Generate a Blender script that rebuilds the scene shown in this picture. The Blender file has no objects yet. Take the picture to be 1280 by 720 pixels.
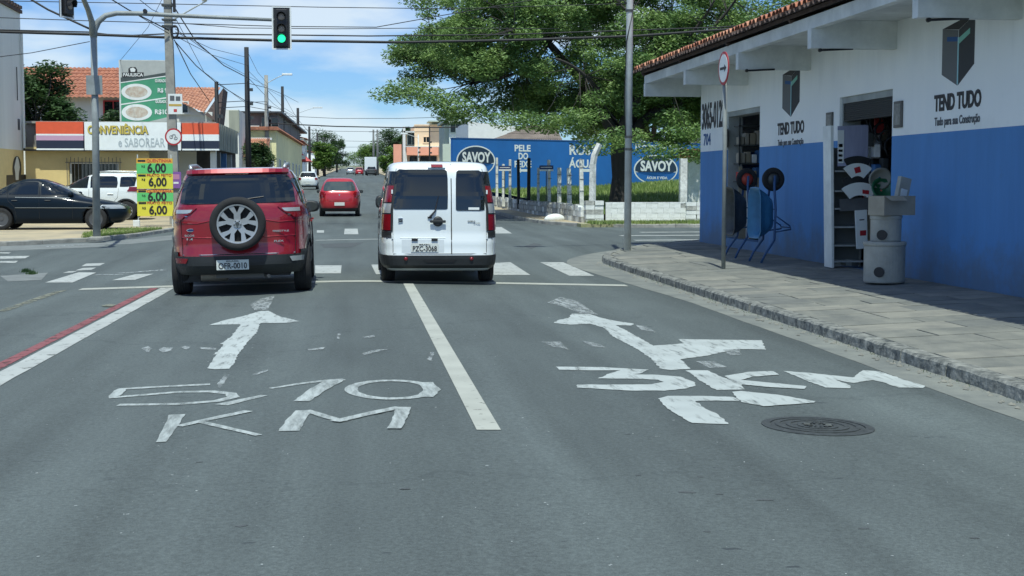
import bpy, bmesh, math, random
import numpy as np
from mathutils import Vector, Matrix
random.seed(7); RNG = np.random.default_rng(7)
S = bpy.context.scene
COL = S.collection
PI = math.pi
# ------------------------------------------------------------------ camera
FPX = 1760.0; CAMH = 1.5
CAM_YAW = math.radians(6.4645); CAM_PITCH = math.radians(4.3539)
cd = bpy.data.cameras.new("camera"); cam = bpy.data.objects.new("camera", cd); COL.objects.link(cam)
cd.sensor_width = 36.0; cd.lens = FPX / 1280 * 36.0; cd.clip_start = 0.1; cd.clip_end = 5000
cam.location = (0, 0, CAMH); cam.rotation_euler = (PI / 2 - CAM_PITCH, 0, -CAM_YAW)
S.camera = cam
# ------------------------------------------------------------------ sky, sun, exposure
SUN_EL = math.radians(65); SUN_AZ = math.radians(186)     # azimuth clockwise from +Y
w = bpy.data.worlds.new("World"); S.world = w; w.use_nodes = True
nt = w.node_tree; nt.nodes.clear()
def N(t, **k):
    n = nt.nodes.new(t)
    for a, b in k.items(): setattr(n, a, b)
    return n
sky = N('ShaderNodeTexSky', sky_type='NISHITA', sun_disc=False, sun_elevation=SUN_EL, sun_rotation=SUN_AZ,
        air_density=1.0, dust_density=0.15, ozone_density=2.5, altitude=0)
bg = N('ShaderNodeBackground'); out = N('ShaderNodeOutputWorld')
geo = N('ShaderNodeTexCoord'); mp = N('ShaderNodeMapping'); mp.inputs['Scale'].default_value = (3.0, 3.0, 11.0)
mp.inputs['Location'].default_value = (0.35, 0.2, 0.15)
n1 = N('ShaderNodeTexNoise'); n1.inputs['Scale'].default_value = 1.5; n1.inputs['Detail'].default_value = 8; n1.inputs['Roughness'].default_value = 0.52
rp = N('ShaderNodeValToRGB'); rp.color_ramp.elements[0].position = 0.46; rp.color_ramp.elements[1].position = 0.62
mix = N('ShaderNodeMix', data_type='RGBA'); mix.inputs['B'].default_value = (3.3, 3.7, 3.9, 1)
tint = N('ShaderNodeMix', data_type='RGBA', blend_type='MULTIPLY'); tint.inputs['Factor'].default_value = 1
tint.inputs['B'].default_value = (0.235, 0.355, 0.53, 1)
nt.links.new(geo.outputs['Generated'], mp.inputs['Vector']); nt.links.new(mp.outputs[0], n1.inputs['Vector'])
nt.links.new(n1.outputs['Fac'], rp.inputs['Fac'])
mul = N('ShaderNodeMath', operation='MULTIPLY'); mul.inputs[1].default_value = 0.75
nt.links.new(rp.outputs['Color'], mul.inputs[0]); nt.links.new(mul.outputs[0], mix.inputs['Factor'])
nt.links.new(sky.outputs[0], tint.inputs['A']); nt.links.new(tint.outputs['Result'], mix.inputs['A'])
nt.links.new(mix.outputs['Result'], bg.inputs['Color']); bg.inputs['Strength'].default_value = 0.15
nt.links.new(bg.outputs[0], out.inputs[0])
sd = bpy.data.lights.new("sun", 'SUN'); sun = bpy.data.objects.new("sun", sd); COL.objects.link(sun)
sd.energy = 2.65; sd.angle = math.radians(0.5); sd.color = (0.97, 1.0, 0.90)
sv = Vector((math.sin(SUN_AZ) * math.cos(SUN_EL), math.cos(SUN_AZ) * math.cos(SUN_EL), math.sin(SUN_EL)))
sun.rotation_euler = sv.to_track_quat('Z', 'Y').to_euler()
S.view_settings.view_transform = 'Standard'; S.view_settings.look = 'None'
S.view_settings.gamma = 1; S.view_settings.exposure = 0.74
# ------------------------------------------------------------------ measuring the place
_F = Vector((math.sin(CAM_YAW) * math.cos(CAM_PITCH), math.cos(CAM_YAW) * math.cos(CAM_PITCH), -math.sin(CAM_PITCH)))
_R = Vector((math.cos(CAM_YAW), -math.sin(CAM_YAW), 0)); _U = _R.cross(_F)
def sstep(a, b, x):
    t = min(1, max(0, (x - a) / (b - a))); return t * t * (3 - 2 * t)
def gz(X, Y):
    """height of the carriageway: cambered before the junction, rising gently after it"""
    c = -0.026 * (min(math.sqrt(X * X + 0.25), 5.0) - 0.5) * (1 - sstep(25, 34, Y))
    if Y < 40: r = 0
    elif Y < 60: r = 0.0115 * (Y - 40) ** 2 / 40
    else: r = 0.0115 * (Y - 50)
    return c + r
def ray(x, y): return _F + _R * ((x - 640) / FPX) - _U * ((y - 360) / FPX)
def G(x, y, dz=0.0):
    r = ray(x, y); z = dz
    for _ in range(25):
        t = (z - CAMH) / r.z; z = gz(r.x * t, r.y * t) + dz
    return Vector((r.x * t, r.y * t, z))
def AY(x, y, Y):
    r = ray(x, y); t = Y / r.y; return Vector((r.x * t, Y, CAMH + r.z * t))
def AX(x, y, X):
    r = ray(x, y); t = X / r.x; return Vector((X, r.y * t, CAMH + r.z * t))
# ------------------------------------------------------------------ materials
def mat(name, color, rough=0.8, metal=0.0, var=0.0, vscale=3.0, var2=None, bump=0.0, bscale=40.0, spec=None, coat=0.0, emit=None, streak=False, trans=0.0):
    m = bpy.data.materials.new(name); m.use_nodes = True
    t = m.node_tree; b = t.nodes['Principled BSDF']
    c = tuple(color) + (1,)
    b.inputs['Base Color'].default_value = c; b.inputs['Roughness'].default_value = rough; b.inputs['Metallic'].default_value = metal
    if spec is not None: b.inputs['Specular IOR Level'].default_value = spec
    if coat: b.inputs['Coat Weight'].default_value = coat; b.inputs['Coat Roughness'].default_value = 0.06
    if emit: b.inputs['Emission Color'].default_value = tuple(emit[0]) + (1,); b.inputs['Emission Strength'].default_value = emit[1]
    if trans: b.inputs['Transmission Weight'].default_value = trans
    tc = t.nodes.new('ShaderNodeTexCoord')
    if var or var2:
        n = t.nodes.new('ShaderNodeTexNoise'); n.inputs['Scale'].default_value = vscale; n.inputs['Detail'].default_value = 9; n.inputs['Roughness'].default_value = 0.65
        src = tc.outputs['Object']
        if streak:
            mpn = t.nodes.new('ShaderNodeMapping'); mpn.inputs['Scale'].default_value = (1, 1, 0.12) if streak is True else streak
            t.links.new(src, mpn.inputs['Vector']); src = mpn.outputs[0]
        t.links.new(src, n.inputs['Vector'])
        r = t.nodes.new('ShaderNodeValToRGB'); r.color_ramp.elements[0].position = 0.34; r.color_ramp.elements[1].position = 0.68
        d = tuple(x * (1 - var) for x in color) if var2 is None else var2
        r.color_ramp.elements[0].color = tuple(d) + (1,)
        r.color_ramp.elements[1].color = tuple(min(1, x * (1 + var * 0.4)) for x in color) + (1,) if var2 is None else c
        t.links.new(n.outputs['Fac'], r.inputs['Fac']); t.links.new(r.outputs['Color'], b.inputs['Base Color'])
    if bump:
        n2 = t.nodes.new('ShaderNodeTexNoise'); n2.inputs['Scale'].default_value = bscale; n2.inputs['Detail'].default_value = 6
        bp = t.nodes.new('ShaderNodeBump'); bp.inputs['Strength'].default_value = bump; bp.inputs['Distance'].default_value = 0.02
        t.links.new(tc.outputs['Object'], n2.inputs['Vector']); t.links.new(n2.outputs['Fac'], bp.inputs['Height']); t.links.new(bp.outputs[0], b.inputs['Normal'])
    return m
def asphalt_mat():
    m = bpy.data.materials.new('asphalt'); m.use_nodes = True; t = m.node_tree; b = t.nodes['Principled BSDF']; L = t.links.new
    tc = t.nodes.new('ShaderNodeTexCoord')
    def noise(sc, det, rough, mapping=None):
        n = t.nodes.new('ShaderNodeTexNoise'); n.inputs['Scale'].default_value = sc; n.inputs['Detail'].default_value = det; n.inputs['Roughness'].default_value = rough
        if mapping:
            q = t.nodes.new('ShaderNodeMapping'); q.inputs['Scale'].default_value = mapping; L(tc.outputs['Object'], q.inputs[0]); L(q.outputs[0], n.inputs[0])
        else: L(tc.outputs['Object'], n.inputs[0])
        return n
    def ramp(n, e):
        r = t.nodes.new('ShaderNodeValToRGB'); cr = r.color_ramp
        while len(cr.elements) < len(e): cr.elements.new(0.5)
        for k, (p, c) in enumerate(e): cr.elements[k].position = p; cr.elements[k].color = (c[0], c[1], c[2], 1) if isinstance(c, tuple) else (c, c, c, 1)
        L(n.outputs[0], r.inputs[0]); return r
    def mixm(a, b_, bt, f):
        q = t.nodes.new('ShaderNodeMix'); q.data_type = 'RGBA'; q.blend_type = bt
        if isinstance(f, float): q.inputs['Factor'].default_value = f
        else: L(f, q.inputs['Factor'])
        L(a, q.inputs['A'])
        if isinstance(b_, tuple): q.inputs['B'].default_value = b_ + (1,)
        else: L(b_, q.inputs['B'])
        return q.outputs['Result']
    base = ramp(noise(0.35, 6, 0.6, (1.4, 0.5, 1)), [(0.3, (0.083, 0.101, 0.101)), (0.55, (0.101, 0.123, 0.122)), (0.75, (0.121, 0.147, 0.145))]).outputs[0]
    streaks = ramp(noise(2.2, 5, 0.6, (1.0, 0.08, 1)), [(0.3, 0.84), (0.7, 1.08)]).outputs[0]
    c = mixm(base, streaks, 'MULTIPLY', 1.0)
    c = mixm(c, ramp(noise(1.5, 3, 0.5, (1.0, 0.015, 1)), [(0.32, 0.84), (0.66, 1.10)]).outputs[0], 'MULTIPLY', 1.0)
    grain = ramp(noise(170, 3, 0.7), [(0.3, 0.74), (0.7, 1.26)]).outputs[0]
    c = mixm(c, grain, 'MULTIPLY', 1.0)
    c = mixm(c, ramp(noise(38, 4, 0.75), [(0.32, 0.74), (0.68, 1.24)]).outputs[0], 'MULTIPLY', 1.0)
    spots = ramp(noise(5.5, 3, 0.5, (1, 2.6, 1)), [(0.255, 0.0), (0.285, 1.0)]).outputs[0]
    q = t.nodes.new('ShaderNodeMix'); q.data_type = 'RGBA'; L(spots, q.inputs['Factor']); q.inputs['A'].default_value = (0.045, 0.055, 0.06, 1); L(c, q.inputs['B']); c = q.outputs['Result']
    flecks = ramp(noise(34, 2, 0.4), [(0.775, 0.0), (0.79, 1.0)]).outputs[0]
    c = mixm(c, (0.42, 0.46, 0.46), 'MIX', flecks)
    # fine cracks
    vo = t.nodes.new('ShaderNodeTexVoronoi'); vo.feature = 'DISTANCE_TO_EDGE'; vo.inputs['Scale'].default_value = 0.22
    wv = noise(1.3, 4, 0.6); add = t.nodes.new('ShaderNodeVectorMath'); add.operation = 'MULTIPLY_ADD'
    L(wv.outputs['Color'], add.inputs[0]); add.inputs[1].default_value = (1.6, 1.6, 0); L(tc.outputs['Object'], add.inputs[2]); L(add.outputs[0], vo.inputs['Vector'])
    cr = ramp(vo, [(0.0, 1.0), (0.005, 0.0)]); c = mixm(c, (0.04, 0.05, 0.052), 'MIX', mixm(cr.outputs[0], (0.32, 0.32, 0.32), 'MULTIPLY', 1.0))
    L(c, b.inputs['Base Color']); b.inputs['Roughness'].default_value = 0.82; b.inputs['Specular IOR Level'].default_value = 0.35
    bp = t.nodes.new('ShaderNodeBump'); bp.inputs['Strength'].default_value = 0.5; bp.inputs['Distance'].default_value = 0.01
    L(noise(120, 3, 0.7).outputs[0], bp.inputs['Height']); L(bp.outputs[0], b.inputs['Normal'])
    return m
def paint_mat(name, col, wear=0.42, sc=7.0, stretch=(1, 1, 1), soft=0.10):
    """road paint, worn through so that the asphalt below shows"""
    m = bpy.data.materials.new(name); m.use_nodes = True; t = m.node_tree; b = t.nodes['Principled BSDF']; L = t.links.new
    tc = t.nodes.new('ShaderNodeTexCoord'); q = t.nodes.new('ShaderNodeMapping'); q.inputs['Scale'].default_value = stretch; q.inputs['Rotation'].default_value = (0, 0, 0.5); L(tc.outputs['Object'], q.inputs[0])
    n = t.nodes.new('ShaderNodeTexNoise'); n.inputs['Scale'].default_value = sc; n.inputs['Detail'].default_value = 9; n.inputs['Roughness'].default_value = 0.62; L(q.outputs[0], n.inputs[0])
    r = t.nodes.new('ShaderNodeValToRGB'); r.color_ramp.elements[0].position = wear - soft; r.color_ramp.elements[0].color = (0, 0, 0, 1); r.color_ramp.elements[1].position = wear + soft * 0.5; r.color_ramp.elements[1].color = (1, 1, 1, 1); L(n.outputs[0], r.inputs[0])
    n3 = t.nodes.new('ShaderNodeTexNoise'); n3.inputs['Scale'].default_value = 2.3; n3.inputs['Detail'].default_value = 6; L(tc.outputs['Object'], n3.inputs[0])
    c = t.nodes.new('ShaderNodeValToRGB'); c.color_ramp.elements[0].position = 0.3; c.color_ramp.elements[1].position = 0.7; c.color_ramp.elements[0].color = tuple(x * 0.8 for x in col) + (1,); c.color_ramp.elements[1].color = tuple(col) + (1,)
    L(n3.outputs[0], c.inputs[0]); L(c.outputs[0], b.inputs['Base Color']); b.inputs['Roughness'].default_value = 0.75
    tr = t.nodes.new('ShaderNodeBsdfTransparent'); mx = t.nodes.new('ShaderNodeMixShader'); L(r.outputs[0], mx.inputs[0]); L(tr.outputs[0], mx.inputs[1]); L(b.outputs[0], mx.inputs[2]); L(mx.outputs[0], t.nodes['Material Output'].inputs[0])
    return m
def leaf_mat(name, a, b_, sc=0.9):
    m = bpy.data.materials.new(name); m.use_nodes = True; t = m.node_tree; b = t.nodes['Principled BSDF']; L = t.links.new
    tc = t.nodes.new('ShaderNodeTexCoord'); n = t.nodes.new('ShaderNodeTexNoise'); n.inputs['Scale'].default_value = sc; n.inputs['Detail'].default_value = 5
    L(tc.outputs['Object'], n.inputs[0]); r = t.nodes.new('ShaderNodeValToRGB')
    r.color_ramp.elements[0].position = 0.35; r.color_ramp.elements[1].position = 0.68
    r.color_ramp.elements[0].color = a + (1,); r.color_ramp.elements[1].color = b_ + (1,)
    L(n.outputs[0], r.inputs[0]); L(r.outputs[0], b.inputs['Base Color']); b.inputs['Roughness'].default_value = 0.55
    tr = t.nodes.new('ShaderNodeBsdfTranslucent'); L(r.outputs[0], tr.inputs[0]); mx = t.nodes.new('ShaderNodeMixShader'); mx.inputs[0].default_value = 0.3
    L(b.outputs[0], mx.inputs[1]); L(tr.outputs[0], mx.inputs[2]); L(mx.outputs[0], t.nodes['Material Output'].inputs[0])
    return m
MT = {}
def mm(k, *a, **kw):
    if k not in MT: MT[k] = mat(k, *a, **kw)
    return MT[k]
MT['asphalt'] = asphalt_mat()
MT['paint_white'] = paint_mat('paint_white', (0.42, 0.45, 0.43), 0.38, 9)
MT['paint_hand'] = paint_mat('paint_hand', (0.44, 0.49, 0.48), 0.375, 11, (1.6, .3, 1), 0.2)
MT['paint_brush'] = paint_mat('paint_brush', (0.42, 0.47, 0.46), 0.45, 10, (1.6, .25, 1), 0.28)
MT['paint_faint'] = paint_mat('paint_faint', (0.34, 0.38, 0.38), 0.53, 13, (1.5, .3, 1), 0.22)
MT['paint_line'] = paint_mat('paint_line', (0.42, 0.44, 0.39), 0.34, 12)
MT['paint_red'] = paint_mat('paint_red', (0.25, 0.085, 0.09), 0.42, 9)
MT['paint_yellow'] = paint_mat('paint_yellow', (0.20, 0.21, 0.16), 0.50, 6)
mm('kerb_stone', (0.32, 0.33, 0.30), 0.95, var2=(0.05, 0.06, 0.06), vscale=9, bump=1.0, bscale=22)
mm('paving', (0.225, 0.23, 0.20), 0.92, var2=(0.125, 0.135, 0.125), vscale=2.6, bump=0.7, bscale=16, streak=(1, 0.5, 1))
mm('paving_pale', (0.265, 0.265, 0.225), 0.92, var2=(0.16, 0.165, 0.15), vscale=2.3, bump=0.5, bscale=16)
mm('paving_dark', (0.19, 0.20, 0.18), 0.92, var2=(0.115, 0.125, 0.12), vscale=2.1, bump=0.5, bscale=16)
mm('mortar', (0.24, 0.245, 0.21), 0.95, var=0.3, vscale=4, bump=0.6)
mm('gutter', (0.225, 0.24, 0.215), 0.95, var2=(0.13, 0.145, 0.14), vscale=1.6, bump=0.5, bscale=25)
mm('sand', (0.52, 0.43, 0.27), 0.95, var2=(0.30, 0.27, 0.20), vscale=0.9, bump=0.5, bscale=14)
mm('soil', (0.28, 0.26, 0.19), 0.95, var2=(0.12, 0.15, 0.06), vscale=1.2, bump=0.6, bscale=12)
mm('ground', (0.25, 0.24, 0.18), 0.95, var2=(0.10, 0.14, 0.06), vscale=0.1)
mm('wall_white', (0.93, 0.95, 0.92), 0.85, var2=(0.86, 0.89, 0.88), vscale=1.0, bump=0.15, bscale=8, streak=True)
mm('wall_blue', (0.075, 0.25, 0.56), 0.7, var=0.16, vscale=1.4, bump=0.15, bscale=8, streak=True)
mm('concrete_white', (0.80, 0.83, 0.80), 0.85, var2=(0.55, 0.58, 0.56), vscale=1.6, bump=0.2, bscale=12)
mm('concrete', (0.36, 0.36, 0.32), 0.9, var2=(0.22, 0.22, 0.20), vscale=2.5, bump=0.3, bscale=15)
mm('concrete_ring', (0.40, 0.40, 0.35), 0.9, var=0.2, vscale=4, bump=0.3, bscale=25)
mm('galvanised', (0.60, 0.64, 0.62), 0.6, 0.1, var=0.2, vscale=4)
mm('pole_grey', (0.27, 0.30, 0.295), 0.6, 0.1, var=0.25, vscale=4)
mm('tile', (0.50, 0.20, 0.11), 0.85, var2=(0.22, 0.09, 0.06), vscale=3.5, bump=0.3)
mm('tile_pale', (0.60, 0.30, 0.18), 0.85, var2=(0.32, 0.15, 0.10), vscale=3.5, bump=0.3)
mm('tile_dark', (0.10, 0.07, 0.06), 0.9, var=0.4, vscale=5)
mm('black', (0.015, 0.016, 0.018), 0.5)
mm('black_plastic', (0.022, 0.026, 0.028), 0.55, var=0.2, vscale=8)
mm('rubber', (0.018, 0.019, 0.02), 0.85, var=0.3, vscale=20)
mm('glass_dark', (0.008, 0.012, 0.014), 0.04, spec=0.8)
mm('glass_house', (0.03, 0.045, 0.05), 0.12, spec=0.7)
mm('chrome', (0.7, 0.72, 0.73), 0.18, 0.95)
mm('alloy', (0.40, 0.42, 0.43), 0.35, 0.5)
mm('steel_dark', (0.08, 0.09, 0.09), 0.5, 0.5)
mm('car_red', (0.27, 0.006, 0.015), 0.28, 0.2, coat=1.0)
mm('car_red_bright', (0.46, 0.02, 0.03), 0.3, 0.1, coat=1.0)
mm('car_white', (0.70, 0.76, 0.77), 0.28, coat=1.0)
mm('car_silver', (0.45, 0.50, 0.52), 0.3, 0.5, coat=1.0)
mm('car_navy', (0.004, 0.011, 0.020), 0.4, coat=0.12, spec=0.12)
mm('lamp_red', (0.20, 0.006, 0.012), 0.2, coat=0.6)
mm('lamp_dark_red', (0.16, 0.006, 0.012), 0.12, coat=1.0)
mm('lamp_clear', (0.42, 0.45, 0.45), 0.2, 0.3, coat=1.0)
mm('plate_white', (0.62, 0.66, 0.62), 0.5)
mm('ink', (0.02, 0.02, 0.022), 0.6)
mm('ink_grey', (0.10, 0.11, 0.12), 0.7)
mm('exhaust', (0.25, 0.23, 0.20), 0.6, 0.6, var=0.3)
mm('cable', (0.012, 0.014, 0.016), 0.6)
mm('sign_white', (0.74, 0.78, 0.76), 0.5, var=0.08)
mm('sign_red', (0.42, 0.02, 0.03), 0.5)
mm('green_lit', (0.02, 0.4, 0.2), 0.3, emit=((0.02, 0.85, 0.35), 1.1))
mm('lens_off', (0.32, 0.27, 0.22), 0.35)
mm('bark', (0.055, 0.05, 0.045), 0.95, var=0.4, vscale=6, bump=0.8, bscale=12, streak=True)
mm('bark_pale', (0.16, 0.14, 0.11), 0.95, var=0.4, vscale=6, bump=0.8, bscale=12, streak=True)
MT['leaf_acacia'] = leaf_mat('leaf_acacia', (0.10, 0.20, 0.06), (0.25, 0.37, 0.11), 1.6)
MT['leaf_dark'] = leaf_mat('leaf_dark', (0.030, 0.075, 0.025), (0.075, 0.14, 0.04), 1.0)
MT['leaf_light'] = leaf_mat('leaf_light', (0.08, 0.17, 0.035), (0.20, 0.32, 0.06), 1.0)
MT['grass'] = leaf_mat('grass', (0.13, 0.22, 0.05), (0.30, 0.37, 0.12), 0.8)
mm('turf', (0.22, 0.30, 0.09), 0.95, var2=(0.12, 0.19, 0.05), vscale=1.5, bump=0.6, bscale=10)
def weather(name, zb, dirt, amt=0.5, top=None):
    """splash dirt in patches along the foot of a wall and run-off streaks under its top"""
    m = MT[name]; t = m.node_tree; b = t.nodes['Principled BSDF']; L = t.links.new; src = b.inputs['Base Color'].links[0].from_socket
    tc = t.nodes.new('ShaderNodeTexCoord'); sp_ = t.nodes.new('ShaderNodeSeparateXYZ'); L(tc.outputs['Object'], sp_.inputs[0])
    def band(z0, z1, mp_, sc, a):
        mr = t.nodes.new('ShaderNodeMapRange'); mr.inputs['From Min'].default_value = z0; mr.inputs['From Max'].default_value = z1; mr.inputs['To Min'].default_value = 0.55; mr.inputs['To Max'].default_value = 0.0; L(sp_.outputs['Z'], mr.inputs['Value'])
        q = t.nodes.new('ShaderNodeMapping'); q.inputs['Scale'].default_value = mp_; L(tc.outputs['Object'], q.inputs[0]); n = t.nodes.new('ShaderNodeTexNoise'); n.inputs['Scale'].default_value = sc; n.inputs['Detail'].default_value = 8; n.inputs['Roughness'].default_value = 0.7; L(q.outputs[0], n.inputs[0])
        ad = t.nodes.new('ShaderNodeMath'); ad.operation = 'ADD'; L(mr.outputs[0], ad.inputs[0]); L(n.outputs[0], ad.inputs[1])
        r = t.nodes.new('ShaderNodeValToRGB'); r.color_ramp.elements[0].position = 0.62; r.color_ramp.elements[1].position = 1.0; r.color_ramp.elements[1].color = (a, a, a, 1); L(ad.outputs[0], r.inputs[0]); return r.outputs[0]
    for args in [(zb, zb + 0.9, (1, 1, 1), 2.2, amt)] + ([(top, top - 0.8, (1, 1, .08), 3.0, amt * .8)] if top else []):
        f = band(*args); mx = t.nodes.new('ShaderNodeMix'); mx.data_type = 'RGBA'; L(f, mx.inputs['Factor']); L(src, mx.inputs['A']); mx.inputs['B'].default_value = dirt + (1,); src = mx.outputs['Result']
    L(src, b.inputs['Base Color'])
weather('wall_blue', 0.1, (0.10, 0.14, 0.17), 0.7); weather('wall_white', 1.6, (0.38, 0.41, 0.40), 0.25, 3.75)
# ------------------------------------------------------------------ mesh helpers
class B:
    """collects geometry for ONE object"""
    def __init__(s): s.v = []; s.f = []; s.m = []
    def add(s, vs, fs, mi=0):
        o = len(s.v); s.v += [tuple(p) for p in vs]
        s.f += [tuple(i + o for i in f) for f in fs]; s.m += [mi] * len(fs); return s
    def box(s, x0, x1, y0, y1, z0, z1, mi=0):
        return s.add([(x0, y0, z0), (x1, y0, z0), (x1, y1, z0), (x0, y1, z0), (x0, y0, z1), (x1, y0, z1), (x1, y1, z1), (x0, y1, z1)],
                     [(0, 3, 2, 1), (4, 5, 6, 7), (0, 1, 5, 4), (1, 2, 6, 5), (2, 3, 7, 6), (3, 0, 4, 7)], mi)
    def hexa(s, p, mi=0):
        return s.add(p, [(0, 3, 2, 1), (4, 5, 6, 7), (0, 1, 5, 4), (1, 2, 6, 5), (2, 3, 7, 6), (3, 0, 4, 7)], mi)
    def prism(s, pts, d, mi=0):
        """polygon pts (3d, counter-clockwise seen from outside) pushed back by vector d"""
        n = len(pts); d = Vector(d); P = [Vector(p) for p in pts]; Q = [p + d for p in P]
        fs = [tuple(range(n)), tuple(range(2 * n - 1, n - 1, -1))] + [(i, n + i, n + (i + 1) % n, (i + 1) % n) for i in range(n)]
        return s.add(P + Q, fs, mi)
    def tube(s, path, r, n=8, mi=0, cap=True):
        P = [Vector(p) for p in path]; R = r if isinstance(r, (list, tuple)) else [r] * len(P); rings = []
        up = Vector((0, 0, 1))
        for i, p in enumerate(P):
            d = (P[min(i + 1, len(P) - 1)] - P[max(i - 1, 0)]).normalized()
            a = d.cross(up)
            if a.length < 0.05: a = d.cross(Vector((0, 1, 0)))
            a.normalize(); b = d.cross(a).normalized()
            rings.append([p + (a * math.cos(2 * PI * k / n) + b * math.sin(2 * PI * k / n)) * R[i] for k in range(n)])
        vs = [q for g in rings for q in g]; fs = []
        for i in range(len(P) - 1):
            for k in range(n): fs.append((i * n + k, i * n + (k + 1) % n, (i + 1) * n + (k + 1) % n, (i + 1) * n + k))
        if cap: fs += [tuple(range(n))[::-1], tuple(range((len(P) - 1) * n, len(P) * n))]
        return s.add(vs, fs, mi)
    def lathe(s, prof, axis='Z', c=(0, 0, 0), n=24, mi=0, cap=True):
        """prof: (radius, height along axis)"""
        vs = []; fs = []; c = Vector(c)
        for r, h in prof:
            for k in range(n):
                a = 2 * PI * k / n; u, v_ = r * math.cos(a), r * math.sin(a)
                vs.append(c + (Vector((u, v_, h)) if axis == 'Z' else Vector((u, h, v_)) if axis == 'Y' else Vector((h, u, v_))))
        for i in range(len(prof) - 1):
            for k in range(n): fs.append((i * n + k, i * n + (k + 1) % n, (i + 1) * n + (k + 1) % n, (i + 1) * n + k))
        if cap: fs += [tuple(range(n))[::-1], tuple(range((len(prof) - 1) * n, len(prof) * n))]
        return s.add(vs, fs, mi)
    def mesh(s, name, mats, smooth=False):
        me = bpy.data.meshes.new(name); me.from_pydata(s.v, [], s.f)
        for m in (mats if isinstance(mats, (list, tuple)) else [mats]): me.materials.append(MT[m] if isinstance(m, str) else m)
        if any(s.m): me.polygons.foreach_set('material_index', s.m)
        if smooth: me.polygons.foreach_set('use_smooth', [True] * len(me.polygons))
        me.update(); return me
    def obj(s, name, mats, parent=None, smooth=False, fix=True, bevel=0, **kw):
        me = s.mesh(name, mats, smooth)
        if fix:
            bm = bmesh.new(); bm.from_mesh(me); bmesh.ops.recalc_face_normals(bm, faces=bm.faces)
            if bevel: bmesh.ops.bevel(bm, geom=[e for e in bm.edges if e.is_manifold and e.calc_face_angle(0) > 0.5], offset=bevel, segments=2, affect='EDGES', profile=0.6)
            bm.to_mesh(me); bm.free()
        return link(name, me, parent, **kw)
def link(name, data, parent=None, loc=None, rot=None, **kw):
    o = bpy.data.objects.new(name, data); COL.objects.link(o)
    if parent: o.parent = parent
    if loc is not None: o.location = loc
    if rot is not None: o.rotation_euler = rot
    for k, v_ in kw.items(): o[k] = v_
    return o
def thing(name, label, cat, loc=(0, 0, 0), rz=0, group=None, rot=None):
    o = link(name, None, None, loc, rot or (0, 0, rz), label=label, category=cat)
    if group: o['group'] = group
    return o
def tag(o, label, cat, group=None):
    o['label'] = label; o['category'] = cat
    if group: o['group'] = group
    return o
def struct(o): o['kind'] = 'structure'; return o
def copy_tree(o, parent=None, loc=None, rz=None, label=None):
    c = o.copy(); COL.objects.link(c)
    if parent: c.parent = parent
    for ch in list(o.children): copy_tree(ch, c)
    if loc is not None: c.location = loc
    if rz is not None: c.rotation_euler = (0, 0, rz)
    if label: c['label'] = label
    return c
def text(s, mat_, parent, loc, rot, size, sx=1.0, bold=0.0, depth=0.003, name='lettering', align='CENTER', width=None):
    cu = bpy.data.curves.new(name, 'FONT'); cu.body = s; cu.size = size; cu.align_x = align; cu.align_y = 'CENTER'
    cu.offset = bold * size; cu.extrude = depth; cu.resolution_u = 3
    t = bpy.data.objects.new(name, cu); COL.objects.link(t); bpy.context.view_layer.update()
    me = bpy.data.meshes.new_from_object(t); COL.objects.unlink(t); bpy.data.objects.remove(t)
    if width:
        xs = [v_.co.x for v_ in me.vertices]; sx = width / (max(xs) - min(xs))
    for v_ in me.vertices: v_.co.x *= sx
    me.materials.clear(); me.materials.append(MT[mat_])
    return link(name, me, parent, loc, rot)
ORD = ['first', 'second', 'third', 'fourth', 'fifth', 'sixth', 'seventh', 'eighth', 'ninth', 'tenth', 'eleventh', 'twelfth']
FRONT = (PI / 2, 0, 0); WALLX = (PI / 2, 0, -PI / 2)
def arc(cx, cy, r, a0, a1, n): return [(cx + r * math.cos(a0 + (a1 - a0) * k / n), cy + r * math.sin(a0 + (a1 - a0) * k / n)) for k in range(n + 1)]
# ================================================================== GROUND AND ROADS
def grid(name, xs, ys, dz, m, parent=None, zf=gz, **kw):
    b = B(); nx = len(xs)
    for y in ys:
        for x in xs: b.v.append((x, y, zf(x, y) + dz))
    for j in range(len(ys) - 1):
        for i in range(nx - 1): b.f.append((j * nx + i, j * nx + i + 1, (j + 1) * nx + i + 1, (j + 1) * nx + i)); b.m.append(0)
    return b.obj(name, m, parent, smooth=True, fix=False, **kw)
def fr(a, b_, s): 
    n = max(1, int(round((b_ - a) / s))); return [a + (b_ - a) * k / n for k in range(n + 1)]
struct(grid('ground', [-2500, -800, -250, -90, -40] + fr(-20, 20, 2.5) + [40, 90, 250, 800, 2500], [-200, -60] + fr(-20, 80, 2.5) + [100, 150, 220, 320, 450, 650, 1000, 1600, 2600], -0.05, 'ground'))
road = struct(grid('road', [-90, -60, -40, -25, -16] + fr(-12, 12, 0.5) + [16, 25, 40, 60, 90], fr(-12, 50, 0.5), 0.0, 'asphalt'))
struct(grid('main_street', [-6.5, -4, -2, 0, 2, 4, 7.5], fr(50, 90, 2.5) + [110, 150, 200, 260, 350, 500, 700], 0.0, 'asphalt'))
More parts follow.
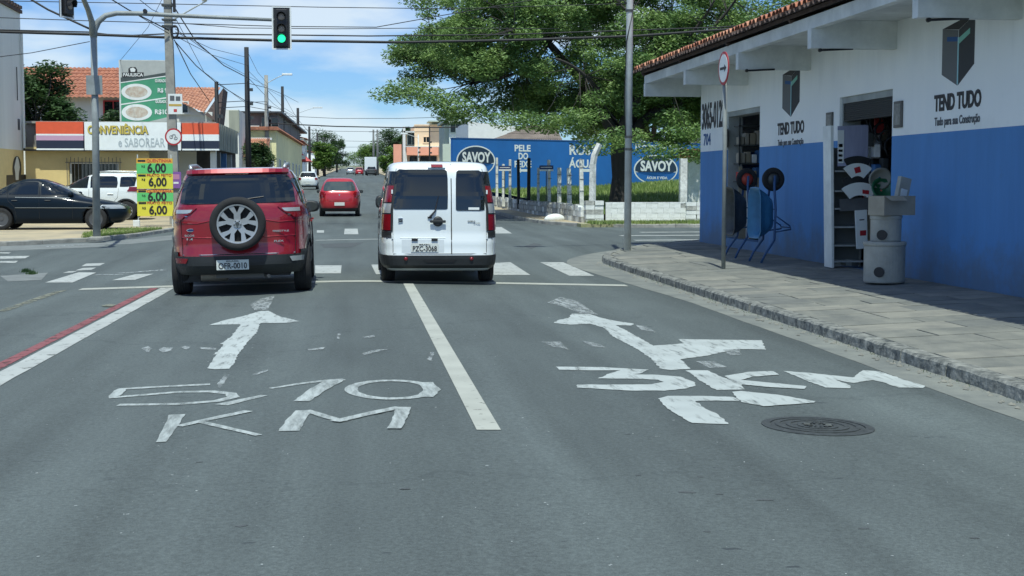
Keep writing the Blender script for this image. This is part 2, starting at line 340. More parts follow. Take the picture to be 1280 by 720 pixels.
# ---- painted markings: thin sheets lying on the road
LIFT = 0.0045
def decal(name, pts, m='paint_white', lift=LIFT, **kw):
    if m in ('paint_hand', 'paint_faint'):      # a brushed edge wanders a little
        q = []
        for i in range(len(pts)):
            a, c_ = Vector(pts[i][:2]), Vector(pts[(i + 1) % len(pts)][:2]); n = max(1, int((c_ - a).length / 0.05)); nn = Vector((-(c_ - a).y, (c_ - a).x)).normalized() if n > 1 else Vector((0, 0))
            for k in range(n): q.append(a.lerp(c_, k / n) + (nn * random.uniform(-.009, .009) if k else Vector((0, 0))))
        pts = q
    b = bmesh.new(); vs = [b.verts.new((p[0], p[1], gz(p[0], p[1]) + lift)) for p in pts]
    f = b.faces.new(vs); f.normal_update()
    if f.normal.z < 0: f.normal_flip()
    bmesh.ops.triangulate(b, faces=[f]); me = bpy.data.meshes.new(name); b.to_mesh(me); b.free(); me.materials.append(MT[m])
    return link(name, me, road, **kw)
def strip(name, a, b_, wd, m='paint_white', n=12, lift=LIFT, wob=0.0):
    a = Vector(a[:2]); b_ = Vector(b_[:2]); d = (b_ - a).normalized(); q = Vector((-d.y, d.x)) * wd / 2; bb = B()
    for k in range(n + 1):
        p = a.lerp(b_, k / n)
        for s in (-1, 1):
            x, y = p + q * s * (1 + random.uniform(-wob, wob)); bb.v.append((x, y, gz(x, y) + lift))
    for k in range(n): bb.f.append((2 * k, 2 * k + 1, 2 * k + 3, 2 * k + 2)); bb.m.append(0)
    return bb.obj(name, m, road, fix=True)
def Z(ox, oy, sc): return lambda pts: [G(ox + x / sc, oy + y / sc) for x, y in pts]
z6 = Z(120, 360, 2.909); z7 = Z(660, 340, 2.4615); z5 = Z(0, 290, 3.2); px = Z(0, 0, 1)
def stroke(name, pts, wd, m='paint_hand', lift=LIFT):
    """one brush stroke on the ground, ragged at its edges"""
    P = [Vector((p.x, p.y)) for p in pts]; fine = []
    for i in range(len(P) - 1):
        n = max(2, int((P[i + 1] - P[i]).length / 0.08))
        fine += [P[i].lerp(P[i + 1], k / n) for k in range(n)]
    fine.append(P[-1]); W_ = wd if isinstance(wd, (list, tuple)) else [wd, wd]; bb = B(); n = len(fine)
    for i, p in enumerate(fine):
        d = (fine[min(i + 1, n - 1)] - fine[max(i - 1, 0)]).normalized(); q = Vector((-d.y, d.x))
        ww = W_[0] + (W_[-1] - W_[0]) * i / (n - 1)
        for s in (-1, 1):
            r = p + q * s * ww / 2 * (1 + random.uniform(-0.09, 0.09)); bb.v.append((r.x, r.y, gz(r.x, r.y) + lift))
    for k in range(n - 1): bb.f.append((2 * k, 2 * k + 1, 2 * k + 3, 2 * k + 2)); bb.m.append(0)
    return bb.obj(name, m, road, fix=True)
# left lane: straight arrow and 5,10 KM
decal('straight_arrow', z6([(600, 85), (628, 84), (672, 106), (742, 122), (690, 128), (598, 129), (583, 165), (548, 200), (520, 240), (500, 278), (485, 295), (430, 297), (403, 293), (425, 262), (440, 243), (424, 244), (445, 232), (462, 206), (450, 205), (492, 178), (512, 150), (528, 133), (470, 134), (410, 136), (470, 118), (540, 102), (575, 92)]), 'paint_hand', label='straight arrow brushed by hand in white paint in the left lane')
decal('faded_stripe', z6([(575, 82), (560, 60), (600, 40), (650, 28), (640, 50), (625, 80)]), 'paint_faint')
decal('faded_stripe', z6([(440, 350), (470, 318), (485, 316), (462, 352), (448, 366)]), 'paint_faint')
for q in ([(165, 222), (190, 212), (205, 222), (188, 236)], [(228, 226), (245, 217), (278, 218), (272, 231), (240, 236)], [(305, 218), (322, 212), (345, 216), (330, 226)], [(375, 216), (440, 220), (436, 226), (385, 224)],
          [(770, 224), (835, 216), (828, 224), (775, 229)], [(968, 180), (1008, 172), (1015, 179), (975, 185)], [(968, 240), (1010, 226), (1062, 224), (1020, 234), (975, 246)], [(1205, 262), (1213, 234), (1230, 236), (1222, 268)], [(570, 315), (625, 298), (620, 306), (575, 320)], [(875, 185), (880, 167), (890, 168), (886, 188)]):
    decal('paint_smear', z6(q), 'paint_faint')
g5 = stroke('digit_five', z6([(415, 352), (230, 361), (95, 369), (60, 400), (180, 390), (300, 380), (420, 378), (490, 386), (500, 398), (440, 413), (300, 424), (80, 427)]), 0.085, 'paint_brush')
stroke('comma', z6([(455, 427), (540, 408), (612, 392)]), [0.11, 0.06], 'paint_brush')
stroke('digit_one', z6([(635, 367), (740, 350), (820, 340), (903, 334)]), [0.05, 0.09], 'paint_brush'); stroke('digit_one', z6([(868, 337), (800, 375), (748, 414)]), [0.15, 0.11], 'paint_brush', lift=0.0055)
stroke('digit_zero', z6([(1075 + 148 * math.cos(a) + 2 * math.sin(a), 371 + 33 * math.sin(a)) for a in [2 * PI * k / 26 for k in range(27)]]), 0.09, 'paint_brush')
stroke('digit_zero', z6([(1195, 345), (1222, 372), (1195, 398)]), 0.12, 'paint_brush', lift=0.0055)
stroke('letter_k', z6([(295, 462), (270, 510), (237, 562)]), [0.10, 0.06], 'paint_brush'); stroke('letter_k', z6([(300, 505), (400, 482), (555, 449)]), [0.07, 0.08], 'paint_brush', lift=0.0055); stroke('letter_k', z6([(370, 487), (480, 512), (592, 538)]), [0.06, 0.05], 'paint_brush', lift=0.0055)
stroke('letter_m', z6([(755, 447), (725, 485), (703, 522)]), [0.11, 0.13], 'paint_brush'); stroke('letter_m', z6([(765, 447), (830, 468), (900, 488)]), 0.065, 'paint_brush', lift=0.0055); stroke('letter_m', z6([(870, 489), (980, 463), (1105, 437)]), 0.085, 'paint_brush', lift=0.008); stroke('letter_m', z6([(1120, 437), (1105, 475), (1085, 515)]), [0.10, 0.085], 'paint_brush', lift=0.009)
# right lane: straight-and-right arrow, 3KM and a turn arrow
decal('forked_arrow', z7([(78, 158), (95, 148), (125, 143), (135, 129), (190, 131), (225, 142), (262, 150), (325, 160), (318, 166), (270, 165), (300, 180), (345, 205), (385, 228), (480, 221), (462, 208), (560, 209), (720, 211), (732, 240), (640, 238), (560, 257), (482, 268), (470, 270), (500, 299), (440, 303), (408, 299), (380, 268), (330, 235), (262, 200), (232, 172), (190, 160), (130, 163)]), 'paint_hand', label='forked arrow in white paint pointing ahead and right')
decal('faded_stripe', z7([(60, 95), (100, 78), (150, 90), (215, 132), (160, 128), (120, 112)]), 'paint_faint')
for q in ([(40, 216), (100, 216), (125, 240), (80, 232)], [(165, 212), (215, 222), (240, 234), (195, 230)], [(330, 163), (360, 168), (395, 186), (350, 180)], [(600, 240), (650, 237), (655, 256), (620, 258)], [(515, 276), (570, 276), (612, 294), (560, 297)]):
    decal('paint_smear', z7(q), 'paint_faint')
decal('digit_three', z7([(85, 293), (230, 294), (372, 302), (345, 314), (320, 316), (400, 318), (470, 324), (512, 340), (515, 352), (480, 361), (420, 367), (300, 366), (150, 357), (152, 348), (280, 348), (380, 347), (418, 340), (400, 333), (330, 330), (215, 329), (250, 314), (285, 304), (180, 304), (95, 302)]), 'paint_hand')
decal('letter_k', z7([(485, 304), (552, 304), (600, 326), (655, 344), (668, 363), (580, 365), (540, 342)]), 'paint_hand')
decal('letter_k', z7([(604, 322), (680, 309), (755, 307), (772, 318), (690, 324), (655, 334), (760, 344), (856, 353), (850, 362), (740, 356), (650, 347), (625, 335)]), 'paint_hand', lift=0.006)
decal('letter_m', z7([(785, 306), (870, 312), (930, 319), (1000, 326), (1030, 304), (1082, 307), (1150, 330), (1222, 352), (1215, 358), (1140, 357), (1090, 340), (1062, 334), (1000, 343), (945, 333), (992, 351), (990, 359), (915, 357), (850, 333)]), 'paint_hand')
decal('turn_arrow', z7([(400, 391), (430, 383), (520, 383), (630, 386), (652, 399), (580, 397), (515, 399), (540, 418), (585, 440), (617, 470), (505, 466), (450, 435), (415, 410)]), 'paint_hand')
decal('turn_arrow', z7([(628, 371), (655, 368), (770, 380), (885, 400), (880, 404), (800, 410), (725, 415), (655, 402)]), 'paint_hand', lift=0.006)
# lines
strip('lane_line', G(611, 538), G(510, 354), 0.148, 'paint_line', 30)
sl = strip('stop_line', (-3.98, 21.2), (4.15, 21.1), 0.34, 'paint_line', 40)
strip('edge_line', (-2.83, 6), (-2.68, 20.9), 0.21, 'paint_white', 30, wob=0.05); strip('edge_line', (-3.05, 6), (-2.88, 20.9), 0.12, 'paint_red', 30, wob=0.06)
decal('paint_smear', z5([(405, 295), (430, 290), (465, 293), (450, 302), (410, 301)]), 'paint_yellow', lift=0.012)
strip('faint_line', G(0, 390), G(78, 363), 0.14, 'paint_yellow', 10)
for q in ([(180, 203), (290, 203), (385, 163), (315, 162)], [(447, 194), (540, 192), (615, 168), (540, 170)], [(300, 155), (365, 152), (385, 143), (330, 145)], [(250, 165), (290, 163), (310, 157), (275, 158)], [(325, 138), (345, 127), (420, 125), (400, 135)],
          [(0, 108), (0, 98), (120, 96), (100, 106)], [(0, 124), (0, 118), (72, 116), (62, 124)], [(0, 86), (0, 82), (45, 82), (35, 87)]):
    decal('crossing_bar', z5(q), 'paint_white')
for q in ([(394, 342), (394, 332), (427, 332), (426, 342)], [(617, 344), (617, 329), (638, 328), (663, 344)], [(675, 328), (704, 328), (743, 345), (712, 345)], [(464, 331), (476, 331), (480, 343), (470, 343)],
          [(430, 293), (431, 286), (447, 286), (448, 293)], [(396, 291), (396, 288), (405, 288), (405, 291)], [(618, 292), (618, 284), (627, 284), (640, 292)], [(560, 292), (552, 285), (568, 285), (578, 292)], [(500, 292), (498, 285), (512, 285), (516, 292)]):
    decal('crossing_bar', px(q), 'paint_white')
strip('faint_line', G(394, 300.5), G(473, 299), 0.25, 'paint_white', 6); strip('faint_line', z5([(480, 166)])[0], z5([(660, 152)])[0], 0.25, 'paint_faint', 6); strip('faint_line', z5([(385, 172)])[0], z5([(500, 171)])[0], 0.2, 'paint_faint', 6)
strip('faint_line', z5([(180, 60)])[0], z5([(330, 52)])[0], 0.3, 'paint_faint', 6)
for yy, x0 in ((290.5, 800), (294.8, 775), (300.5, 793), (306.5, 793)): strip('crossing_bar', G(x0, yy), G(x0, yy) + Vector((5.6, 0.25, 0)), 0.42, 'paint_white', 6)
# asphalt repairs
def patch(pts, m, lift=0.003): return decal('asphalt_patch', pts, m, lift)
mm('asphalt_dark', (0.078, 0.09, 0.093), 0.9, var=0.25, vscale=9, bump=0.4, bscale=90)
mm('asphalt_pale', (0.19, 0.21, 0.205), 0.9, var=0.25, vscale=2.5, bump=0.4, bscale=60)
for q in ([(655, 308), (668, 304), (678, 306), (664, 311)], [(0, 345), (60, 341), (52, 350), (10, 352)], [(400, 305), (455, 303), (440, 309), (405, 310)]): patch(px(q), 'asphalt_dark' if q[0][0] else 'asphalt_pale')
for q in ([(0, 296 + 12), (130, 303), (215, 294), (215, 300), (120, 309), (0, 314)],): patch(px(q), 'asphalt_pale')
for _ in range(16):
    x, y = random.uniform(-1, 4), random.uniform(5.2, 9); r = random.uniform(0.008, 0.024)
    patch([(x + r * random.uniform(0.5, 1.6) * math.cos(a) * 1.5, y + r * random.uniform(0.5, 1.2) * math.sin(a)) for a in [2 * PI * k / 7 for k in range(7)]], 'asphalt_dark', 0.002)
# manhole
c = G(1022, 533); mh = thing('manhole_cover', 'round iron manhole cover in the right lane below the painted arrow', 'manhole', (c.x, c.y, c.z + 0.004), rot=(0, 0.026, 0))
b = B(); b.lathe([(0.355, -0.01), (0.355, 0.002), (0.30, 0.004), (0.30, 0.001)], n=40, cap=False); b.obj('frame', mm('iron', (0.075, 0.086, 0.086), 0.7, 0.4, var=0.4, vscale=20), mh)
b = B(); b.lathe([(0.295, -0.01), (0.295, 0.001)], n=40)
for r0 in (0.10, 0.17, 0.24):
    b.lathe([(r0, 0.001), (r0, 0.006), (r0 + 0.03, 0.006), (r0 + 0.03, 0.001)], n=36, cap=False)
for k in range(12):
    a = 2 * PI * k / 12; b.tube([(0.05 * math.cos(a), 0.05 * math.sin(a), 0.008), (0.09 * math.cos(a), 0.09 * math.sin(a), 0.008)], 0.006, 4)
b.obj('lid', 'iron', mh)
# ---- near right sidewalk
KX = 4.80
def kz(Y): return gz(KX, Y) + 0.125
def side_edge(Y):          # x of the kerb line, rounding the corner
    if Y <= 26.6: return KX
    t = (Y - 26.6); 
    return KX + 0.06 * t + 0.085 * t * t if Y < 33.7 else 20
def swz(X, Y):
    t = min(1, max(0, (X - KX) / (7.85 - KX))); return kz(Y) * (1 - t) + (0.125 if Y < 28 else 0.12) * t
Ys = fr(-8, 26, 2) + fr(26.6, 33.4, 0.4)
b = B()
for y in Ys:
    x0 = side_edge(y) + 0.02
    for k in range(7): x = x0 + (8.6 - x0) * k / 6 if x0 < 8.5 else x0 + k * 0.02; b.v.append((x, y, swz(x, y) - 0.012))
for j in range(len(Ys) - 1):
    for i in range(6): b.f.append((j * 7 + i, j * 7 + i + 1, (j + 1) * 7 + i + 1, (j + 1) * 7 + i)); b.m.append(0)
sw = struct(b.obj('sidewalk', 'mortar', fix=False))
# paving slabs laid in uneven rows
y = 8.0; row = 0
while y < 32.6:
    dy = random.uniform(0.42, 0.62) if y < 20 else random.uniform(0.6, 0.8); x = side_edge(y + dy) + 0.16
    while x < 7.8 and y < 32.4:
        dx = random.choice((0.55, 0.7, 0.9, 1.1)) if y < 20 else random.choice((0.8, 1.0, 1.3)); x1 = min(x + dx, 7.84)
        if 7.84 - x1 < 0.2: x1 = 7.84
        g = random.uniform(0.004, 0.010); t = random.uniform(-0.003, 0.004); j = lambda: random.uniform(-0.012, 0.012)
        C_ = [(x + g + j(), y + g + j()), (x1 - g + j(), y + g + j()), (x1 - g + j(), y + dy - g + j()), (x + g + j(), y + dy - g + j())]
        b = B().hexa([(p[0], p[1], swz(*p) - 0.03) for p in C_] + [(p[0], p[1], swz(*p) + t) for p in C_])
        b.obj('slab', random.choice(['paving', 'paving', 'paving_pale', 'paving_dark']), sw, fix=False)
        x = x1
    y += dy; row += 1
# kerb stones
def kerb(parent, pts, zt, zb, wd=0.14, m='kerb_stone', side=1, seg=1.0):
    P = [Vector(p[:2]) for p in pts]; L = [0]
    for i in range(1, len(P)): L.append(L[-1] + (P[i] - P[i - 1]).length)
    def at(s):
        s = min(max(s, 0), L[-1])
        for i in range(1, len(P)):
            if s <= L[i]: return P[i - 1].lerp(P[i], (s - L[i - 1]) / max(1e-6, L[i] - L[i - 1]))
    s = 0
    while s < L[-1] - 0.15:
        e = min(L[-1], s + seg * random.uniform(0.85, 1.15)); n = 5; b = B(); top = []; 
        for k in range(n + 1):
            q = at(s + 0.01 + (e - s - 0.02) * k / n); q2 = at(s + (e - s) * k / n + 0.05); d = (q2 - q)
            d = d.normalized() if d.length > 1e-5 else Vector((0, 1)); nn = Vector((d.y, -d.x)) * side
            o = random.uniform(-0.012, 0.012); a = q + nn * 0 + Vector((o, 0)); c2 = q + nn * wd
            zt_ = zt(q.x, q.y) + random.uniform(-0.006, 0.006); zb_ = zb(q.x, q.y)
            a2 = a - nn * random.uniform(0.0, 0.02)
            b.v += [(a2.x, a2.y, zb_), (a.x, a.y, zt_ - 0.02), (a.x + nn.x * 0.02, a.y + nn.y * 0.02, zt_), (c2.x, c2.y, zt_), (c2.x, c2.y, zb_)]
        for k in range(n):
            for i in range(5): b.f.append((k * 5 + i, k * 5 + (i + 1) % 5, (k + 1) * 5 + (i + 1) % 5, (k + 1) * 5 + i)); b.m.append(0)
        b.f += [(0, 1, 2, 3, 4), tuple(range(n * 5, n * 5 + 5))]; b.m += [0, 0]
        b.obj('kerb_stone', m, parent); s = e
kerb(sw, [(KX, -6)] + [(side_edge(y), y) for y in [26] + fr(26.6, 33.2, 0.3)], lambda x, y: kz(y) + 0.006, lambda x, y: gz(x, y) - 0.06, 0.16, seg=0.95)
# sandy concrete gutter beside the kerb, slightly wandering edge
b = B(); gy = fr(-6, 33, 0.5)
for y in gy:
    e = side_edge(y) if y < 33 else 8; wd = 0.37 + 0.008 * math.sin(y * 1.3) + 0.008 * math.sin(y * 4.1) + 0.35 * sstep(17, 26, y)
    for k in range(4): x = e - wd + wd * k / 3; b.v.append((x, y, gz(x, y) + (0.003, 0.006, 0.008, 0.02)[k]))
for j in range(len(gy) - 1):
    for i in range(3): b.f.append((j * 4 + i, j * 4 + i + 1, (j + 1) * 4 + i + 1, (j + 1) * 4 + i)); b.m.append(0)
struct(b.obj('gutter', 'gutter', smooth=True, fix=False))
# sand lying against the kerb foot
b = B()
for _ in range(420):
    y = random.uniform(7, 27); x = KX - abs(random.gauss(0, 0.07)) - 0.02; r = random.uniform(0.008, 0.03); z = gz(x, y) + 0.012
    b.add([(x - r, y, z), (x, y - r * 1.8, z), (x + r, y, z), (x, y + r * 1.8, z), (x, y, z + r * 0.7)], [(0, 1, 4), (1, 2, 4), (2, 3, 4), (3, 0, 4)])
o = b.obj('sand_grit', 'paving_pale'); o['kind'] = 'stuff'; tag(o, 'pale sand and grit lying along the right kerb', 'grit')
# ---- far-left block
def lx(Y):
    pts = [(28, -40), (33.4, -8.03), (35.8, -6.31), (38.5, -5.7), (42.2, -5.31), (50, -5.05), (700, -5.05)]
    for (a, xa), (c_, xc) in zip(pts, pts[1:]):
        if Y <= c_: return xa + (xc - xa) * (Y - a) / (c_ - a)
    return -5.05
def slab_grid(name, f0, f1, ys, dz, m, n=8):
    b = B()
    for y in ys:
        a, c_ = f0(y), f1(y)
        for k in range(n + 1): x = a + (c_ - a) * k / n; b.v.append((x, y, gz(0, max(y, 34)) + dz))
    for j in range(len(ys) - 1):
        for i in range(n): b.f.append((j * (n + 1) + i, j * (n + 1) + i + 1, (j + 1) * (n + 1) + i + 1, (j + 1) * (n + 1) + i)); b.m.append(0)
    return struct(b.obj(name, m, smooth=True, fix=False))
slab_grid('pavement', lambda y: -60, lambda y: lx(y) - 0.1, fr(28.5, 60, 0.75) + [80, 110, 160, 250, 400, 700], 0.10, 'sand', 40)
lot = bpy.data.objects['pavement']
kerb(lot, [(lx(y), y) for y in fr(29, 60, 0.5)], lambda x, y: gz(0, max(y, 34)) + 0.105, lambda x, y: gz(x, y) - 0.05, 0.14, 'concrete', -1, 1.2)
# grass patch creeping over the sandy pavement
mm('scrub', (0.22, 0.24, 0.10), 0.95, var2=(0.38, 0.35, 0.22), vscale=1.3, bump=0.6, bscale=20)
b = B(); ng = 24; cx, cy = -5.95, 38.8
pts = [(cx + (1.15 + 0.25 * math.sin(3 * a)) * math.cos(a), cy + (3.6 + 0.6 * math.sin(2 * a + 1)) * math.sin(a)) for a in [2 * PI * k / ng for k in range(ng)]]
pts = [(min(p[0], lx(p[1]) - 0.15), p[1]) for p in pts]
b.add([(p[0], p[1], 0.108 + gz(0, max(34, p[1]))) for p in pts] + [(cx - 0.1, cy, 0.13)], [(i, (i + 1) % ng, ng) for i in range(ng)]); struct(b.obj('verge', 'scrub'))
# ---- far-right block: sandy footway, verge, raised grass lot
def rx(Y):
    pts = [(44.0, 30), (44.3, 9.0), (45.5, 7.3), (48, 6.5), (54, 6.05), (70, 5.9), (700, 5.9)]
    for (a, xa), (c_, xc) in zip(pts, pts[1:]):
        if Y <= c_: return xa + (xc - xa) * (Y - a) / (c_ - a)
    return 5.9
slab_grid('footway', lambda y: rx(y) + 0.1, lambda y: 60, fr(44.02, 60, 0.5) + [80, 110, 160, 250, 400, 700], 0.10, 'sand', 30)
fw = bpy.data.objects['footway']
kerb(fw, [(rx(y), y) for y in [44.05, 44.3, 44.6, 45, 45.5] + fr(46, 75, 0.7)], lambda x, y: gz(0, y) + 0.115, lambda x, y: gz(x, y) - 0.05, 0.14, 'concrete', 1, 1.1)
def lotx(Y): return 7.95 + (6.9 - 7.95) * min(1, (Y - 46.2) / 24)
def lotz(X, Y): return gz(0, Y) + 0.42 + 0.30 * sstep(46, 70, Y) + 0.35 * sstep(8, 20, X) * sstep(48, 66, Y) + 0.05 * math.sin(X * 1.3) * math.sin(Y * 0.7)
b = B(); ly = fr(46.2, 82, 1.2); n = 16
for y in ly:
    a = lotx(y) + 0.12
    for k in range(n + 1): x = a + (40 - a) * (k / n) ** 1.3; b.v.append((x, y, lotz(x, y)))
for j in range(len(ly) - 1):
    for i in range(n): b.f.append((j * (n + 1) + i, j * (n + 1) + i + 1, (j + 1) * (n + 1) + i + 1, (j + 1) * (n + 1) + i)); b.m.append(0)
struct(b.obj('grass_lot', 'turf', smooth=True, fix=False))
def tufts(name, label, n, fx, h, m='grass', parent=None):
    """thousands of short blades in small clumps"""
    V = np.zeros((n * 3, 3)); k = 0
    while k < n:
        x, y, z = fx(); hh = h * random.uniform(0.5, 1.3); a = random.uniform(0, PI); wv = hh * 0.16; dx, dy = math.cos(a) * wv, math.sin(a) * wv; lxx, lyy = random.gauss(0, hh * 0.3), random.gauss(0, hh * 0.3)
        V[k * 3] = (x - dx, y - dy, z); V[k * 3 + 1] = (x + dx, y + dy, z); V[k * 3 + 2] = (x + lxx, y + lyy, z + hh); k += 1
    me = bpy.data.meshes.new(name); me.from_pydata(V.tolist(), [], [(3 * i, 3 * i + 1, 3 * i + 2) for i in range(n)]); me.materials.append(MT[m])
    o = link(name, me, parent, kind='stuff'); 
    if label: tag(o, label, 'grass')
    return o
def f():
    y = 46.4 + 34 * random.random() ** 1.2; x = lotx(y) + 0.2 + 17 * random.random(); return x, y, lotz(x, y) - 0.02
tufts('lot_grass', 'green grass covering the raised lot before the blue wall', 42000, f, 0.20)
def f():
    x = 7.6 + 7 * random.random(); y = 45.15 + random.gauss(0, 0.35); y = min(y, 45.95); return x, y, 0.11 + gz(0, y)
tufts('verge_grass', 'dry grass strip at the foot of the white block wall', 7000, f, 0.10)
b = B(); b.box(7.3, 20, 44.75, 46, 0.0, 0.118); struct(b.obj('verge', 'scrub'))
def f():
    a = random.uniform(0, 2 * PI); r = random.random() ** 0.5; y = 38.8 + 3.3 * r * math.sin(a); x = min(-5.95 + 1.1 * r * math.cos(a), lx(y) - 0.1); return x, y, 0.11
tufts('pavement_grass', 'sparse grass growing at the kerb behind the red SUV', 3000, f, 0.07)
wx0 = (G(40, 343).x + G(33, 340).x) / 2
for cx_, cy_ in (G(40, 343)[:2], G(33, 340)[:2]):
    def f():
        x = cx_ + random.gauss(0, 0.035); y = cy_ + random.gauss(0, 0.06); return x, y, gz(x, y)
    o = tufts('weed', None, 150, f, 0.06, 'leaf_dark'); o['label'] = 'small weed in the road at left, the %s of two' % ('farther left' if cx_ < wx0 else 'right-hand one'); o['category'] = 'weed'; o['group'] = 'weeds in the road at left'
def f():
    y = random.uniform(9, 26); return KX - 0.03 - abs(random.gauss(0, .02)), y + 0.1 * math.sin(y * 7), gz(KX, y)
tufts('kerb_weeds', 'small weeds growing in the joint at the foot of the right kerb', 450, f, 0.035, 'leaf_dark')
# ================================================================== THE BLUE AND WHITE SHOP
WX = 7.85; BY0, BY1 = 3.0, 31.35; SPLIT = 2.15
D1 = (26.69, 29.16, 0.30, 2.94); D2 = (19.94, 22.19, 0.12, 2.84)
shop = thing('shop_building', 'long white shop with blue lower walls and a tiled eave on the right', 'shop', (WX, BY1, 0.1))
def sp(b, name, m, **k):
    o = b.obj(name, m, shop, **k); o.matrix_parent_inverse = shop.matrix_basis.inverted(); return o
# note: parts are built in world coordinates, the inverse keeps them in place
T_ = 0.32
b = B()
for a, c_ in ((BY0, D2[0]), (D2[1], D1[0]), (D1[1], BY1)): b.box(WX, WX + T_, a, c_, -0.1, SPLIT)
b.box(WX, WX + T_, D1[0], D1[1], -0.1, D1[2]); b.box(WX, WX + T_, D2[0], D2[1], -0.1, D2[2])
b.box(WX + T_, 17, BY1 - 0.2, BY1, -0.1, SPLIT); b.box(WX + T_, 17, BY0, BY0 + 0.2, -0.1, SPLIT); sp(b, 'lower_wall', 'wall_blue')
b = B()
for a, c_ in ((BY0, D2[0]), (D2[1], D1[0]), (D1[1], BY1)): b.box(WX, WX + T_, a, c_, SPLIT, 3.95)
b.box(WX, WX + T_, D1[0], D1[1], D1[3], 3.95); b.box(WX, WX + T_, D2[0], D2[1], D2[3], 3.95)
b.box(WX + T_, 17, BY1 - 0.2, BY1, SPLIT, 3.95); b.box(WX + T_, 17, BY0, BY0 + 0.2, SPLIT, 3.95); sp(b, 'upper_wall', 'wall_white')
# storeroom inside
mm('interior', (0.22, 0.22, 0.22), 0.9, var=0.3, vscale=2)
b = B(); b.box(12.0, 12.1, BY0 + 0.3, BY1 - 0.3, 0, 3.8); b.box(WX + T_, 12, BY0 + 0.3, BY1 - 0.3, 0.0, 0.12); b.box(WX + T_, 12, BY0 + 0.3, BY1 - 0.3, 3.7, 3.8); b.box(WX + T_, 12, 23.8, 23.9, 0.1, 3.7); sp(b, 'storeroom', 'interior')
# reveals of the two openings
mm('reveal', (0.36, 0.39, 0.38), 0.8, var=0.25, vscale=3)
for D in (D1, D2):
    b = B(); b.box(WX + 0.04, WX + T_ + 0.02, D[1] - 0.05, D[1] + 0.0, D[2], D[3]); b.box(WX + 0.04, WX + T_ + 0.02, D[0], D[0] + 0.05, D[2], D[3]); b.box(WX + 0.04, WX + T_, D[0] + 0.05, D[1] - 0.05, D[3] - 0.10, D[3] + 0.0)
    sp(b, 'door_frame', 'reveal')
b = B(); b.box(WX + 0.06, WX + 0.2, D2[0] + 0.05, D2[1] - 0.05, D2[3] - 0.38, D2[3] - 0.1)
for k in range(9): b.tube([(WX + 0.06, D2[0] + 0.05, D2[3] - 0.12 - k * 0.032), (WX + 0.06, D2[1] - 0.05, D2[3] - 0.12 - k * 0.032)], 0.012, 5)
sp(b, 'rolled_shutter', mm('shutter', (0.035, 0.04, 0.04), 0.6, 0.4))
# eave: fascia beam, soffit, brackets, pipes
b = B(); b.box(6.60, 6.72, BY0 - 0.3, 31.62, 3.685, 3.87); sp(b, 'fascia', 'concrete_white')
b = B(); b.box(6.72, 7.95, BY0 - 0.3, 31.60, 3.80, 3.88); sp(b, 'soffit', mm('soffit', (0.74, 0.77, 0.75), 0.9, var2=(0.5, 0.52, 0.51), vscale=1.2))
for Y in [31.45 - 3.85 * k for k in range(8)]:
    b = B(); b.box(6.57, WX, Y - 0.085, Y + 0.085, 3.40, 3.683); b.box(6.72, WX, Y - 0.085, Y + 0.085, 3.683, 3.798); sp(b, 'bracket', 'concrete_white')
for Y in [23.8, 20.0, 16.15]:
    b = B(); b.tube([(6.72, Y - 0.16, 3.375), (7.2, Y - 0.16, 3.40)], 0.016, 8); b.lathe([(0.028, 0), (0.028, 0.04)], 'Y', (6.71, Y - 0.18, 3.375), 8); sp(b, 'pipe', 'black')
# roof deck and barrel tiles
SL = math.tan(math.radians(17)); EX, EZ = 6.40, 3.93
def rz_(x): return EZ + (x - EX) * SL
b = B(); b.hexa([(EX + 0.14, BY0 - 0.4, rz_(EX + 0.14) - 0.06), (13, BY0 - 0.4, rz_(13) - 0.06), (13, 31.7, rz_(13) - 0.06), (EX + 0.14, 31.7, rz_(EX + 0.14) - 0.06), (EX + 0.14, BY0 - 0.4, rz_(EX + 0.14)), (13, BY0 - 0.4, rz_(13)), (13, 31.7, rz_(13)), (EX + 0.14, 31.7, rz_(EX + 0.14))])
b.hexa([(13, BY0 - 0.4, rz_(13) - 0.06), (19, BY0 - 0.4, rz_(13) - 0.06 - 6 * SL), (19, 31.7, rz_(13) - 0.06 - 6 * SL), (13, 31.7, rz_(13) - 0.06), (13, BY0 - 0.4, rz_(13)), (19, BY0 - 0.4, rz_(13) - 6 * SL), (19, 31.7, rz_(13) - 6 * SL), (13, 31.7, rz_(13))]); sp(b, 'roof_deck', 'tile_dark')
for k in range(9): b = B(); b.tube([(EX + 0.15, 31.6 - k * 3.6, rz_(EX + 0.15) - 0.085), (7.9, 31.6 - k * 3.6, rz_(7.9) - 0.085)], 0.04, 4); sp(b, 'rafter', 'tile_dark')
def barrel(r0, r1, L, up=1, n=6):
    b = B()
    for (r, x, th) in ((r0, 0, 0), (r1, L, 0)):
        for q in (0, 0.014):
            for k in range(n + 1):
                a = PI * k / n; b.v.append((x, -(r - q) * math.cos(a), up * (r - q) * math.sin(a) * 0.8 + x * SL))
    m_ = n + 1
    for k in range(n):
        b.f += [(k, k + 1, 2 * m_ + k + 1, 2 * m_ + k), (m_ + k + 1, m_ + k, 3 * m_ + k, 3 * m_ + k + 1), (k + 1, k, m_ + k, m_ + k + 1), (2 * m_ + k, 2 * m_ + k + 1, 3 * m_ + k + 1, 3 * m_ + k)]; b.m += [0] * 4
    return b
cov = [barrel(0.092, 0.075, 0.46).mesh('roof_tile', mt_) for mt_ in ('tile', 'tile_pale', 'tile')]
pan = barrel(0.085, 0.075, 0.46, -1)
nt_ = 0; rest = B()
y = BY0 - 0.3
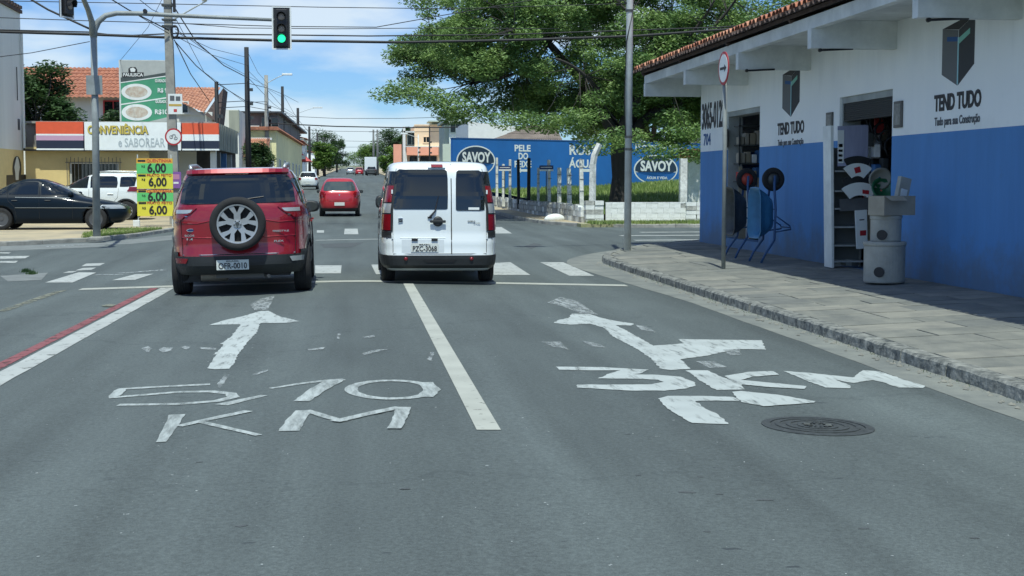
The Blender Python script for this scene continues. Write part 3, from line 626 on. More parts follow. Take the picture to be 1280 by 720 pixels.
while y < 31.75:
    for c_ in range(16):
        x = EX + c_ * 0.40 + random.uniform(-0.015, 0.015); yy = y + random.uniform(-0.008, 0.008); z = rz_(x) + 0.075 + random.uniform(0, 0.012)
        if y > 17.2 and c_ < 3:
            o = link('roof_tile', random.choice(cov), shop, (x - WX, yy - BY1, z - 0.1), (0, 0, random.uniform(-0.03, 0.03))); nt_ += 1
        else: rest.add([(p[0] + x, p[1] + yy, p[2] + z) for p in barrel(0.092, 0.075, 0.46, 1, 4).v], barrel(0.092, 0.075, 0.46, 1, 4).f)
        if c_ < 3: rest.add([(p[0] + x - 0.03, p[1] + yy + 0.105, p[2] + z - 0.015) for p in pan.v], pan.f, 1)
    y += 0.212
o = sp(rest, 'roof_tiling', ['tile', 'tile_dark'], fix=False); o['kind'] = 'stuff'
# painted shop signs: two emblems with the shop name
mm('emb_grey', (0.13, 0.14, 0.145), 0.7); mm('emb_dark', (0.035, 0.04, 0.045), 0.7); mm('emb_blue', (0.02, 0.09, 0.26), 0.7); mm('emb_green', (0.22, 0.52, 0.42), 0.7); mm('emb_line', (0.34, 0.62, 0.66), 0.7)
def wallpoly(name, parent, o, pts, m, d=0.003):
    b = B(); b.prism([(o[0] - d, o[1] - u, o[2] + v_) for u, v_ in pts][::-1], (d, 0, 0)); q = b.obj(name, m, parent); q.matrix_parent_inverse = parent.matrix_basis.inverted(); return q
def emblem(yc, ztop, s, wtext):
    """yc: wall position of the centre edge; s: height of the emblem"""
    o = (WX, yc, ztop); w_ = s * 1.12
    wallpoly('emblem_face', shop, o, [(-w_ * .52, -.10 * s), (-.01, -.17 * s), (-.01, -s), (-w_ * .52, -.80 * s)], 'emb_grey', 0.004)
    wallpoly('emblem_side', shop, o, [(.01, -.17 * s), (w_ * .50, 0), (w_ * .50, -.72 * s), (.01, -s)], 'emb_dark', 0.004)
    wallpoly('emblem_top', shop, o, [(-w_ * .52, -.10 * s), (w_ * .1, -.02 * s), (w_ * .50, .004 * s), (.0, -.165 * s)], 'ink', 0.005)
    wallpoly('emblem_stroke', shop, o, [(-w_ * .36, -.235 * s), (-.012, -.27 * s), (-.012, -.34 * s), (-w_ * .36, -.305 * s)], 'emb_blue', 0.007)
    wallpoly('emblem_stroke', shop, o, [(.022, -.29 * s), (w_ * .36, -.18 * s), (w_ * .36, -.26 * s), (.05, -.37 * s), (.022, -.38 * s)], 'emb_green', 0.007)
    wallpoly('emblem_line', shop, o, [(-.012, -.28 * s), (.022, -.28 * s), (.022, -.985 * s), (-.012, -.985 * s)], 'emb_line', 0.0075)
    def tx(st, z, size, width, m, bold):
        t = text(st, m, shop, (-0.004, yc - BY1, z - 0.1), WALLX, size, bold=bold, width=width); return t
    tx('TEND TUDO', ztop - s * 1.245, 0.29, wtext, 'ink', 0.04)
    tx('Tudo para sua Construção', ztop - s * 1.525, 0.155, wtext * 0.965, 'ink_grey', 0.02)
emblem(17.72, 3.60, 0.86, 1.44); emblem(24.75, 3.52, 0.87, 1.55)
text('3065-0122', 'ink', shop, (-0.004, 30.28 - BY1, 2.90 - 0.1), WALLX, 0.76, bold=0.035, width=1.92)
text('704', 'emb_blue', shop, (-0.004, 30.75 - BY1, 2.40 - 0.1), WALLX, 0.36, bold=0.02, width=0.62)
def plaque(x, y, label):
    p = AX(x, y, WX); t = thing('wall_plaque', label, 'plaque', (WX, p.y, p.z), group='small grey plaques on the shop wall')
    B().box(-0.03, 0, -0.15, 0.15, -0.19, 0.19).obj('box', mm('plaque', (0.13, 0.13, 0.12), 0.5, 0.3, var=0.3), t, bevel=0.006); B().box(-0.034, -0.028, -0.11, 0.11, -0.15, 0.15).obj('face', mm('plaque_face', (0.24, 0.25, 0.23), 0.4, var=0.5, vscale=12), t)
plaque(1124, 143, 'grey wall plaque just right of the open storeroom doorway'); plaque(1038, 155, 'grey wall plaque between the shop name and the doorway'); plaque(908, 173, 'grey wall plaque behind the sign post under the phone number')
# ------------------------------------------------------------------ goods at the doorways
def wheelbarrow(name, label, loc, rz, tray_m, frame_m, hub_m, group='wheelbarrows leaning against the shop wall'):
    """stands upright on its handles, wheel at the top; local: +X towards the wall, tray opens to -X"""
    t = thing(name, label, 'wheelbarrow', loc, rz, group)
    # tray: tapered basin, standing
    n = 20; b = B(); rings = []
    def ring(z0, z1, w0, x, sc):
        zc = (z0 + z1) / 2; hz = (z1 - z0) / 2 * sc; out_ = []
        for k in range(n):
            a = 2 * PI * k / n; r = 1 / (abs(math.cos(a)) ** 6 + abs(math.sin(a)) ** 6) ** (1 / 6)
            zz = zc + hz * r * math.sin(a); ww = w0 * sc * (0.86 + 0.14 * (1 - (zz - z0) / (z1 - z0))); out_.append((x, ww * r * math.cos(a), zz))
        return out_
    rs = [ring(.56, 1.08, .18, .125, .70), ring(.52, 1.12, .215, .11, .82), ring(.46, 1.20, .265, -.02, .95), ring(.42, 1.26, .30, -.155, 1.0), ring(.42, 1.26, .30, -.158, 1.05), ring(.42, 1.26, .30, -.170, 1.05), ring(.42, 1.26, .30, -.172, 1.0), ring(.46, 1.20, .262, -.03, .93), ring(.52, 1.12, .21, .095, .80), ring(.56, 1.08, .18, .108, .68)]
    for r in rs: b.v += r
    for i in range(len(rs) - 1):
        for k in range(n): b.f.append((i * n + k, i * n + (k + 1) % n, (i + 1) * n + (k + 1) % n, (i + 1) * n + k)); b.m.append(0)
    b.f += [tuple(range(n)), tuple(range(9 * n, 10 * n))]; b.m += [0, 0]
    b.obj('tray', tray_m, t, smooth=True)
    for s in (-1, 1):
        b = B(); b.tube([(-0.14, s * .27, 0.0), (-0.06, s * .27, .16), (.10, s * .25, .38), (.14, s * .20, .9), (.15, s * .10, 1.28), (.17, s * .07, 1.47)], 0.021, 8); b.obj('handle', frame_m, t, smooth=True)
        b = B(); b.tube([(.12, s * .23, .80), (.40, s * .20, .62), (.42, s * .20, .56), (.14, s * .23, .52)], 0.013, 6); b.obj('leg', frame_m, t, smooth=True)
    b = B(); b.tube([(.41, -.20, .59), (.41, .20, .59)], 0.012, 6); b.obj('crossbar', frame_m, t, smooth=True); b = B(); b.tube([(.13, -.2, .9), (.13, .2, .9)], 0.012, 6); b.obj('crossbar', frame_m, t, smooth=True)
    wz, wx_ = 1.41, .17; wl = link('wheel', None, t, (wx_, 0, wz))
    prof = [(.115, -.035), (.16, -.045), (.195, -.03), (.203, 0), (.195, .03), (.16, .045), (.115, .035)]
    # wheel turns about the handle-to-handle axis (Y)
    b = B(); b.lathe(prof, 'Y', n=28, cap=False); b.lathe([(.115, -.035), (.115, .035)], 'Y', n=28, cap=False); b.obj('tyre', 'rubber', wl, smooth=True)
    b = B(); b.lathe([(.03, -.05), (.118, -.022), (.118, .022), (.03, .05)], 'Y', n=24); b.obj('hub', hub_m, wl, smooth=True)
    b = B(); b.tube([(0, -.09, 0), (0, .09, 0)], 0.012, 6); b.obj('axle', frame_m, wl)
    return t
mm('tray_blue', (0.04, 0.19, 0.36), 0.45, 0.0, var=0.25, vscale=5); mm('tray_black', (0.075, 0.085, 0.085), 0.5, 0.4, var=0.4, vscale=5); mm('frame_blue', (0.03, 0.09, 0.22), 0.5); mm('hub_red', (0.42, 0.05, 0.03), 0.5)
w1 = wheelbarrow('wheelbarrow', 'blue wheelbarrow standing on its handles against the blue wall', (6.98, 23.45, 0.115), 0.10, 'tray_blue', 'frame_blue', 'steel_dark')
w2 = wheelbarrow('wheelbarrow', 'dark grey wheelbarrow with a red wheel hub leaning by the first doorway', (6.93, 24.9, 0.115), 0.10, 'tray_black', 'frame_blue', 'hub_red')
# concrete inspection rings and box
def ring_(loc, r, h, label, lid_):
    t = thing('concrete_ring', label, 'concrete ring', loc, 0, 'stacked concrete rings by the doorway')
    b = B(); b.lathe([(r * .97, 0), (r, .02), (r, h - .02), (r * .985, h)], n=40); b.obj('drum', 'concrete_ring', t, smooth=False)
    b = B(); b.lathe([(r * 1.03, h), (r * 1.05, h + .012), (r * 1.05, h + .04), (r * 1.02, h + .052), (0.01, h + .054)], n=40); b.obj('lid', 'concrete_ring', t)
    a = math.radians(-125); d = Vector((math.cos(a), math.sin(a), 0)); hz = h * .30
    b = B(); rr = 0.062; c_ = d * (r + 0.012) + Vector((0, 0, hz)); u = Vector((-d.y, d.x, 0)); Vz = Vector((0, 0, 1)); n = 20
    vs = []
    for rad, off in ((rr * 1.12, -.04), (rr * 1.12, 0.006), (rr * .8, 0.006), (rr * .78, 0.003)):
        vs += [c_ + d * off + (u * math.cos(2 * PI * k / n) + Vz * math.sin(2 * PI * k / n)) * rad for k in range(n)]
    b.add(vs, [(i * n + k, i * n + (k + 1) % n, (i + 1) * n + (k + 1) % n, (i + 1) * n + k) for i in range(3) for k in range(n)] + [tuple(range(3 * n, 4 * n))]); b.obj('pipe_hole', 'black', t)
    return t
bz = 0.125; P0 = G(1105, 352, 0.15)
cx_, cy_ = 7.28, 18.85
cy_ = 18.45; cx_ = AY(1105, 350, cy_).x
ring_((cx_, cy_, bz), 0.275, 0.50, 'large grey concrete ring standing on the sidewalk, bottom of the stack', 1)
ring_((cx_ + 0.02, cy_ + 0.02, bz + .556), 0.205, 0.30, 'smaller grey concrete ring on top of the large one', 1)
t = thing('cardboard_box', 'open grey cardboard box on top of the concrete rings', 'box', (cx_ + 0.08, cy_ - 0.02, bz + .556 + .355), 0.35)
mm('card', (0.36, 0.33, 0.26), 0.9, var=0.15, vscale=4); b = B()
for q in ((-.27, .27, -.16, -.15), (-.27, .27, .15, .16), (-.27, -.26, -.15, .15), (.26, .27, -.15, .15)): b.box(q[0], q[1], q[2], q[3], 0, .26)
b.box(-.26, .26, -.15, .15, 0, .008); b.obj('carton', 'card', t)
b = B(); b.hexa([(-.27, -.16, .262), (.05, -.16, .262), (.05, -.165, .262), (-.27, -.165, .262), (-.25, -.27, .20), (.03, -.27, .20), (.03, -.275, .20), (-.25, -.275, .20)]); b.obj('flap', 'card', t)
t2 = thing('packet', 'pale cardboard packet leaning upright in the open box', 'packet', (cx_ + 0.14, cy_ - 0.02, bz + .556 + .38), 0.35, rot=(0, 0.22, 0.35)); B().box(-.07, .12, -.05, .02, 0, .50).obj('carton', 'concrete_ring', t2, bevel=.006); B().box(-.03, .08, -.054, -.050, .18, .34).obj('label', 'sign_white', t2)
mm('goods_red', (0.5, 0.05, 0.05), 0.6); mm('goods_white', (0.8, 0.82, 0.8), 0.7, var=0.2, vscale=6); mm('goods_wood', (0.33, 0.29, 0.20), 0.8, var=0.3, vscale=4); mm('goods_blue', (0.04, 0.13, 0.30), 0.6)
# display rack standing in front of the storeroom doorway, its shelves towards the street
RY = 21.55; U = RY / FPX
def rX(x): return AY(x, 300, RY).x
def rZ(y): return AY(1060, y, RY).z
rk = thing('display_rack', 'tall grey metal shelf rack beside the open storeroom doorway', 'shelf rack', (rX(1038), RY, 0.125), 0)
mm('rack', (0.40, 0.43, 0.42), 0.6, 0.2, var=0.3, vscale=4); WR = rX(1086) - rX(1038); HR = rZ(157) - .125
b = B(); b.hexa([(.03, 0, 0), (.07, 0, 0), (.07, .36, 0), (.03, .36, 0), (-.03, 0, HR), (.02, 0, HR), (.02, .36, HR), (-.03, .36, HR)]); b.obj('side_panel', mm('rack_side', (0.80, 0.84, 0.80), 0.6, var=0.2, vscale=2), rk, bevel=.004)
for x, y in ((WR - .03, 0), (WR - .03, .33)): B().box(x, x + .03, y, y + .03, 0, 1.9).obj('upright', 'rack', rk)
for y in (262, 285, 308, 328, 240, 215): z = rZ(y) - .125; B().box(.06, WR, .0, .36, z, z + .025).obj('shelf', 'rack', rk)
B().box(.06, WR, .35, .362, .05, 1.9).obj('back_panel', mm('rack_back', (0.16, 0.18, 0.18), 0.7), rk)
for x in (1046, 1060): B().box(rX(x) - rX(1038), rX(x) - rX(1038) + .10, .08, .3, .03, .12).obj('tray', 'rack', rk)
def hang(name, label, cat, pts, m, off, th=0.015, marks=None, group=None):
    """flat goods fixed to the front of the rack; outline measured on the rack's front"""
    cx0, cz0 = sum(p[0] for p in pts) / len(pts), sum(p[1] for p in pts) / len(pts); t = thing(name, label, cat, (rX(cx0), RY - off, rZ(cz0)), group=group)
    q = lambda P: [(rX(x) - rX(cx0), 0, rZ(y) - rZ(cz0)) for x, y in P]
    b = B(); b.prism(q(pts), (0, th, 0)); b.obj('panel', m, t)
    for mk in (marks or []):
        b = B(); b.prism([(p[0], -.004, p[2]) for p in q(mk[0])], (0, .0035, 0)); b.obj('label', mk[1], t)
    return t
mm('poly_sheet', (0.42, 0.45, 0.60), 0.25, var2=(0.26, 0.28, 0.40), vscale=3, streak=True); mm('tray_white', (0.80, 0.85, 0.82), 0.5)
hang('plastic_sheet', 'translucent bluish plastic sheet propped at the top of the rack', 'sheet', [(1043, 158), (1081, 156), (1081, 206), (1044, 208)], 'poly_sheet', .06, .006, [([(1043, 163), (1051, 163), (1051, 204), (1044, 204)], 'sign_white'), ([(1044.5, 180), (1049.5, 180), (1049.5, 184), (1044.5, 184)], 'ink'), ([(1044.5, 187), (1049.5, 187), (1049.5, 190), (1044.5, 190)], 'ink'), ([(1044.5, 193), (1049.5, 193), (1049.5, 196), (1044.5, 196)], 'ink'), ([(1044.5, 199), (1049.5, 199), (1049.5, 202), (1044.5, 202)], 'ink')])
def fan(cx, cy, r0, r1, a, n=12):
    return [(cx + r0 * math.sin(t), cy - r0 * math.cos(t)) for t in [-a + 2 * a * k / n for k in range(n + 1)]] + [(cx + r1 * math.sin(t), cy - r1 * math.cos(t)) for t in [a - 2 * a * k / n for k in range(n + 1)]]
for nm, cx, cy, ro, ri, aa in (('upper', 1068, 231, 27, 11, .72), ('lower', 1070.5, 263, 35, 19, .70)):
    hang('fan_shaped_tray', 'white fan-shaped panel with a red tag, %s of two on the rack' % nm, 'panel', fan(cx, cy, ri, ro, aa), 'tray_white', .10 if nm == 'upper' else .12, .02, [([(cx - 5, cy - ro + 6), (cx + 2, cy - ro + 4), (cx + 4, cy - ro + 11), (cx - 3, cy - ro + 13)] if nm == 'upper' else [(cx + 3, cy - ro + 9), (cx + 11, cy - ro + 10), (cx + 11, cy - ro + 15), (cx + 3, cy - ro + 14)], 'sign_red')], 'fan-shaped panels on the rack')
    hang('fan_shaped_cover', 'black curved panel behind the %s white fan-shaped one' % nm, 'panel', fan(cx, cy, ro - 6, ro + 9, .50), 'black_plastic', .08, .015, None, 'fan-shaped panels on the rack')
hang('dark_board', 'plain dark grey board at the front middle of the rack', 'board', [(1047, 249), (1085, 247), (1086, 262), (1048, 264)], mm('dboard', (0.12, 0.13, 0.135), 0.6, var=0.3), .07)
hang('fuse_board', 'narrow white board with a red label standing low on the rack', 'board', [(1066, 263), (1080, 262), (1082, 310), (1069, 311)], 'tray_white', .10, .05, [([(1072, 288), (1079.5, 287.5), (1079.5, 294), (1072, 294.5)], 'sign_red'), ([(1071, 274), (1077, 273.5), (1077, 275), (1071, 275.5)], 'ink_grey')])
hang('cardboard_strip', 'brown board edge beside the narrow white board', 'board', [(1081, 264), (1086, 264), (1090, 308), (1084, 308)], 'goods_wood' if 'goods_wood' in MT else 'concrete', .05, .02)
p = AY(1099, 222, 20.9); t = thing('plastic_basin', 'grey upturned basin above the green one in the doorway', 'basin', tuple(p), rot=(1.9, .1, 0)); B().lathe([(.02, 0), (.13, .01), (.16, .05), (.18, .05), (.18, .065), (.15, .06), (.11, .02), (.02, .02)], n=24, cap=False).obj('basin', mm('basin_grey', (0.30, 0.31, 0.28), 0.6), t, smooth=True)
p = AY(1101, 238, 20.9); t = thing('plastic_basin', 'green plastic basin in the doorway behind the fan-shaped panels', 'basin', tuple(p), rot=(1.2, .1, 0)); B().lathe([(.02, 0), (.13, .01), (.15, .07), (.18, .07), (.18, .085), (.14, .08), (.11, .02), (.02, .02)], n=24, cap=False).obj('basin', mm('basin_green', (0.02, 0.13, 0.06), 0.4), t, smooth=True)
p = AY(1100, 245, 20.9); t = thing('crate', 'dark crate carrying the two basins inside the doorway', 'crate', (p.x, 20.95, .125)); B().box(-.02, .20, -.12, .2, 0, p.z - .18).obj('crate_box', 'steel_dark', t, bevel=.01)
# goods seen inside the two doorways
sh = thing('storeroom_shelf', 'dark shelf with goods just inside the first doorway', 'shelf', (8.28, 28.62, 0.12))
for z in (0.75, 1.35, 1.72, 2.1, 2.5): B().box(-.3, .27, 0, .4, z, z + .03).obj('shelf_board', 'steel_dark', sh)
for x in (-.3, .24): B().box(x, x + .03, 0, .03, 0, 2.7).obj('upright', 'steel_dark', sh)
gi = 0
LBL = {'goods_red': 'red', 'goods_white': 'white', 'goods_wood': 'brown', 'goods_blue': 'blue', 'card': 'tan'}
for z in (1.38, 1.75, 2.13):
    y = 8.0; kk = 0
    while y < 8.5:
        wd = random.uniform(.07, .16); m_ = random.choice(list(LBL)); h = random.uniform(.16, .30)
        t = thing('goods_packet', '%s packet, %s from the left on the %s shelf inside the first doorway' % (LBL[m_], ORD[kk], {1.38: 'lowest', 1.75: 'middle', 2.13: 'top'}[z]), 'packet', (y + wd / 2, 28.66, z + 0.12), group='packets on the shelf inside the first doorway'); B().box(-wd / 2, wd / 2, 0, .25, 0, h).obj('carton', m_, t, bevel=.012); y += wd + random.uniform(.01, .04); kk += 1
for k in range(7):
    y = 8.0 + k * .075; t = thing('timber_batten', 'pale batten inside the first doorway, %s of seven from the left' % ORD[k], 'batten', (y, 28.5, 0.30), rot=(-.06, random.uniform(-.03, .03), 0), group='battens leaning inside the first doorway'); B().box(-.035, .035, 0, .03, 0, random.uniform(1.2, 1.55)).obj('batten', random.choice(['goods_wood', 'goods_white']), t)
for k in range(10):
    y = 21.75 + random.random() * .3; z = 2.4 - .13 * k; x = 8.22 + random.random() * .35
    m_ = random.choice(['goods_red', 'goods_white', 'goods_wood', 'goods_blue', 'steel_dark', 'steel_dark'])
    t = thing('hanging_goods', '%s packet hanging inside the storeroom doorway, %s highest' % (LBL.get(m_, 'dark'), ORD[k]), 'packet', (x, y, z), group='goods hanging inside the storeroom'); B().box(-.08, .08, -.03, .03, -.16, .1).obj('packet', m_, t, bevel=.01); B().tube([(0, 0, .1), (0, 0, 3.7 - z)], .004, 4).obj('string', 'black', t)
for k in range(24):
    m_ = random.choice(['goods_red', 'goods_white', 'goods_white', 'goods_wood', 'goods_blue', 'steel_dark']); x = 8.12 + .04 * (k % 12) + random.uniform(-.01, .01); y = 21.3 + random.random() * .5; z = .55 + .62 * (k // 12) + random.random() * .9
    t = thing('boxed_goods', '%s box in the tall stack inside the storeroom, %s %s from the left' % (LBL.get(m_, 'dark'), ['lower', 'upper'][k // 12], ORD[k % 12]), 'box', (x, y, z), group='boxes stacked inside the storeroom'); B().box(-.05, .05, -.08, .08, 0, random.uniform(.12, .3)).obj('carton', m_, t, bevel=.01)
for k in range(5):
    t = thing('cable_coil', 'coil of hose in the storeroom doorway, %s from the top' % ORD[k], 'coil', (8.15 + .05 * k, 21.5 - k * .08, 2.5 - .12 * k), group='coils hanging in the storeroom doorway')
    b = B(); b.tube([(.12 * math.cos(a), .02 * math.sin(a * 3), .15 * math.sin(a)) for a in [2 * PI * q / 20 for q in range(41)]], .018, 6); b.obj('hose', 'black_plastic', t, smooth=True)
# ================================================================== VEHICLES
def smooth_interp(keys, zs, win=0.02):
    ks = sorted(keys); X = [k[0] for k in ks]; Yv = [k[1] for k in ks]
    fz = lambda z: float(np.interp(z, X, Yv))
    return [sum(fz(z + d) for d in (-win, -win / 2, 0, win / 2, win)) / 5 for z in zs]
class Car:
    """body defined by horizontal slices; local frame: +Y forward, origin on the ground under the middle of the rear axle"""
    def __init__(s, hw, yr, yf, nr=6, nf=5, win=0.02):
        s.hw, s.yr, s.yf, s.nr, s.nf, s.win = hw, yr, yf, nr, nf, win
    def q(s, z):
        return tuple(smooth_interp(k, [z], s.win)[0] for k in (s.hw, s.yr, s.yf))
    def pt(s, z, phi, eps=0.0):
        w_, a, c = s.q(z); n = s.nr if math.sin(phi) < 0 else s.nf; cy = (a + c) / 2; l = (c - a) / 2
        cc, ss = math.cos(phi), math.sin(phi); r = (abs(cc) ** n + abs(ss) ** n) ** (-1 / n)
        return (((w_ + eps) * r * cc), cy + (l + eps) * r * ss, z)
    def R(s, x, z, eps=0.0):       # rear skin
        w_, a, c = s.q(z); l = (c - a) / 2; u = min(0.9999, abs(x) / (w_ + eps))
        return (a + c) / 2 - (l + eps) * (1 - u ** s.nr) ** (1 / s.nr)
    def Fr(s, x, z, eps=0.0):
        w_, a, c = s.q(z); l = (c - a) / 2; u = min(0.9999, abs(x) / w_)
        return (a + c) / 2 + (l + eps) * (1 - u ** s.nf) ** (1 / s.nf)
    def W(s, y, z, eps=0.0):
        w_, a, c = s.q(z); l = (c - a) / 2; v = (y - (a + c) / 2) / (l + eps); n = s.nr if v < 0 else s.nf
        return (w_ + eps) * (1 - min(0.9999, abs(v)) ** n) ** (1 / n)
    def body(s, zs, roof, name, m, parent, wheels, wr, N_=120):
        b = B(); k_ = len(zs)
        for z in zs:
            for k in range(N_): b.v.append(s.pt(z, 2 * PI * k / N_))
        w_, a, c = s.q(zs[-1]); ztop = zs[-1]; cy = (a + c) / 2
        for sc, zz in roof:
            for k in range(N_):
                x, y, z = s.pt(ztop, 2 * PI * k / N_); f = 1 - (1 - sc) * 1.0; l = (c - a) / 2; yy = (y - cy); b.v.append((x * sc, cy + yy * (1 - (1 - sc) * (w_ / l) * 0.8), ztop + zz))
        rows = k_ + len(roof)
        for i in range(rows - 1):
            for k in range(N_): b.f.append((i * N_ + k, i * N_ + (k + 1) % N_, (i + 1) * N_ + (k + 1) % N_, (i + 1) * N_ + k)); b.m.append(0)
        # close roof and floor with strips across
        def capf(off, flip):
            q = N_ // 4
            for k in range(N_ // 2):
                pass
            half = N_ // 2; fs = []
            for k in range(half // 1):
                a0 = k; a1 = (k + 1); b0 = (N_ - k) % N_; b1 = (N_ - k - 1) % N_
                ids = [a0, a1, b1, b0]; u = []
                for i_ in ids:
                    if i_ not in u: u.append(i_)
                if len(u) >= 3: fs.append(tuple(off + i_ for i_ in (u[::-1] if flip else u)))
            b.f.extend(fs); b.m.extend([0] * len(fs))
        capf(0, True); capf((rows - 1) * N_, False)
        me = b.mesh(name, [m, 'black'], True)
        bm = bmesh.new(); bm.from_mesh(me); bmesh.ops.recalc_face_normals(bm, faces=bm.faces); bm.to_mesh(me); bm.free()
        o = link(name, me)
        if wheels:
            cb = B()
            for (y, z) in wheels:
                for sgn in (-1, 1):
                    cb.lathe([(wr, sgn * 0.56), (wr, sgn * 1.2)] if sgn > 0 else [(wr, -1.2), (wr, -0.56)], 'X', (0, y, z), 32)
            cm = cb.mesh('cut', ['black']); bm = bmesh.new(); bm.from_mesh(cm); bmesh.ops.recalc_face_normals(bm, faces=bm.faces); bm.to_mesh(cm); bm.free()
            co = link('cut', cm); md = o.modifiers.new('b', 'BOOLEAN'); md.object = co; md.operation = 'DIFFERENCE'; md.solver = 'EXACT'; md.material_mode = 'TRANSFER'
            dg = bpy.context.evaluated_depsgraph_get(); ne = bpy.data.meshes.new_from_object(o.evaluated_get(dg)); 
            o.modifiers.clear(); o.data = ne; COL.objects.unlink(co); bpy.data.objects.remove(co)
        o.name = name; o.parent = parent
        return o
    def patch(s, name, parent, m, rows, face='rear', eps=0.006, nx=14, sub=3, skirt=0.03, side=1):
        """panel following the skin: rows = [(z, u0, u1)], u is x (rear/front) or y (side)"""
        R_ = []
        for i in range(len(rows) - 1):
            for k in range(sub):
                t = k / sub; R_.append(tuple(rows[i][j] * (1 - t) + rows[i + 1][j] * t for j in range(3)))
        R_.append(rows[-1])
        def P(u, z, e):
            if face != 'side': lim = (s.q(z)[0] + e) * 0.985; u = max(-lim, min(lim, u))
            if face == 'rear': return (u, s.R(u, z, e), z)
            if face == 'front': return (u, s.Fr(u, z, e), z)
            return (side * s.W(u, z, e), u, z)
        b = B(); n = nx + 1
        for z, u0, u1 in R_:
            for k in range(n): b.v.append(P(u0 + (u1 - u0) * k / nx, z, eps))
        for i in range(len(R_) - 1):
            for k in range(nx): b.f.append((i * n + k, i * n + k + 1, (i + 1) * n + k + 1, (i + 1) * n + k)); b.m.append(0)
        o0 = len(b.v); rim = [(0, k) for k in range(n)] + [(i, n - 1) for i in range(1, len(R_))] + [(len(R_) - 1, k) for k in range(n - 2, -1, -1)] + [(i, 0) for i in range(len(R_) - 2, 0, -1)]
        for i, k in rim: z, u0, u1 = R_[i]; b.v.append(P(u0 + (u1 - u0) * k / nx, z, eps - skirt))
        for j in range(len(rim)):
            a0 = rim[j][0] * n + rim[j][1]; a1 = rim[(j + 1) % len(rim)][0] * n + rim[(j + 1) % len(rim)][1]; b.f.append((a0, o0 + j, o0 + (j + 1) % len(rim), a1)); b.m.append(0)
        return b.obj(name, m, parent, smooth=False if skirt else True)
    def band(s, name, parent, m, zs, phi0, phi1, eps, N_=60):
        """strip wrapped round the body between two plan angles"""
        b = B(); n = N_ + 1
        for e, z in [(eps - 0.05, zs[0])] + [(eps, z) for z in zs] + [(eps - 0.05, zs[-1])]:
            for k in range(n): b.v.append(s.pt(z, phi0 + (phi1 - phi0) * k / N_, e))
        for i in range(len(zs) + 1):
            for k in range(N_): b.f.append((i * n + k, i * n + k + 1, (i + 1) * n + k + 1, (i + 1) * n + k)); b.m.append(0)
        return b.obj(name, m, parent, smooth=False)
    def seam(s, parent, pts, face='rear', side=1, wd=0.010, eps=0.002, m='black', name='seam'):
        b = B(); P3 = []
        for i in range(len(pts) - 1):
            for k in range(6):
                t = k / 6; P3.append((pts[i][0] * (1 - t) + pts[i + 1][0] * t, pts[i][1] * (1 - t) + pts[i + 1][1] * t))
        P3.append(pts[-1])
        f = (lambda u, z: (u, s.R(u, z, eps), z)) if face == 'rear' else (lambda u, z: (side * s.W(u, z, eps), u, z))
        b.tube([f(u, z) for u, z in P3], wd / 2, 4); return b.obj(name, m, parent)
def wheel(parent, x, y, r, wd, sgn, rim='alloy', spokes=5, steel=False):
    w_ = link('wheel', None, parent, (x, y, r)); b = B(); h = wd / 2; rr = r * 0.66
    b.lathe([(rr, -h * .9), (r * .93, -h), (r * .985, -h * .8), (r, -h * .4), (r, h * .4), (r * .985, h * .8), (r * .93, h), (rr, h * .9)], 'X', n=40, cap=False)
    for q in (-.45, -.15, .15, .45): b.lathe([(r + .0, h * (q - .05)), (r + .004, h * (q - .04)), (r + .004, h * (q + .04)), (r, h * (q + .05))], 'X', n=40, cap=False)
    b.obj('tyre', 'rubber', w_, smooth=True)
    b = B(); b.lathe([(rr, h * .9 * sgn), (rr * .93, h * .8 * sgn), (rr * .9, h * .2 * sgn), (rr * .9, -h * .85 * sgn)], 'X', n=32, cap=False)
    b.lathe([(rr * .9, h * .1 * sgn), (.02, h * .1 * sgn)], 'X', n=32, mi=1)
    for k in range(spokes):
        a = 2 * PI * k / spokes + PI / 2; d = Vector((0, math.cos(a), math.sin(a))); t_ = Vector((0, -d.z, d.y)); e = Vector((sgn, 0, 0))
        for br in (-1, 1):
            p0 = e * h * .62 + d * .03 + t_ * br * .012; p1 = e * h * .72 + d * rr * .94 + t_ * br * rr * .27
            dd = (p1 - p0).normalized().cross(e).normalized() * (.022 if not steel else .05)
            b.hexa([p0 - dd - e * .02, p0 + dd - e * .02, p1 + dd * 1.2 - e * .02, p1 - dd * 1.2 - e * .02, p0 - dd, p0 + dd, p1 + dd * 1.2, p1 - dd * 1.2])
    b.lathe([(.055, h * .5 * sgn), (.05, h * .78 * sgn), (.02, h * .8 * sgn)], 'X', n=16); b.obj('rim', [rim, 'black'], w_)
    return w_
def plate(parent, s, x, y, z, wd=0.40, ht=0.13, name='number_plate', tiny=None):
    p = link(name, None, parent, (x, y, z)); B().box(-wd / 2, wd / 2, 0, .008, -ht / 2, ht / 2).obj('plate', 'plate_white', p, bevel=.003)
    if s: text(s, 'ink', p, (0, -.002, -.016), FRONT, ht * .82, bold=.012, width=wd * .88)
    if tiny: text(tiny, 'ink', p, (0, -.002, ht * .36), FRONT, ht * .2, width=wd * .4)
    return p
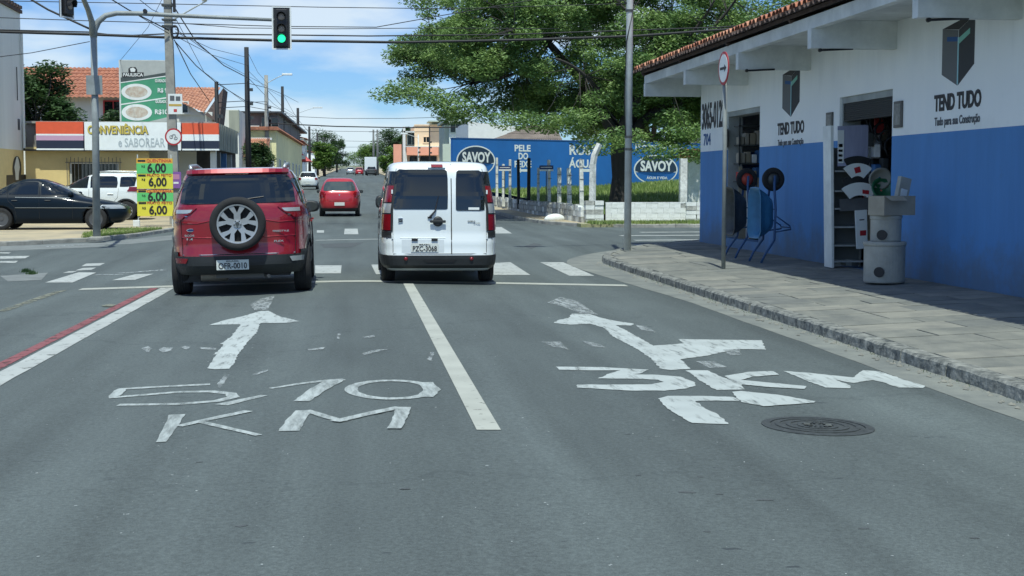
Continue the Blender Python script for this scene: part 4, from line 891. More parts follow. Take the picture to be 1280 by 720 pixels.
def mirror(parent, car, side, y, z, m, sz=(.13, .09, .17), out_=0.10):
    o = link('mirror', None, parent, (side * (car.W(y, z) + out_), y, z)); a, c, e = sz; b = B(); n = 16; prof = [(.25, -1), (.75, -.8), (1, -.2), (1, .5), (.86, 1), (.5, 1.0)]
    vs = []
    for f, yy in prof:
        for k in range(n):
            an = 2 * PI * k / n; r = 1 / (abs(math.cos(an)) ** 3.2 + abs(math.sin(an)) ** 3.2) ** (1 / 3.2); vs.append((a * f * r * math.cos(an), -yy * c, e / 2 * f * r * math.sin(an) * 1.0))
    b.add(vs, [(i * n + k, i * n + (k + 1) % n, (i + 1) * n + (k + 1) % n, (i + 1) * n + k) for i in range(5) for k in range(n)] + [tuple(range(n)), tuple(range(5 * n, 6 * n))]); b.obj('housing', m, o, smooth=True)
    b = B(); b.tube([(0, 0, -.02), (-side * (out_ + .03), .02, -.07)], .025, 8); b.obj('stalk', 'black_plastic', o)
    b = B(); b.prism([(a * .78 * math.cos(2 * PI * k / 14), -c - .002, e * .40 * math.sin(2 * PI * k / 14)) for k in range(14)], (0, .004, 0)); b.obj('mirror_glass', mm('mirror_glass', (0.06, 0.07, 0.075), 0.08, 0.5), o)
def zr(a, b_, n): return [a + (b_ - a) * k / n for k in range(n + 1)]
def underside(parent, y0, y1, x=.5, z0=.2, z1=.34):
    b = B(); b.box(-x, x, y0, y1, z0, z1); return b.obj('underbody', 'black', parent)
# ------------------------------------------------------------------ compact SUV (red one ahead, white one parked)
def make_suv(label, paint, loc, rz, spare, det=True, plate_s=None):
    t = thing('compact_suv', label, 'car', loc, rz)
    c = Car(hw=[(.2, .80), (.34, .86), (.55, .885), (.85, .885), (1.02, .87), (1.12, .845), (1.22, .815), (1.35, .785), (1.5, .73), (1.58, .695), (1.64, .65), (1.7, .60)],
            yr=[(.2, -.52), (.33, -.70), (.40, -.76), (.57, -.76), (.62, -.73), (1.0, -.73), (1.15, -.70), (1.24, -.66), (1.5, -.52), (1.6, -.50), (1.66, -.40)],
            yf=[(.2, 3.10), (.3, 3.25), (.6, 3.30), (.8, 3.26), (.93, 3.12), (1.02, 2.70), (1.09, 2.32), (1.14, 2.18), (1.4, 1.72), (1.55, 1.40), (1.62, 1.16), (1.66, 1.0)], nr=5.0, nf=4.2)
    zs = zr(.29, .5, 5)[:-1] + zr(.5, .9, 6)[:-1] + zr(.9, 1.2, 10)[:-1] + zr(1.2, 1.6, 10)[:-1] + [1.6, 1.62]
    c.body(zs, [(.94, .018), (.80, .034), (.55, .046), (.25, .052)], 'body', paint, t, [(0, .335), (2.52, .335)], .385)
    # wheel-arch trims, sills, bumpers
    a0, a1 = math.radians(196), math.radians(344)
    c.band('rear_bumper', t, 'black_plastic', zr(.285, .53, 6), a0 + .02, a1 - .02, .014)
    c.band('bumper_corner', t, 'black_plastic', zr(.52, .585, 2), math.radians(196), math.radians(226), .0135); c.band('bumper_corner', t, 'black_plastic', zr(.52, .585, 2), math.radians(314), math.radians(344), .0135)
    c.band('front_bumper', t, 'black_plastic', zr(.26, .5, 4), math.radians(20), math.radians(160), .012)
    for s in (-1, 1):
        c.patch('sill', t, 'black_plastic', [(.29, .40, 2.12), (.38, .40, 2.12)], 'side', .012, 20, 2, side=s)
        for yc in (0, 2.52):
            b = B(); n = 22
            for k in range(n + 1):
                a = PI * k / n
                for r_ in (.375, .43):
                    y, z = yc + r_ * math.cos(a), .335 + r_ * math.sin(a); xw = c.W(y, max(.24, z)); b.v += [(s * (xw + .014), y, z), (s * (xw - .06), y, z)]
            for k in range(n):
                o = 4 * k; b.f += [(o, o + 4, o + 6, o + 2), (o + 1, o + 3, o + 7, o + 5), (o, o + 1, o + 5, o + 4), (o + 2, o + 6, o + 7, o + 3)]; b.m += [0] * 4
            b.obj('arch_trim', 'black_plastic', t)
    for x in (-.77, .77):
        for y in (0, 2.52): wheel(t, x, y, .335, .215, 1 if x > 0 else -1)
    underside(t, -.45, 2.9, .62, .24, .42)
    # glass
    c.patch('rear_window', t, 'glass_dark', [(1.205, -.62, .62), (1.22, -.72, .72), (1.40, -.695, .695), (1.53, -.65, .65), (1.57, -.61, .61)], 'rear', .008, 24, 4)
    for s in (-1, 1):
        c.patch('side_window', t, 'glass_dark', [(1.13, 1.30, 2.10), (1.3, 1.28, 1.82), (1.5, 1.26, 1.46), (1.53, 1.26, 1.38)], 'side', .006, 12, 4, side=s)
        c.patch('side_window', t, 'glass_dark', [(1.14, .30, 1.20), (1.3, .27, 1.2), (1.5, .30, 1.2), (1.545, .42, 1.18)], 'side', .006, 12, 4, side=s)
        c.patch('side_window', t, 'glass_dark', [(1.17, -.02, .20), (1.2, -.30, .20), (1.48, -.36, .18), (1.52, -.32, .16)], 'side', .006, 8, 4, side=s)
        c.seam(t, [(1.25, .42), (1.25, 1.1)], 'side', s); c.seam(t, [(.24, 1.12), (.28, .8), (.45, .6), (.45, .42)], 'side', s); c.seam(t, [(2.14, 1.1), (2.06, .75), (2.06, .42)], 'side', s); c.seam(t, [(.45, .40), (2.06, .40)], 'side', s)
        for y in (.42, 1.42):
            b = B(); b.tube([(s * (c.W(y, .93) + .02), y, .93), (s * (c.W(y + .2, .93) + .02), y + .2, .93)], .016, 6); b.obj('door_handle', paint, t)
        b = B(); b.tube([(s * .585, -.30, 1.655), (s * .60, -.22, 1.70), (s * .60, .6, 1.715), (s * .59, 1.15, 1.68)], .022, 8); b.obj('roof_rail', mm('rail_silver', (0.5, 0.53, 0.54), 0.4, 0.7), t, smooth=True)
        mirror(t, c, s, 1.98, 1.10, 'black_plastic' if spare else paint)
    c.patch('windscreen', t, 'glass_dark', [(1.17, -.68, .68), (1.35, -.62, .62), (1.56, -.52, .52)], 'front', .006, 16, 4)
    # lamps
    for s in (-1, 1):
        r1 = [(1.01, s * .70, s * .868), (1.05, s * .66, s * .865), (1.085, s * .58, s * .86), (1.155, s * .50, s * .845), (1.17, s * .52, s * .835)]
        c.patch('tail_lamp', t, 'lamp_red', r1, 'rear', .014, 14, 3)
        c.patch('tail_lamp_lens', t, 'lamp_clear', [(1.088, s * .62, s * .78), (1.10, s * .58, s * .775), (1.135, s * .55, s * .77)], 'rear', .018, 8, 2)
        c.patch('tail_lamp_bar', t, 'lamp_dark_red', [(1.065, s * .79, s * .862), (1.15, s * .78, s * .838)], 'rear', .0185, 5, 2)
        c.patch('tail_lamp_side', t, 'lamp_red', [(1.05, -.62, -.40), (1.10, -.62, -.30), (1.15, -.58, -.33)], 'side', .012, 6, 3, side=s)
        if det: c.patch('reflector', t, 'lamp_red' if s < 0 else 'lamp_clear', [(.44, s * .66, s * .80), (.50, s * .63, s * .81), (.505, s * .66, s * .81)], 'rear', .022, 6, 2)
        if det: c.patch('lamp_trim', t, 'chrome', [(1.046, s * .62, s * .86), (1.052, s * .62, s * .862)], 'rear', .012, 8, 1)
        b = B(); c.patch('headlight', t, 'lamp_clear', [(.80, s * .56, s * .80), (.93, s * .50, s * .80)], 'front', .01, 8, 2)
    # tailgate seams, spoiler, creases
    c.seam(t, [(-.70, 1.06), (-.715, .98), (-.70, .55)], 'rear', wd=.009, m='black'); c.seam(t, [(.70, 1.06), (.715, .98), (.70, .55)], 'rear', wd=.009)
    c.seam(t, [(-.70, .548), (.70, .548)], 'rear', wd=.011, m='chrome' if det else 'black', name='bumper_trim')
    for s in (-1, 1): c.seam(t, [(s * .34, .985), (s * .50, .955), (s * .86, .975)], 'rear', wd=.016, eps=.0, m=paint, name='crease')
    c.seam(t, [(-.88, .78), (-.3, .765), (.3, .765), (.88, .78)], 'rear', wd=.02, eps=-.002, m=paint, name='crease')
    b = B(); n = 16
    for k in range(n + 1):
        x = -.64 + 1.28 * k / n; f = 1 - (abs(x) / .64) ** 4 * .5; y1 = c.R(x, 1.575) - .035 * f; b.v += [(x, y1, 1.585), (x, y1 - .02, 1.60), (x, y1 + .02, 1.652 - .02 * (1 - f)), (x, y1 + .26, 1.668 - .02 * (1 - f))]
    for k in range(n):
        for i in range(3): b.f.append((k * 4 + i, k * 4 + i + 1, k * 4 + 4 + i + 1, k * 4 + 4 + i)); b.m.append(0)
    b.f += [tuple(range(4)), tuple(range(n * 4, n * 4 + 4))]; b.m += [0, 0]
    b.obj('spoiler', paint, t, smooth=False)
    if spare:
        sp_ = link('spare_wheel', None, t, (.01, c.R(0, .945) - .16, .945)); r = .345; b = B()
        b.lathe([(r * .60, .16), (r * .9, .15), (r, .10), (r, -.02), (r * .97, -.06), (r * .9, -.078), (r * .78, -.075), (r * .72, -.06)], 'Y', n=48, cap=False); b.obj('tyre', 'rubber', sp_, smooth=True)
        rr = r * .73; b = B(); b.lathe([(rr, -.066), (rr * .93, -.062), (rr * .90, -.02), (rr * .9, .02)], 'Y', n=48, cap=False); b.lathe([(rr * .91, .0), (.01, .0)], 'Y', n=40, mi=1)
        for k in range(5):
            a = PI / 2 + 2 * PI * k / 5; d = Vector((math.cos(a), 0, math.sin(a))); tt = Vector((-math.sin(a), 0, math.cos(a))); e = Vector((0, -1, 0))
            for br in (-1, 1):
                p = [d * .025 + tt * br * .040, d * .025, d * (rr * .56), d * (rr * .95) + tt * br * rr * .17, d * (rr * .86) + tt * br * rr * .42, d * (rr * .50) + tt * br * .040]
                p = [q + e * (.035 + .022 * (q.length / rr)) for q in p]
                if br < 0: p = p[::-1]
                b.prism(p, (0, .03, 0))
        b.lathe([(.055, -.03), (.05, -.052), (.03, -.055)], 'Y', n=20)
        b.obj('rim', ['alloy', 'black'], sp_)
        B().lathe([(.026, -.055), (.024, -.062)], 'Y', n=16).obj('hub_cap', 'steel_dark', sp_)
        for k in range(5):
            a = PI / 2 + 2 * PI * (k + .5) / 5; B().lathe([(.010, -.05), (.009, -.057)], 'Y', (.04 * math.cos(a), 0, .04 * math.sin(a)), 8).obj('wheel_nut', 'steel_dark', sp_)
    if det:
        # badges, plate, exhaust, undertray
        x, z = -.585, .87; y = c.R(x, z) - .012
        bb = B(); bb.prism([(x + .05 * math.cos(2 * PI * k / 20), y, z + .02 * math.sin(2 * PI * k / 20)) for k in range(20)], (0, .01, 0)); bb.obj('badge', 'chrome', t)
        bb = B(); bb.prism([(x + .042 * math.cos(2 * PI * k / 20), y - .003, z + .0145 * math.sin(2 * PI * k / 20)) for k in range(20)], (0, .004, 0)); bb.obj('badge_face', mm('badge_blue', (0.01, 0.03, 0.12), 0.4), t)
        text('ECOSPORT', 'chrome', t, (-.54, c.R(-.6, .80) - .022, .80), FRONT, .035, width=.24, bold=.02)
        text('1.6', 'chrome', t, (-.60, c.R(-.6, .755) - .014, .755), FRONT, .035, width=.09, bold=.03)
        text('FREESTYLE', 'chrome', t, (.53, c.R(.53, .83) - .020, .835), FRONT, .03, width=.20, bold=.02)
        text('FLEX', 'chrome', t, (.50, c.R(.5, .70) - .016, .705), FRONT, .03, width=.12, bold=.03)
        c.patch('bumper_recess', t, 'black', [(.32, -.27, .27), (.44, -.32, .32), (.50, -.30, .30)], 'rear', .018, 12, 3)
        b = B(); b.box(-.30, .30, -.60, -.50, .235, .34); b.obj('crossmember', mm('crossm', (0.12, 0.115, 0.105), 0.6, 0.4), t)
        b = B(); b.lathe([(.075, -.48), (.085, -.46), (.085, -.16), (.075, -.14)], 'X', (-.02, -.42, .27), 18); b.obj('silencer', 'exhaust', t); b = B(); b.tube([(.10, -.42, .26), (.30, -.50, .255), (.36, -.66, .25)], .024, 10); b.obj('tailpipe', 'exhaust', t)
        b = B(); b.box(-.74, -.50, -.30, -.05, .17, .30); b.obj('axle_mount', 'black', t); b = B(); b.tube([(-.7, 0, .30), (.7, 0, .30)], .035, 8); b.obj('rear_axle', 'black', t)
        plate(t, plate_s, -.075, c.R(0, .42) - .046, .415, tiny='BRASIL')
        c.patch('high_brake_light', t, 'lamp_dark_red', [(1.585, -.14, .14), (1.60, -.14, .14)], 'rear', .052, 6, 1, skirt=.02)
        b = B(); b.tube([(.02, c.R(.0, 1.24) - .018, 1.245), (.33, c.R(.3, 1.29) - .016, 1.285)], .008, 6); b.obj('wiper', 'black', t)
    return t, c
eco, ecoC = make_suv('red compact SUV with a spare wheel on its tailgate, waiting at the left', 'car_red', (-1.495, 19.65, gz(-1.495, 19.65)), 0.0, True, True, 'OFR-0010')
eco.rotation_euler = (0, -0.022, 0.012); eco.scale = (1.055, 1.0, 1.022)
wsuv, _ = make_suv('white compact SUV parked behind the navy sedan, nose to the left', 'car_white', (-8.25, 51.2, 0.12), PI / 2, False, False)
# ------------------------------------------------------------------ white people carrier ahead on the right
t = thing('passenger_van', 'white boxy van with two rear doors at the stop line', 'van', (1.27, 21.35, gz(1.27, 21.35)), rot=(0, 0.004, 0.0)); van = t
c = Car(hw=[(.2, .78), (.3, .84), (.5, .858), (.9, .858), (1.1, .845), (1.3, .81), (1.5, .77), (1.65, .75), (1.72, .73), (1.77, .70), (1.8, .655)],
        yr=[(.2, -.60), (.26, -.76), (.44, -.79), (.47, -.76), (.66, -.755), (.70, -.72), (1.1, -.71), (1.3, -.69), (1.6, -.62), (1.7, -.58), (1.75, -.52), (1.8, -.40)],
        yf=[(.2, 3.2), (.5, 3.32), (.8, 3.28), (.95, 3.1), (1.08, 2.75), (1.16, 2.5), (1.4, 2.15), (1.6, 1.85), (1.7, 1.65), (1.8, 1.3)], nr=10, nf=4.5)
zs = zr(.2, .5, 6)[:-1] + zr(.5, 1.1, 8)[:-1] + zr(1.1, 1.7, 12)[:-1] + [1.7, 1.73, 1.755, 1.77]
c.body(zs, [(.95, .016), (.82, .030), (.55, .040), (.25, .045)], 'body', 'car_white', t, [(0, .31), (2.57, .31)], .36)
for x in (-.74, .74):
    for y in (0, 2.57): wheel(t, x, y, .31, .20, 1 if x > 0 else -1)
underside(t, -.5, 2.9, .6, .22, .40)
c.band('rear_bumper', t, 'black_plastic', zr(.24, .435, 4), math.radians(197), math.radians(343), .02)
c.band('bumper_corner', t, 'car_white', zr(.44, .69, 3), math.radians(200), math.radians(226.5), .008); c.band('bumper_corner', t, 'car_white', zr(.44, .69, 3), math.radians(313.5), math.radians(340), .008)
c.patch('bumper_slot', t, 'black', [(.33, -.20, .20), (.37, -.24, .24)], 'rear', .026, 8, 1)
for x in (-.50, .46):
    B().lathe([(.028, 0), (.026, -.012), (.01, -.016)], 'Y', (x, c.R(x, .385) - .02, .385), 16).obj('reflector', 'lamp_red', t, smooth=True)
c.patch('rear_window', t, 'glass_dark', [(1.105, -.655, .09), (1.12, -.675, .115), (1.30, -.67, .12), (1.55, -.645, .12), (1.665, -.62, .11), (1.69, -.59, .08)], 'rear', .006, 18, 4)
c.patch('rear_window', t, 'glass_dark', [(1.085, .26, .60), (1.10, .235, .66), (1.30, .235, .665), (1.55, .24, .645), (1.655, .25, .62), (1.68, .28, .58)], 'rear', .006, 14, 4)
c.patch('window_sticker', t, 'sign_white', [(1.10, .42, .58), (1.135, .42, .58)], 'rear', .009, 4, 1)
for s in (-1, 1):
    pass
    A = (lambda q: math.radians(360 - q)) if s > 0 else (lambda q: math.radians(180 + q))
    def lampband(nm, m, z0, z1, q0, q1, e, n_=3): c.band(nm, t, m, zr(z0, z1, n_), min(A(q0), A(q1)), max(A(q0), A(q1)), e, 24)
    lampband('tail_lamp', 'lamp_red', .80, 1.03, 49.9, 41.5, .012); lampband('tail_lamp_lens', 'lamp_clear', 1.05, 1.19, 49.6, 42.5, .014); lampband('tail_lamp', 'lamp_red', 1.21, 1.45, 49.2, 42.5, .012, 5); lampband('lamp_base', 'black_plastic', .69, .78, 50.4, 41.5, .010); lampband('corner_window', 'glass_dark', 1.475, 1.66, 50.4, 41.5, .008, 4); lampband('lamp_surround', 'black_plastic', .785, 1.47, 51.0, 41.0, .006, 10)
    c.patch('side_window', t, 'glass_dark', [(1.14, .35, 1.35), (1.58, .35, 1.35)], 'side', .006, 10, 4, side=s); c.patch('side_window', t, 'glass_dark', [(1.14, 1.45, 2.40), (1.35, 1.45, 2.1), (1.58, 1.45, 1.75)], 'side', .006, 10, 4, side=s); c.patch('side_window', t, 'glass_dark', [(1.16, -.45, .22), (1.56, -.42, .22)], 'side', .006, 8, 4, side=s)
    c.seam(t, [(.30, .45), (.30, 1.65)], 'side', s); c.seam(t, [(1.40, .4), (1.40, 1.62)], 'side', s)
    mirror(t, c, s, 2.25, 1.17, 'black_plastic', (.10, .08, .22), .07)
    for z in (1.36, 0.70): B().box(-.012, .012, -.02, .03, -.03, .03).obj('hinge', 'car_white', t, loc=(s * .695 + .0, c.R(s * .68, z) - .012, z), bevel=.004)
c.seam(t, [(.17, .45), (.17, 1.765)], 'rear', wd=.014); c.seam(t, [(-.685, .47), (-.685, 1.0), (-.68, 1.4), (-.63, 1.70)], 'rear', wd=.008); c.seam(t, [(.685, .47), (.685, 1.0), (.68, 1.4), (.63, 1.70)], 'rear', wd=.008); c.seam(t, [(-.685, .455), (.685, .455)], 'rear', wd=.012)
c.patch('windscreen', t, 'glass_dark', [(1.2, -.68, .68), (1.45, -.64, .64), (1.66, -.58, .58)], 'front', .006, 12, 4)
c.patch('brake_light_plinth', t, 'car_white', [(1.715, -.17, .09), (1.775, -.15, .07)], 'rear', .03, 6, 2, skirt=.08); c.patch('high_brake_light', t, 'lamp_red', [(1.722, -.12, .05), (1.765, -.12, .05)], 'rear', .042, 6, 2, skirt=.02)
b = B(); b.tube([(-.15, c.R(-.15, .99) - .02, .99), (-.07, c.R(0, 1.08) - .025, 1.08), (-.02, c.R(0, 1.3) - .016, 1.30)], [.016, .012, .006], 8); b.obj('wiper', 'black', t); B().box(-.03, .03, 0, .02, -.012, .012).obj('wiper_base', 'black', t, loc=(-.15, c.R(-.15, .98) - .02, .985), bevel=.003)
hd = link('door_handle', None, t, (-.03, c.R(0, .93) - .02, .93))
b = B(); b.lathe([(.075, .0), (.07, -.018), (.04, -.024), (.01, -.02)], 'Y', n=24); b.obj('lock_plate', 'black_plastic', hd, smooth=True); B().box(-.115, .115, -.035, -.005, -.02, .018).obj('grip', 'black_plastic', hd, bevel=.01)
B().box(-.034, .034, -.006, 0, -.034, .034).obj('badge', 'chrome', t, loc=(-.575, c.R(-.575, .945) - .002, .945), bevel=.012); B().box(-.026, .026, -.010, 0, -.026, .026).obj('badge_face', mm('badge_dark', (0.03, 0.04, 0.06), 0.4), t, loc=(-.575, c.R(-.575, .945) - .002, .945), bevel=.008)
text('FIAT', 'chrome', t, (-.575, c.R(-.575, .945) - .014, .945), FRONT, .022, width=.036, bold=.02)
text('DOBLO', 'ink_grey', t, (.465, c.R(.465, .93) - .010, .93), FRONT, .032, width=.11, bold=.02); text('1.8 FLEX', 'ink_grey', t, (.54, c.R(.54, .905) - .012, .905), FRONT, .022, width=.10)
# plate recess as a framed step with two lamps
c.patch('plate_recess', t, mm('recess_white', (0.60, 0.65, 0.66), 0.35, coat=1), [(.475, -.56, .06), (.665, -.56, .06)], 'rear', .006, 8, 2, skirt=.01)
for x in (-.37, -.08): B().box(-.045, .045, -.03, .0, -.02, .02).obj('plate_lamp', 'black', t, loc=(x, c.R(x, .665) - .004, .665), bevel=.006)
c.seam(t, [(-.58, .685), (.08, .685)], 'rear', wd=.014, eps=.004, m='car_white', name='recess_lip')
plate(t, 'PZC-3068', -.225, c.R(-.2, .55) - .022, .545, tiny='BRASIL')
b = B(); b.lathe([(.07, -.30), (.08, -.28), (.08, .06), (.07, .08)], 'X', (.28, -.45, .255), 18); b.obj('silencer', 'exhaust', t); b = B(); b.tube([(-.5, -.3, .2), (.5, -.3, .2)], .02, 6); b.obj('rear_axle', 'exhaust', t)
# ------------------------------------------------------------------ hatchbacks and sedans
def hatch(label, paint, loc, rz, plate_s='', h=1.0, glass='glass_dark', det=True, name='hatchback'):
    t = thing(name, label, 'car', loc, rz)
    c = Car(hw=[(.2, .76), (.35, .82), (.6, .84), (.85, .84), (.98, .81), (1.1, .75), (1.3, .66), (1.42, .58), (1.5, .5)],
            yr=[(.2, -.45), (.3, -.62), (.5, -.66), (.75, -.66), (.92, -.62), (1.0, -.58), (1.2, -.42), (1.38, -.25), (1.46, -.15), (1.5, 0)],
            yf=[(.2, 3.0), (.5, 3.12), (.7, 3.05), (.82, 2.8), (.93, 2.3), (.98, 2.1), (1.2, 1.65), (1.4, 1.2), (1.5, .9)], nr=5, nf=4.2)
    c.body([z * h for z in zr(.2, .8, 8)[:-1] + zr(.8, 1.1, 9)[:-1] + zr(1.1, 1.44, 8)], [(.93, .018), (.75, .035), (.4, .048), (.2, .05)], 'body', paint, t, [(0, .29), (2.5, .29)], .34)
    for x in (-.71, .71):
        for y in (0, 2.5): wheel(t, x, y, .29, .18, 1 if x > 0 else -1)
    underside(t, -.4, 2.8, .6, .2, .36)
    c.patch('rear_window', t, glass, [(1.02, -.58, .58), (1.05, -.64, .64), (1.2, -.62, .62), (1.36, -.54, .54), (1.39, -.48, .48)], 'rear', .008, 16, 4)
    c.band('bumper_skirt', t, 'black_plastic', zr(.22, .33, 2), math.radians(205), math.radians(335), .012)
    for s in (-1, 1):
        c.patch('tail_lamp', t, 'lamp_red', [(.78, s * .60, s * .80), (.9, s * .54, s * .79), (.98, s * .58, s * .75)], 'rear', .012, 8, 3)
        c.patch('side_window', t, 'glass_dark', [(1.0, 0.0, 1.95), (1.2, .05, 1.5), (1.38, .12, 1.1)], 'side', .006, 12, 4, side=s)
        mirror(t, c, s, 1.75, .98, 'black_plastic', (.11, .07, .14), .09)
    c.patch('windscreen', t, 'glass_dark', [(1.0, -.62, .62), (1.2, -.58, .58), (1.38, -.5, .5)], 'front', .006, 12, 3)
    c.seam(t, [(-.60, .96), (-.58, .62), (.58, .62), (.60, .96)], 'rear', wd=.012); c.seam(t, [(-.8, .60), (.8, .60)], 'rear', wd=.012, eps=.004, m=paint, name='bumper_edge')
    plate(t, plate_s, 0, c.R(0, .5) - .016, .50); B().lathe([(.035, 0), (.03, -.012)], 'Y', (0, c.R(0, .86), .86), 16).obj('badge', 'chrome', t)
    return t
mm('glass_see', (0.05, 0.07, 0.075), 0.06, spec=0.8)
hatch('red hatchback driving away beyond the junction', 'car_red_bright', (-.50, 57.0, gz(0, 57)), 0.0, '', 1.03, 'glass_see')
hatch('white car with red lamps parked on the left side of the far street', 'car_white', (-3.6, 118, gz(0, 118)), 0.0)
hatch('silver car in the distance left of the far red car', 'car_silver', (-.3, 290, gz(0, 290)), 0.0)
hatch('small red car in the middle of the far street', 'car_red_bright', (1.4, 270, gz(0, 270)), 0.0)
t, _ = make_suv('dark grey SUV far up the street in front of the white truck', 'steel_dark', (3.6, 262, gz(0, 262)), 0.0, False, False); 
t.name = 'parked_suv'
# small truck box behind it
t = thing('box_truck', 'white box truck far up the street on the right', 'truck', (3.7, 275, gz(0, 275)))
B().box(-1.25, 1.25, 0, 5.2, .9, 3.5).obj('cargo_box', 'car_white', t, bevel=.05); B().box(-1.05, 1.05, 5.3, 7.0, .6, 2.7).obj('cab', 'car_white', t, bevel=.15); B().box(-1.0, 1.0, 0, 6.5, .5, .9).obj('chassis', 'black', t)
for x in (-.95, .95):
    for y in (1.2, 5.9): wheel(t, x, y, .45, .28, 1 if x > 0 else -1)
for s in (-1, 1): B().box(s * .02 if s > 0 else -1.2, 1.2 if s > 0 else -.02, -.02, 0, .95, 3.4).obj('rear_door', 'car_white', t)
# navy sedan, parked nose to the right (local +Y is forward)
t = thing('navy_sedan', 'dark navy sedan parked nose-right on the sandy pavement at left', 'car', (-10.42, 41.6, 0.105), -PI / 2)
c = Car(hw=[(.17, .74), (.3, .82), (.55, .85), (.75, .85), (.86, .83), (.93, .79), (1.05, .73), (1.2, .65), (1.34, .57), (1.4, .5)],
        yr=[(.17, -.75), (.3, -.92), (.55, -.98), (.8, -.96), (.90, -.88), (.945, -.62), (.99, -.34), (1.1, -.12), (1.25, .18), (1.33, .42), (1.38, .62)],
        yf=[(.17, 3.2), (.3, 3.42), (.5, 3.46), (.62, 3.40), (.70, 3.25), (.78, 2.85), (.86, 2.35), (.91, 2.14), (1.05, 1.88), (1.2, 1.58), (1.32, 1.25), (1.38, 1.0)], nr=4.5, nf=4.0, win=.012)
c.body(zr(.17, .6, 7)[:-1] + zr(.6, 1.0, 16)[:-1] + zr(1.0, 1.35, 10), [(.93, .016), (.75, .03), (.4, .04), (.2, .042)], 'body', 'car_navy', t, [(0, .30), (2.62, .30)], .36)
for x in (-.73, .73):
    for y in (0, 2.62): wheel(t, x, y, .30, .19, 1 if x > 0 else -1, mm('steel_rim', (0.10, 0.105, 0.11), 0.5, 0.5), 6, True)
underside(t, -.7, 3.1, .6, .2, .36)
for s in (-1, 1):
    c.patch('side_window', t, 'glass_dark', [(.96, 1.12, 2.02), (1.1, 1.10, 1.74), (1.28, 1.10, 1.38), (1.30, 1.12, 1.32)], 'side', .006, 12, 4, side=s)
    c.patch('side_window', t, 'glass_dark', [(.965, .22, 1.02), (1.1, .22, 1.02), (1.28, .34, 1.02), (1.305, .45, 1.0)], 'side', .006, 10, 4, side=s)
    c.patch('side_window', t, 'glass_dark', [(.97, -.22, .14), (1.06, -.02, .14), (1.16, .10, .16)], 'side', .006, 6, 3, side=s)
    c.seam(t, [(1.06, .3), (1.06, 1.32)], 'side', s, .012); c.seam(t, [(.17, 1.1), (.20, .8), (.38, .62), (.42, .34)], 'side', s, .01); c.seam(t, [(2.05, .95), (1.98, .7), (1.98, .3)], 'side', s, .01)
    c.seam(t, [(.40, .60), (3.0, .59)], 'side', s, .022, .004, 'steel_dark', 'side_moulding'); c.seam(t, [(.40, .885), (1.9, .865)], 'side', s, .012, .002, 'car_silver', 'belt_trim')
    for y in (.30, 1.22): b = B(); b.tube([(s * (c.W(y, .80) + .012), y, .80), (s * (c.W(y + .16, .80) + .012), y + .16, .80)], .013, 6); b.obj('door_handle', 'black_plastic', t)
    mirror(t, c, s, 1.92, .97, 'car_navy', (.10, .07, .13), .09)
    c.patch('headlight', t, 'lamp_clear', [(.57, s * .42, s * .80), (.64, s * .42, s * .79), (.68, s * .46, s * .76)], 'front', .012, 8, 2); c.patch('side_headlight', t, 'lamp_clear', [(.58, 3.22, 3.36), (.66, 3.12, 3.26)], 'side', .008, 5, 2, side=s)
    c.patch('tail_lamp', t, 'lamp_red', [(.66, s * .5, s * .82), (.80, s * .5, s * .81)], 'rear', .012, 8, 2)
c.patch('windscreen', t, 'glass_dark', [(.96, -.62, .62), (1.1, -.57, .57), (1.3, -.47, .47)], 'front', .012, 12, 3); c.patch('rear_window', t, 'glass_dark', [(1.0, -.62, .62), (1.15, -.6, .6), (1.29, -.5, .5)], 'rear', .006, 12, 3)
bpy.data.objects['navy_sedan'].location = (-9.93, 42.3, 0.105); bpy.data.objects['navy_sedan'].scale = (1, 1, 1.045)
wsuv.location = (-7.85, 51.3, 0.12)
# ================================================================== TREES
def leaves(name, m, parent, centers, n, size, flat=0.55, droop=0.0):
    """n small two-faced leaf sprays scattered in ellipsoid clumps (x,y,z,rx,ry,rz)"""
    C_ = np.array(centers); wgt = (C_[:, 3] * C_[:, 4] * C_[:, 5]) ** 0.6; k = RNG.choice(len(C_), n, p=wgt / wgt.sum())
    d = RNG.normal(size=(n, 3)); d /= np.linalg.norm(d, axis=1)[:, None]; rad = RNG.random(n) ** 0.45
    P = C_[k, :3] + d * rad[:, None] * C_[k, 3:6]
    a = RNG.random(n) * 2 * PI; tl = RNG.normal(size=n) * flat; u = np.stack([np.cos(a), np.sin(a), np.sin(tl) * 0.7 - droop], 1); 
    nn = np.stack([RNG.normal(size=n) * flat, RNG.normal(size=n) * flat, np.ones(n)], 1); v_ = np.cross(nn, u); v_ /= np.linalg.norm(v_, axis=1)[:, None]
    s = size * (0.6 + 0.8 * RNG.random(n))[:, None]; L = u * s; Wd = v_ * s * 0.42
    V = np.stack([P - L, P + Wd, P + L, P - Wd], 1).reshape(-1, 3)
    me = bpy.data.meshes.new(name); me.vertices.add(n * 4); me.vertices.foreach_set('co', V.ravel().astype(np.float32)); me.loops.add(n * 4); me.loops.foreach_set('vertex_index', np.arange(n * 4, dtype=np.int32))
    me.polygons.add(n); me.polygons.foreach_set('loop_start', np.arange(0, n * 4, 4, dtype=np.int32)); me.materials.append(MT[m]); me.update(); me.validate()
    return link(name, me, parent)
def limb(b, p0, p1, r0, r1, wob=0.25, n=7, sag=0):
    p0, p1 = Vector(p0), Vector(p1); L = (p1 - p0).length; P = []; R_ = []; o = Vector((random.uniform(-1, 1), random.uniform(-1, 1), random.uniform(-.5, .5))) * L * wob * .4
    for k in range(n):
        t = k / (n - 1); P.append(p0.lerp(p1, t) + o * math.sin(PI * t) + Vector((0, 0, 1)) * math.sin(PI * t) * sag * L); R_.append(r0 + (r1 - r0) * t)
    b.tube(P, R_, 7); return P
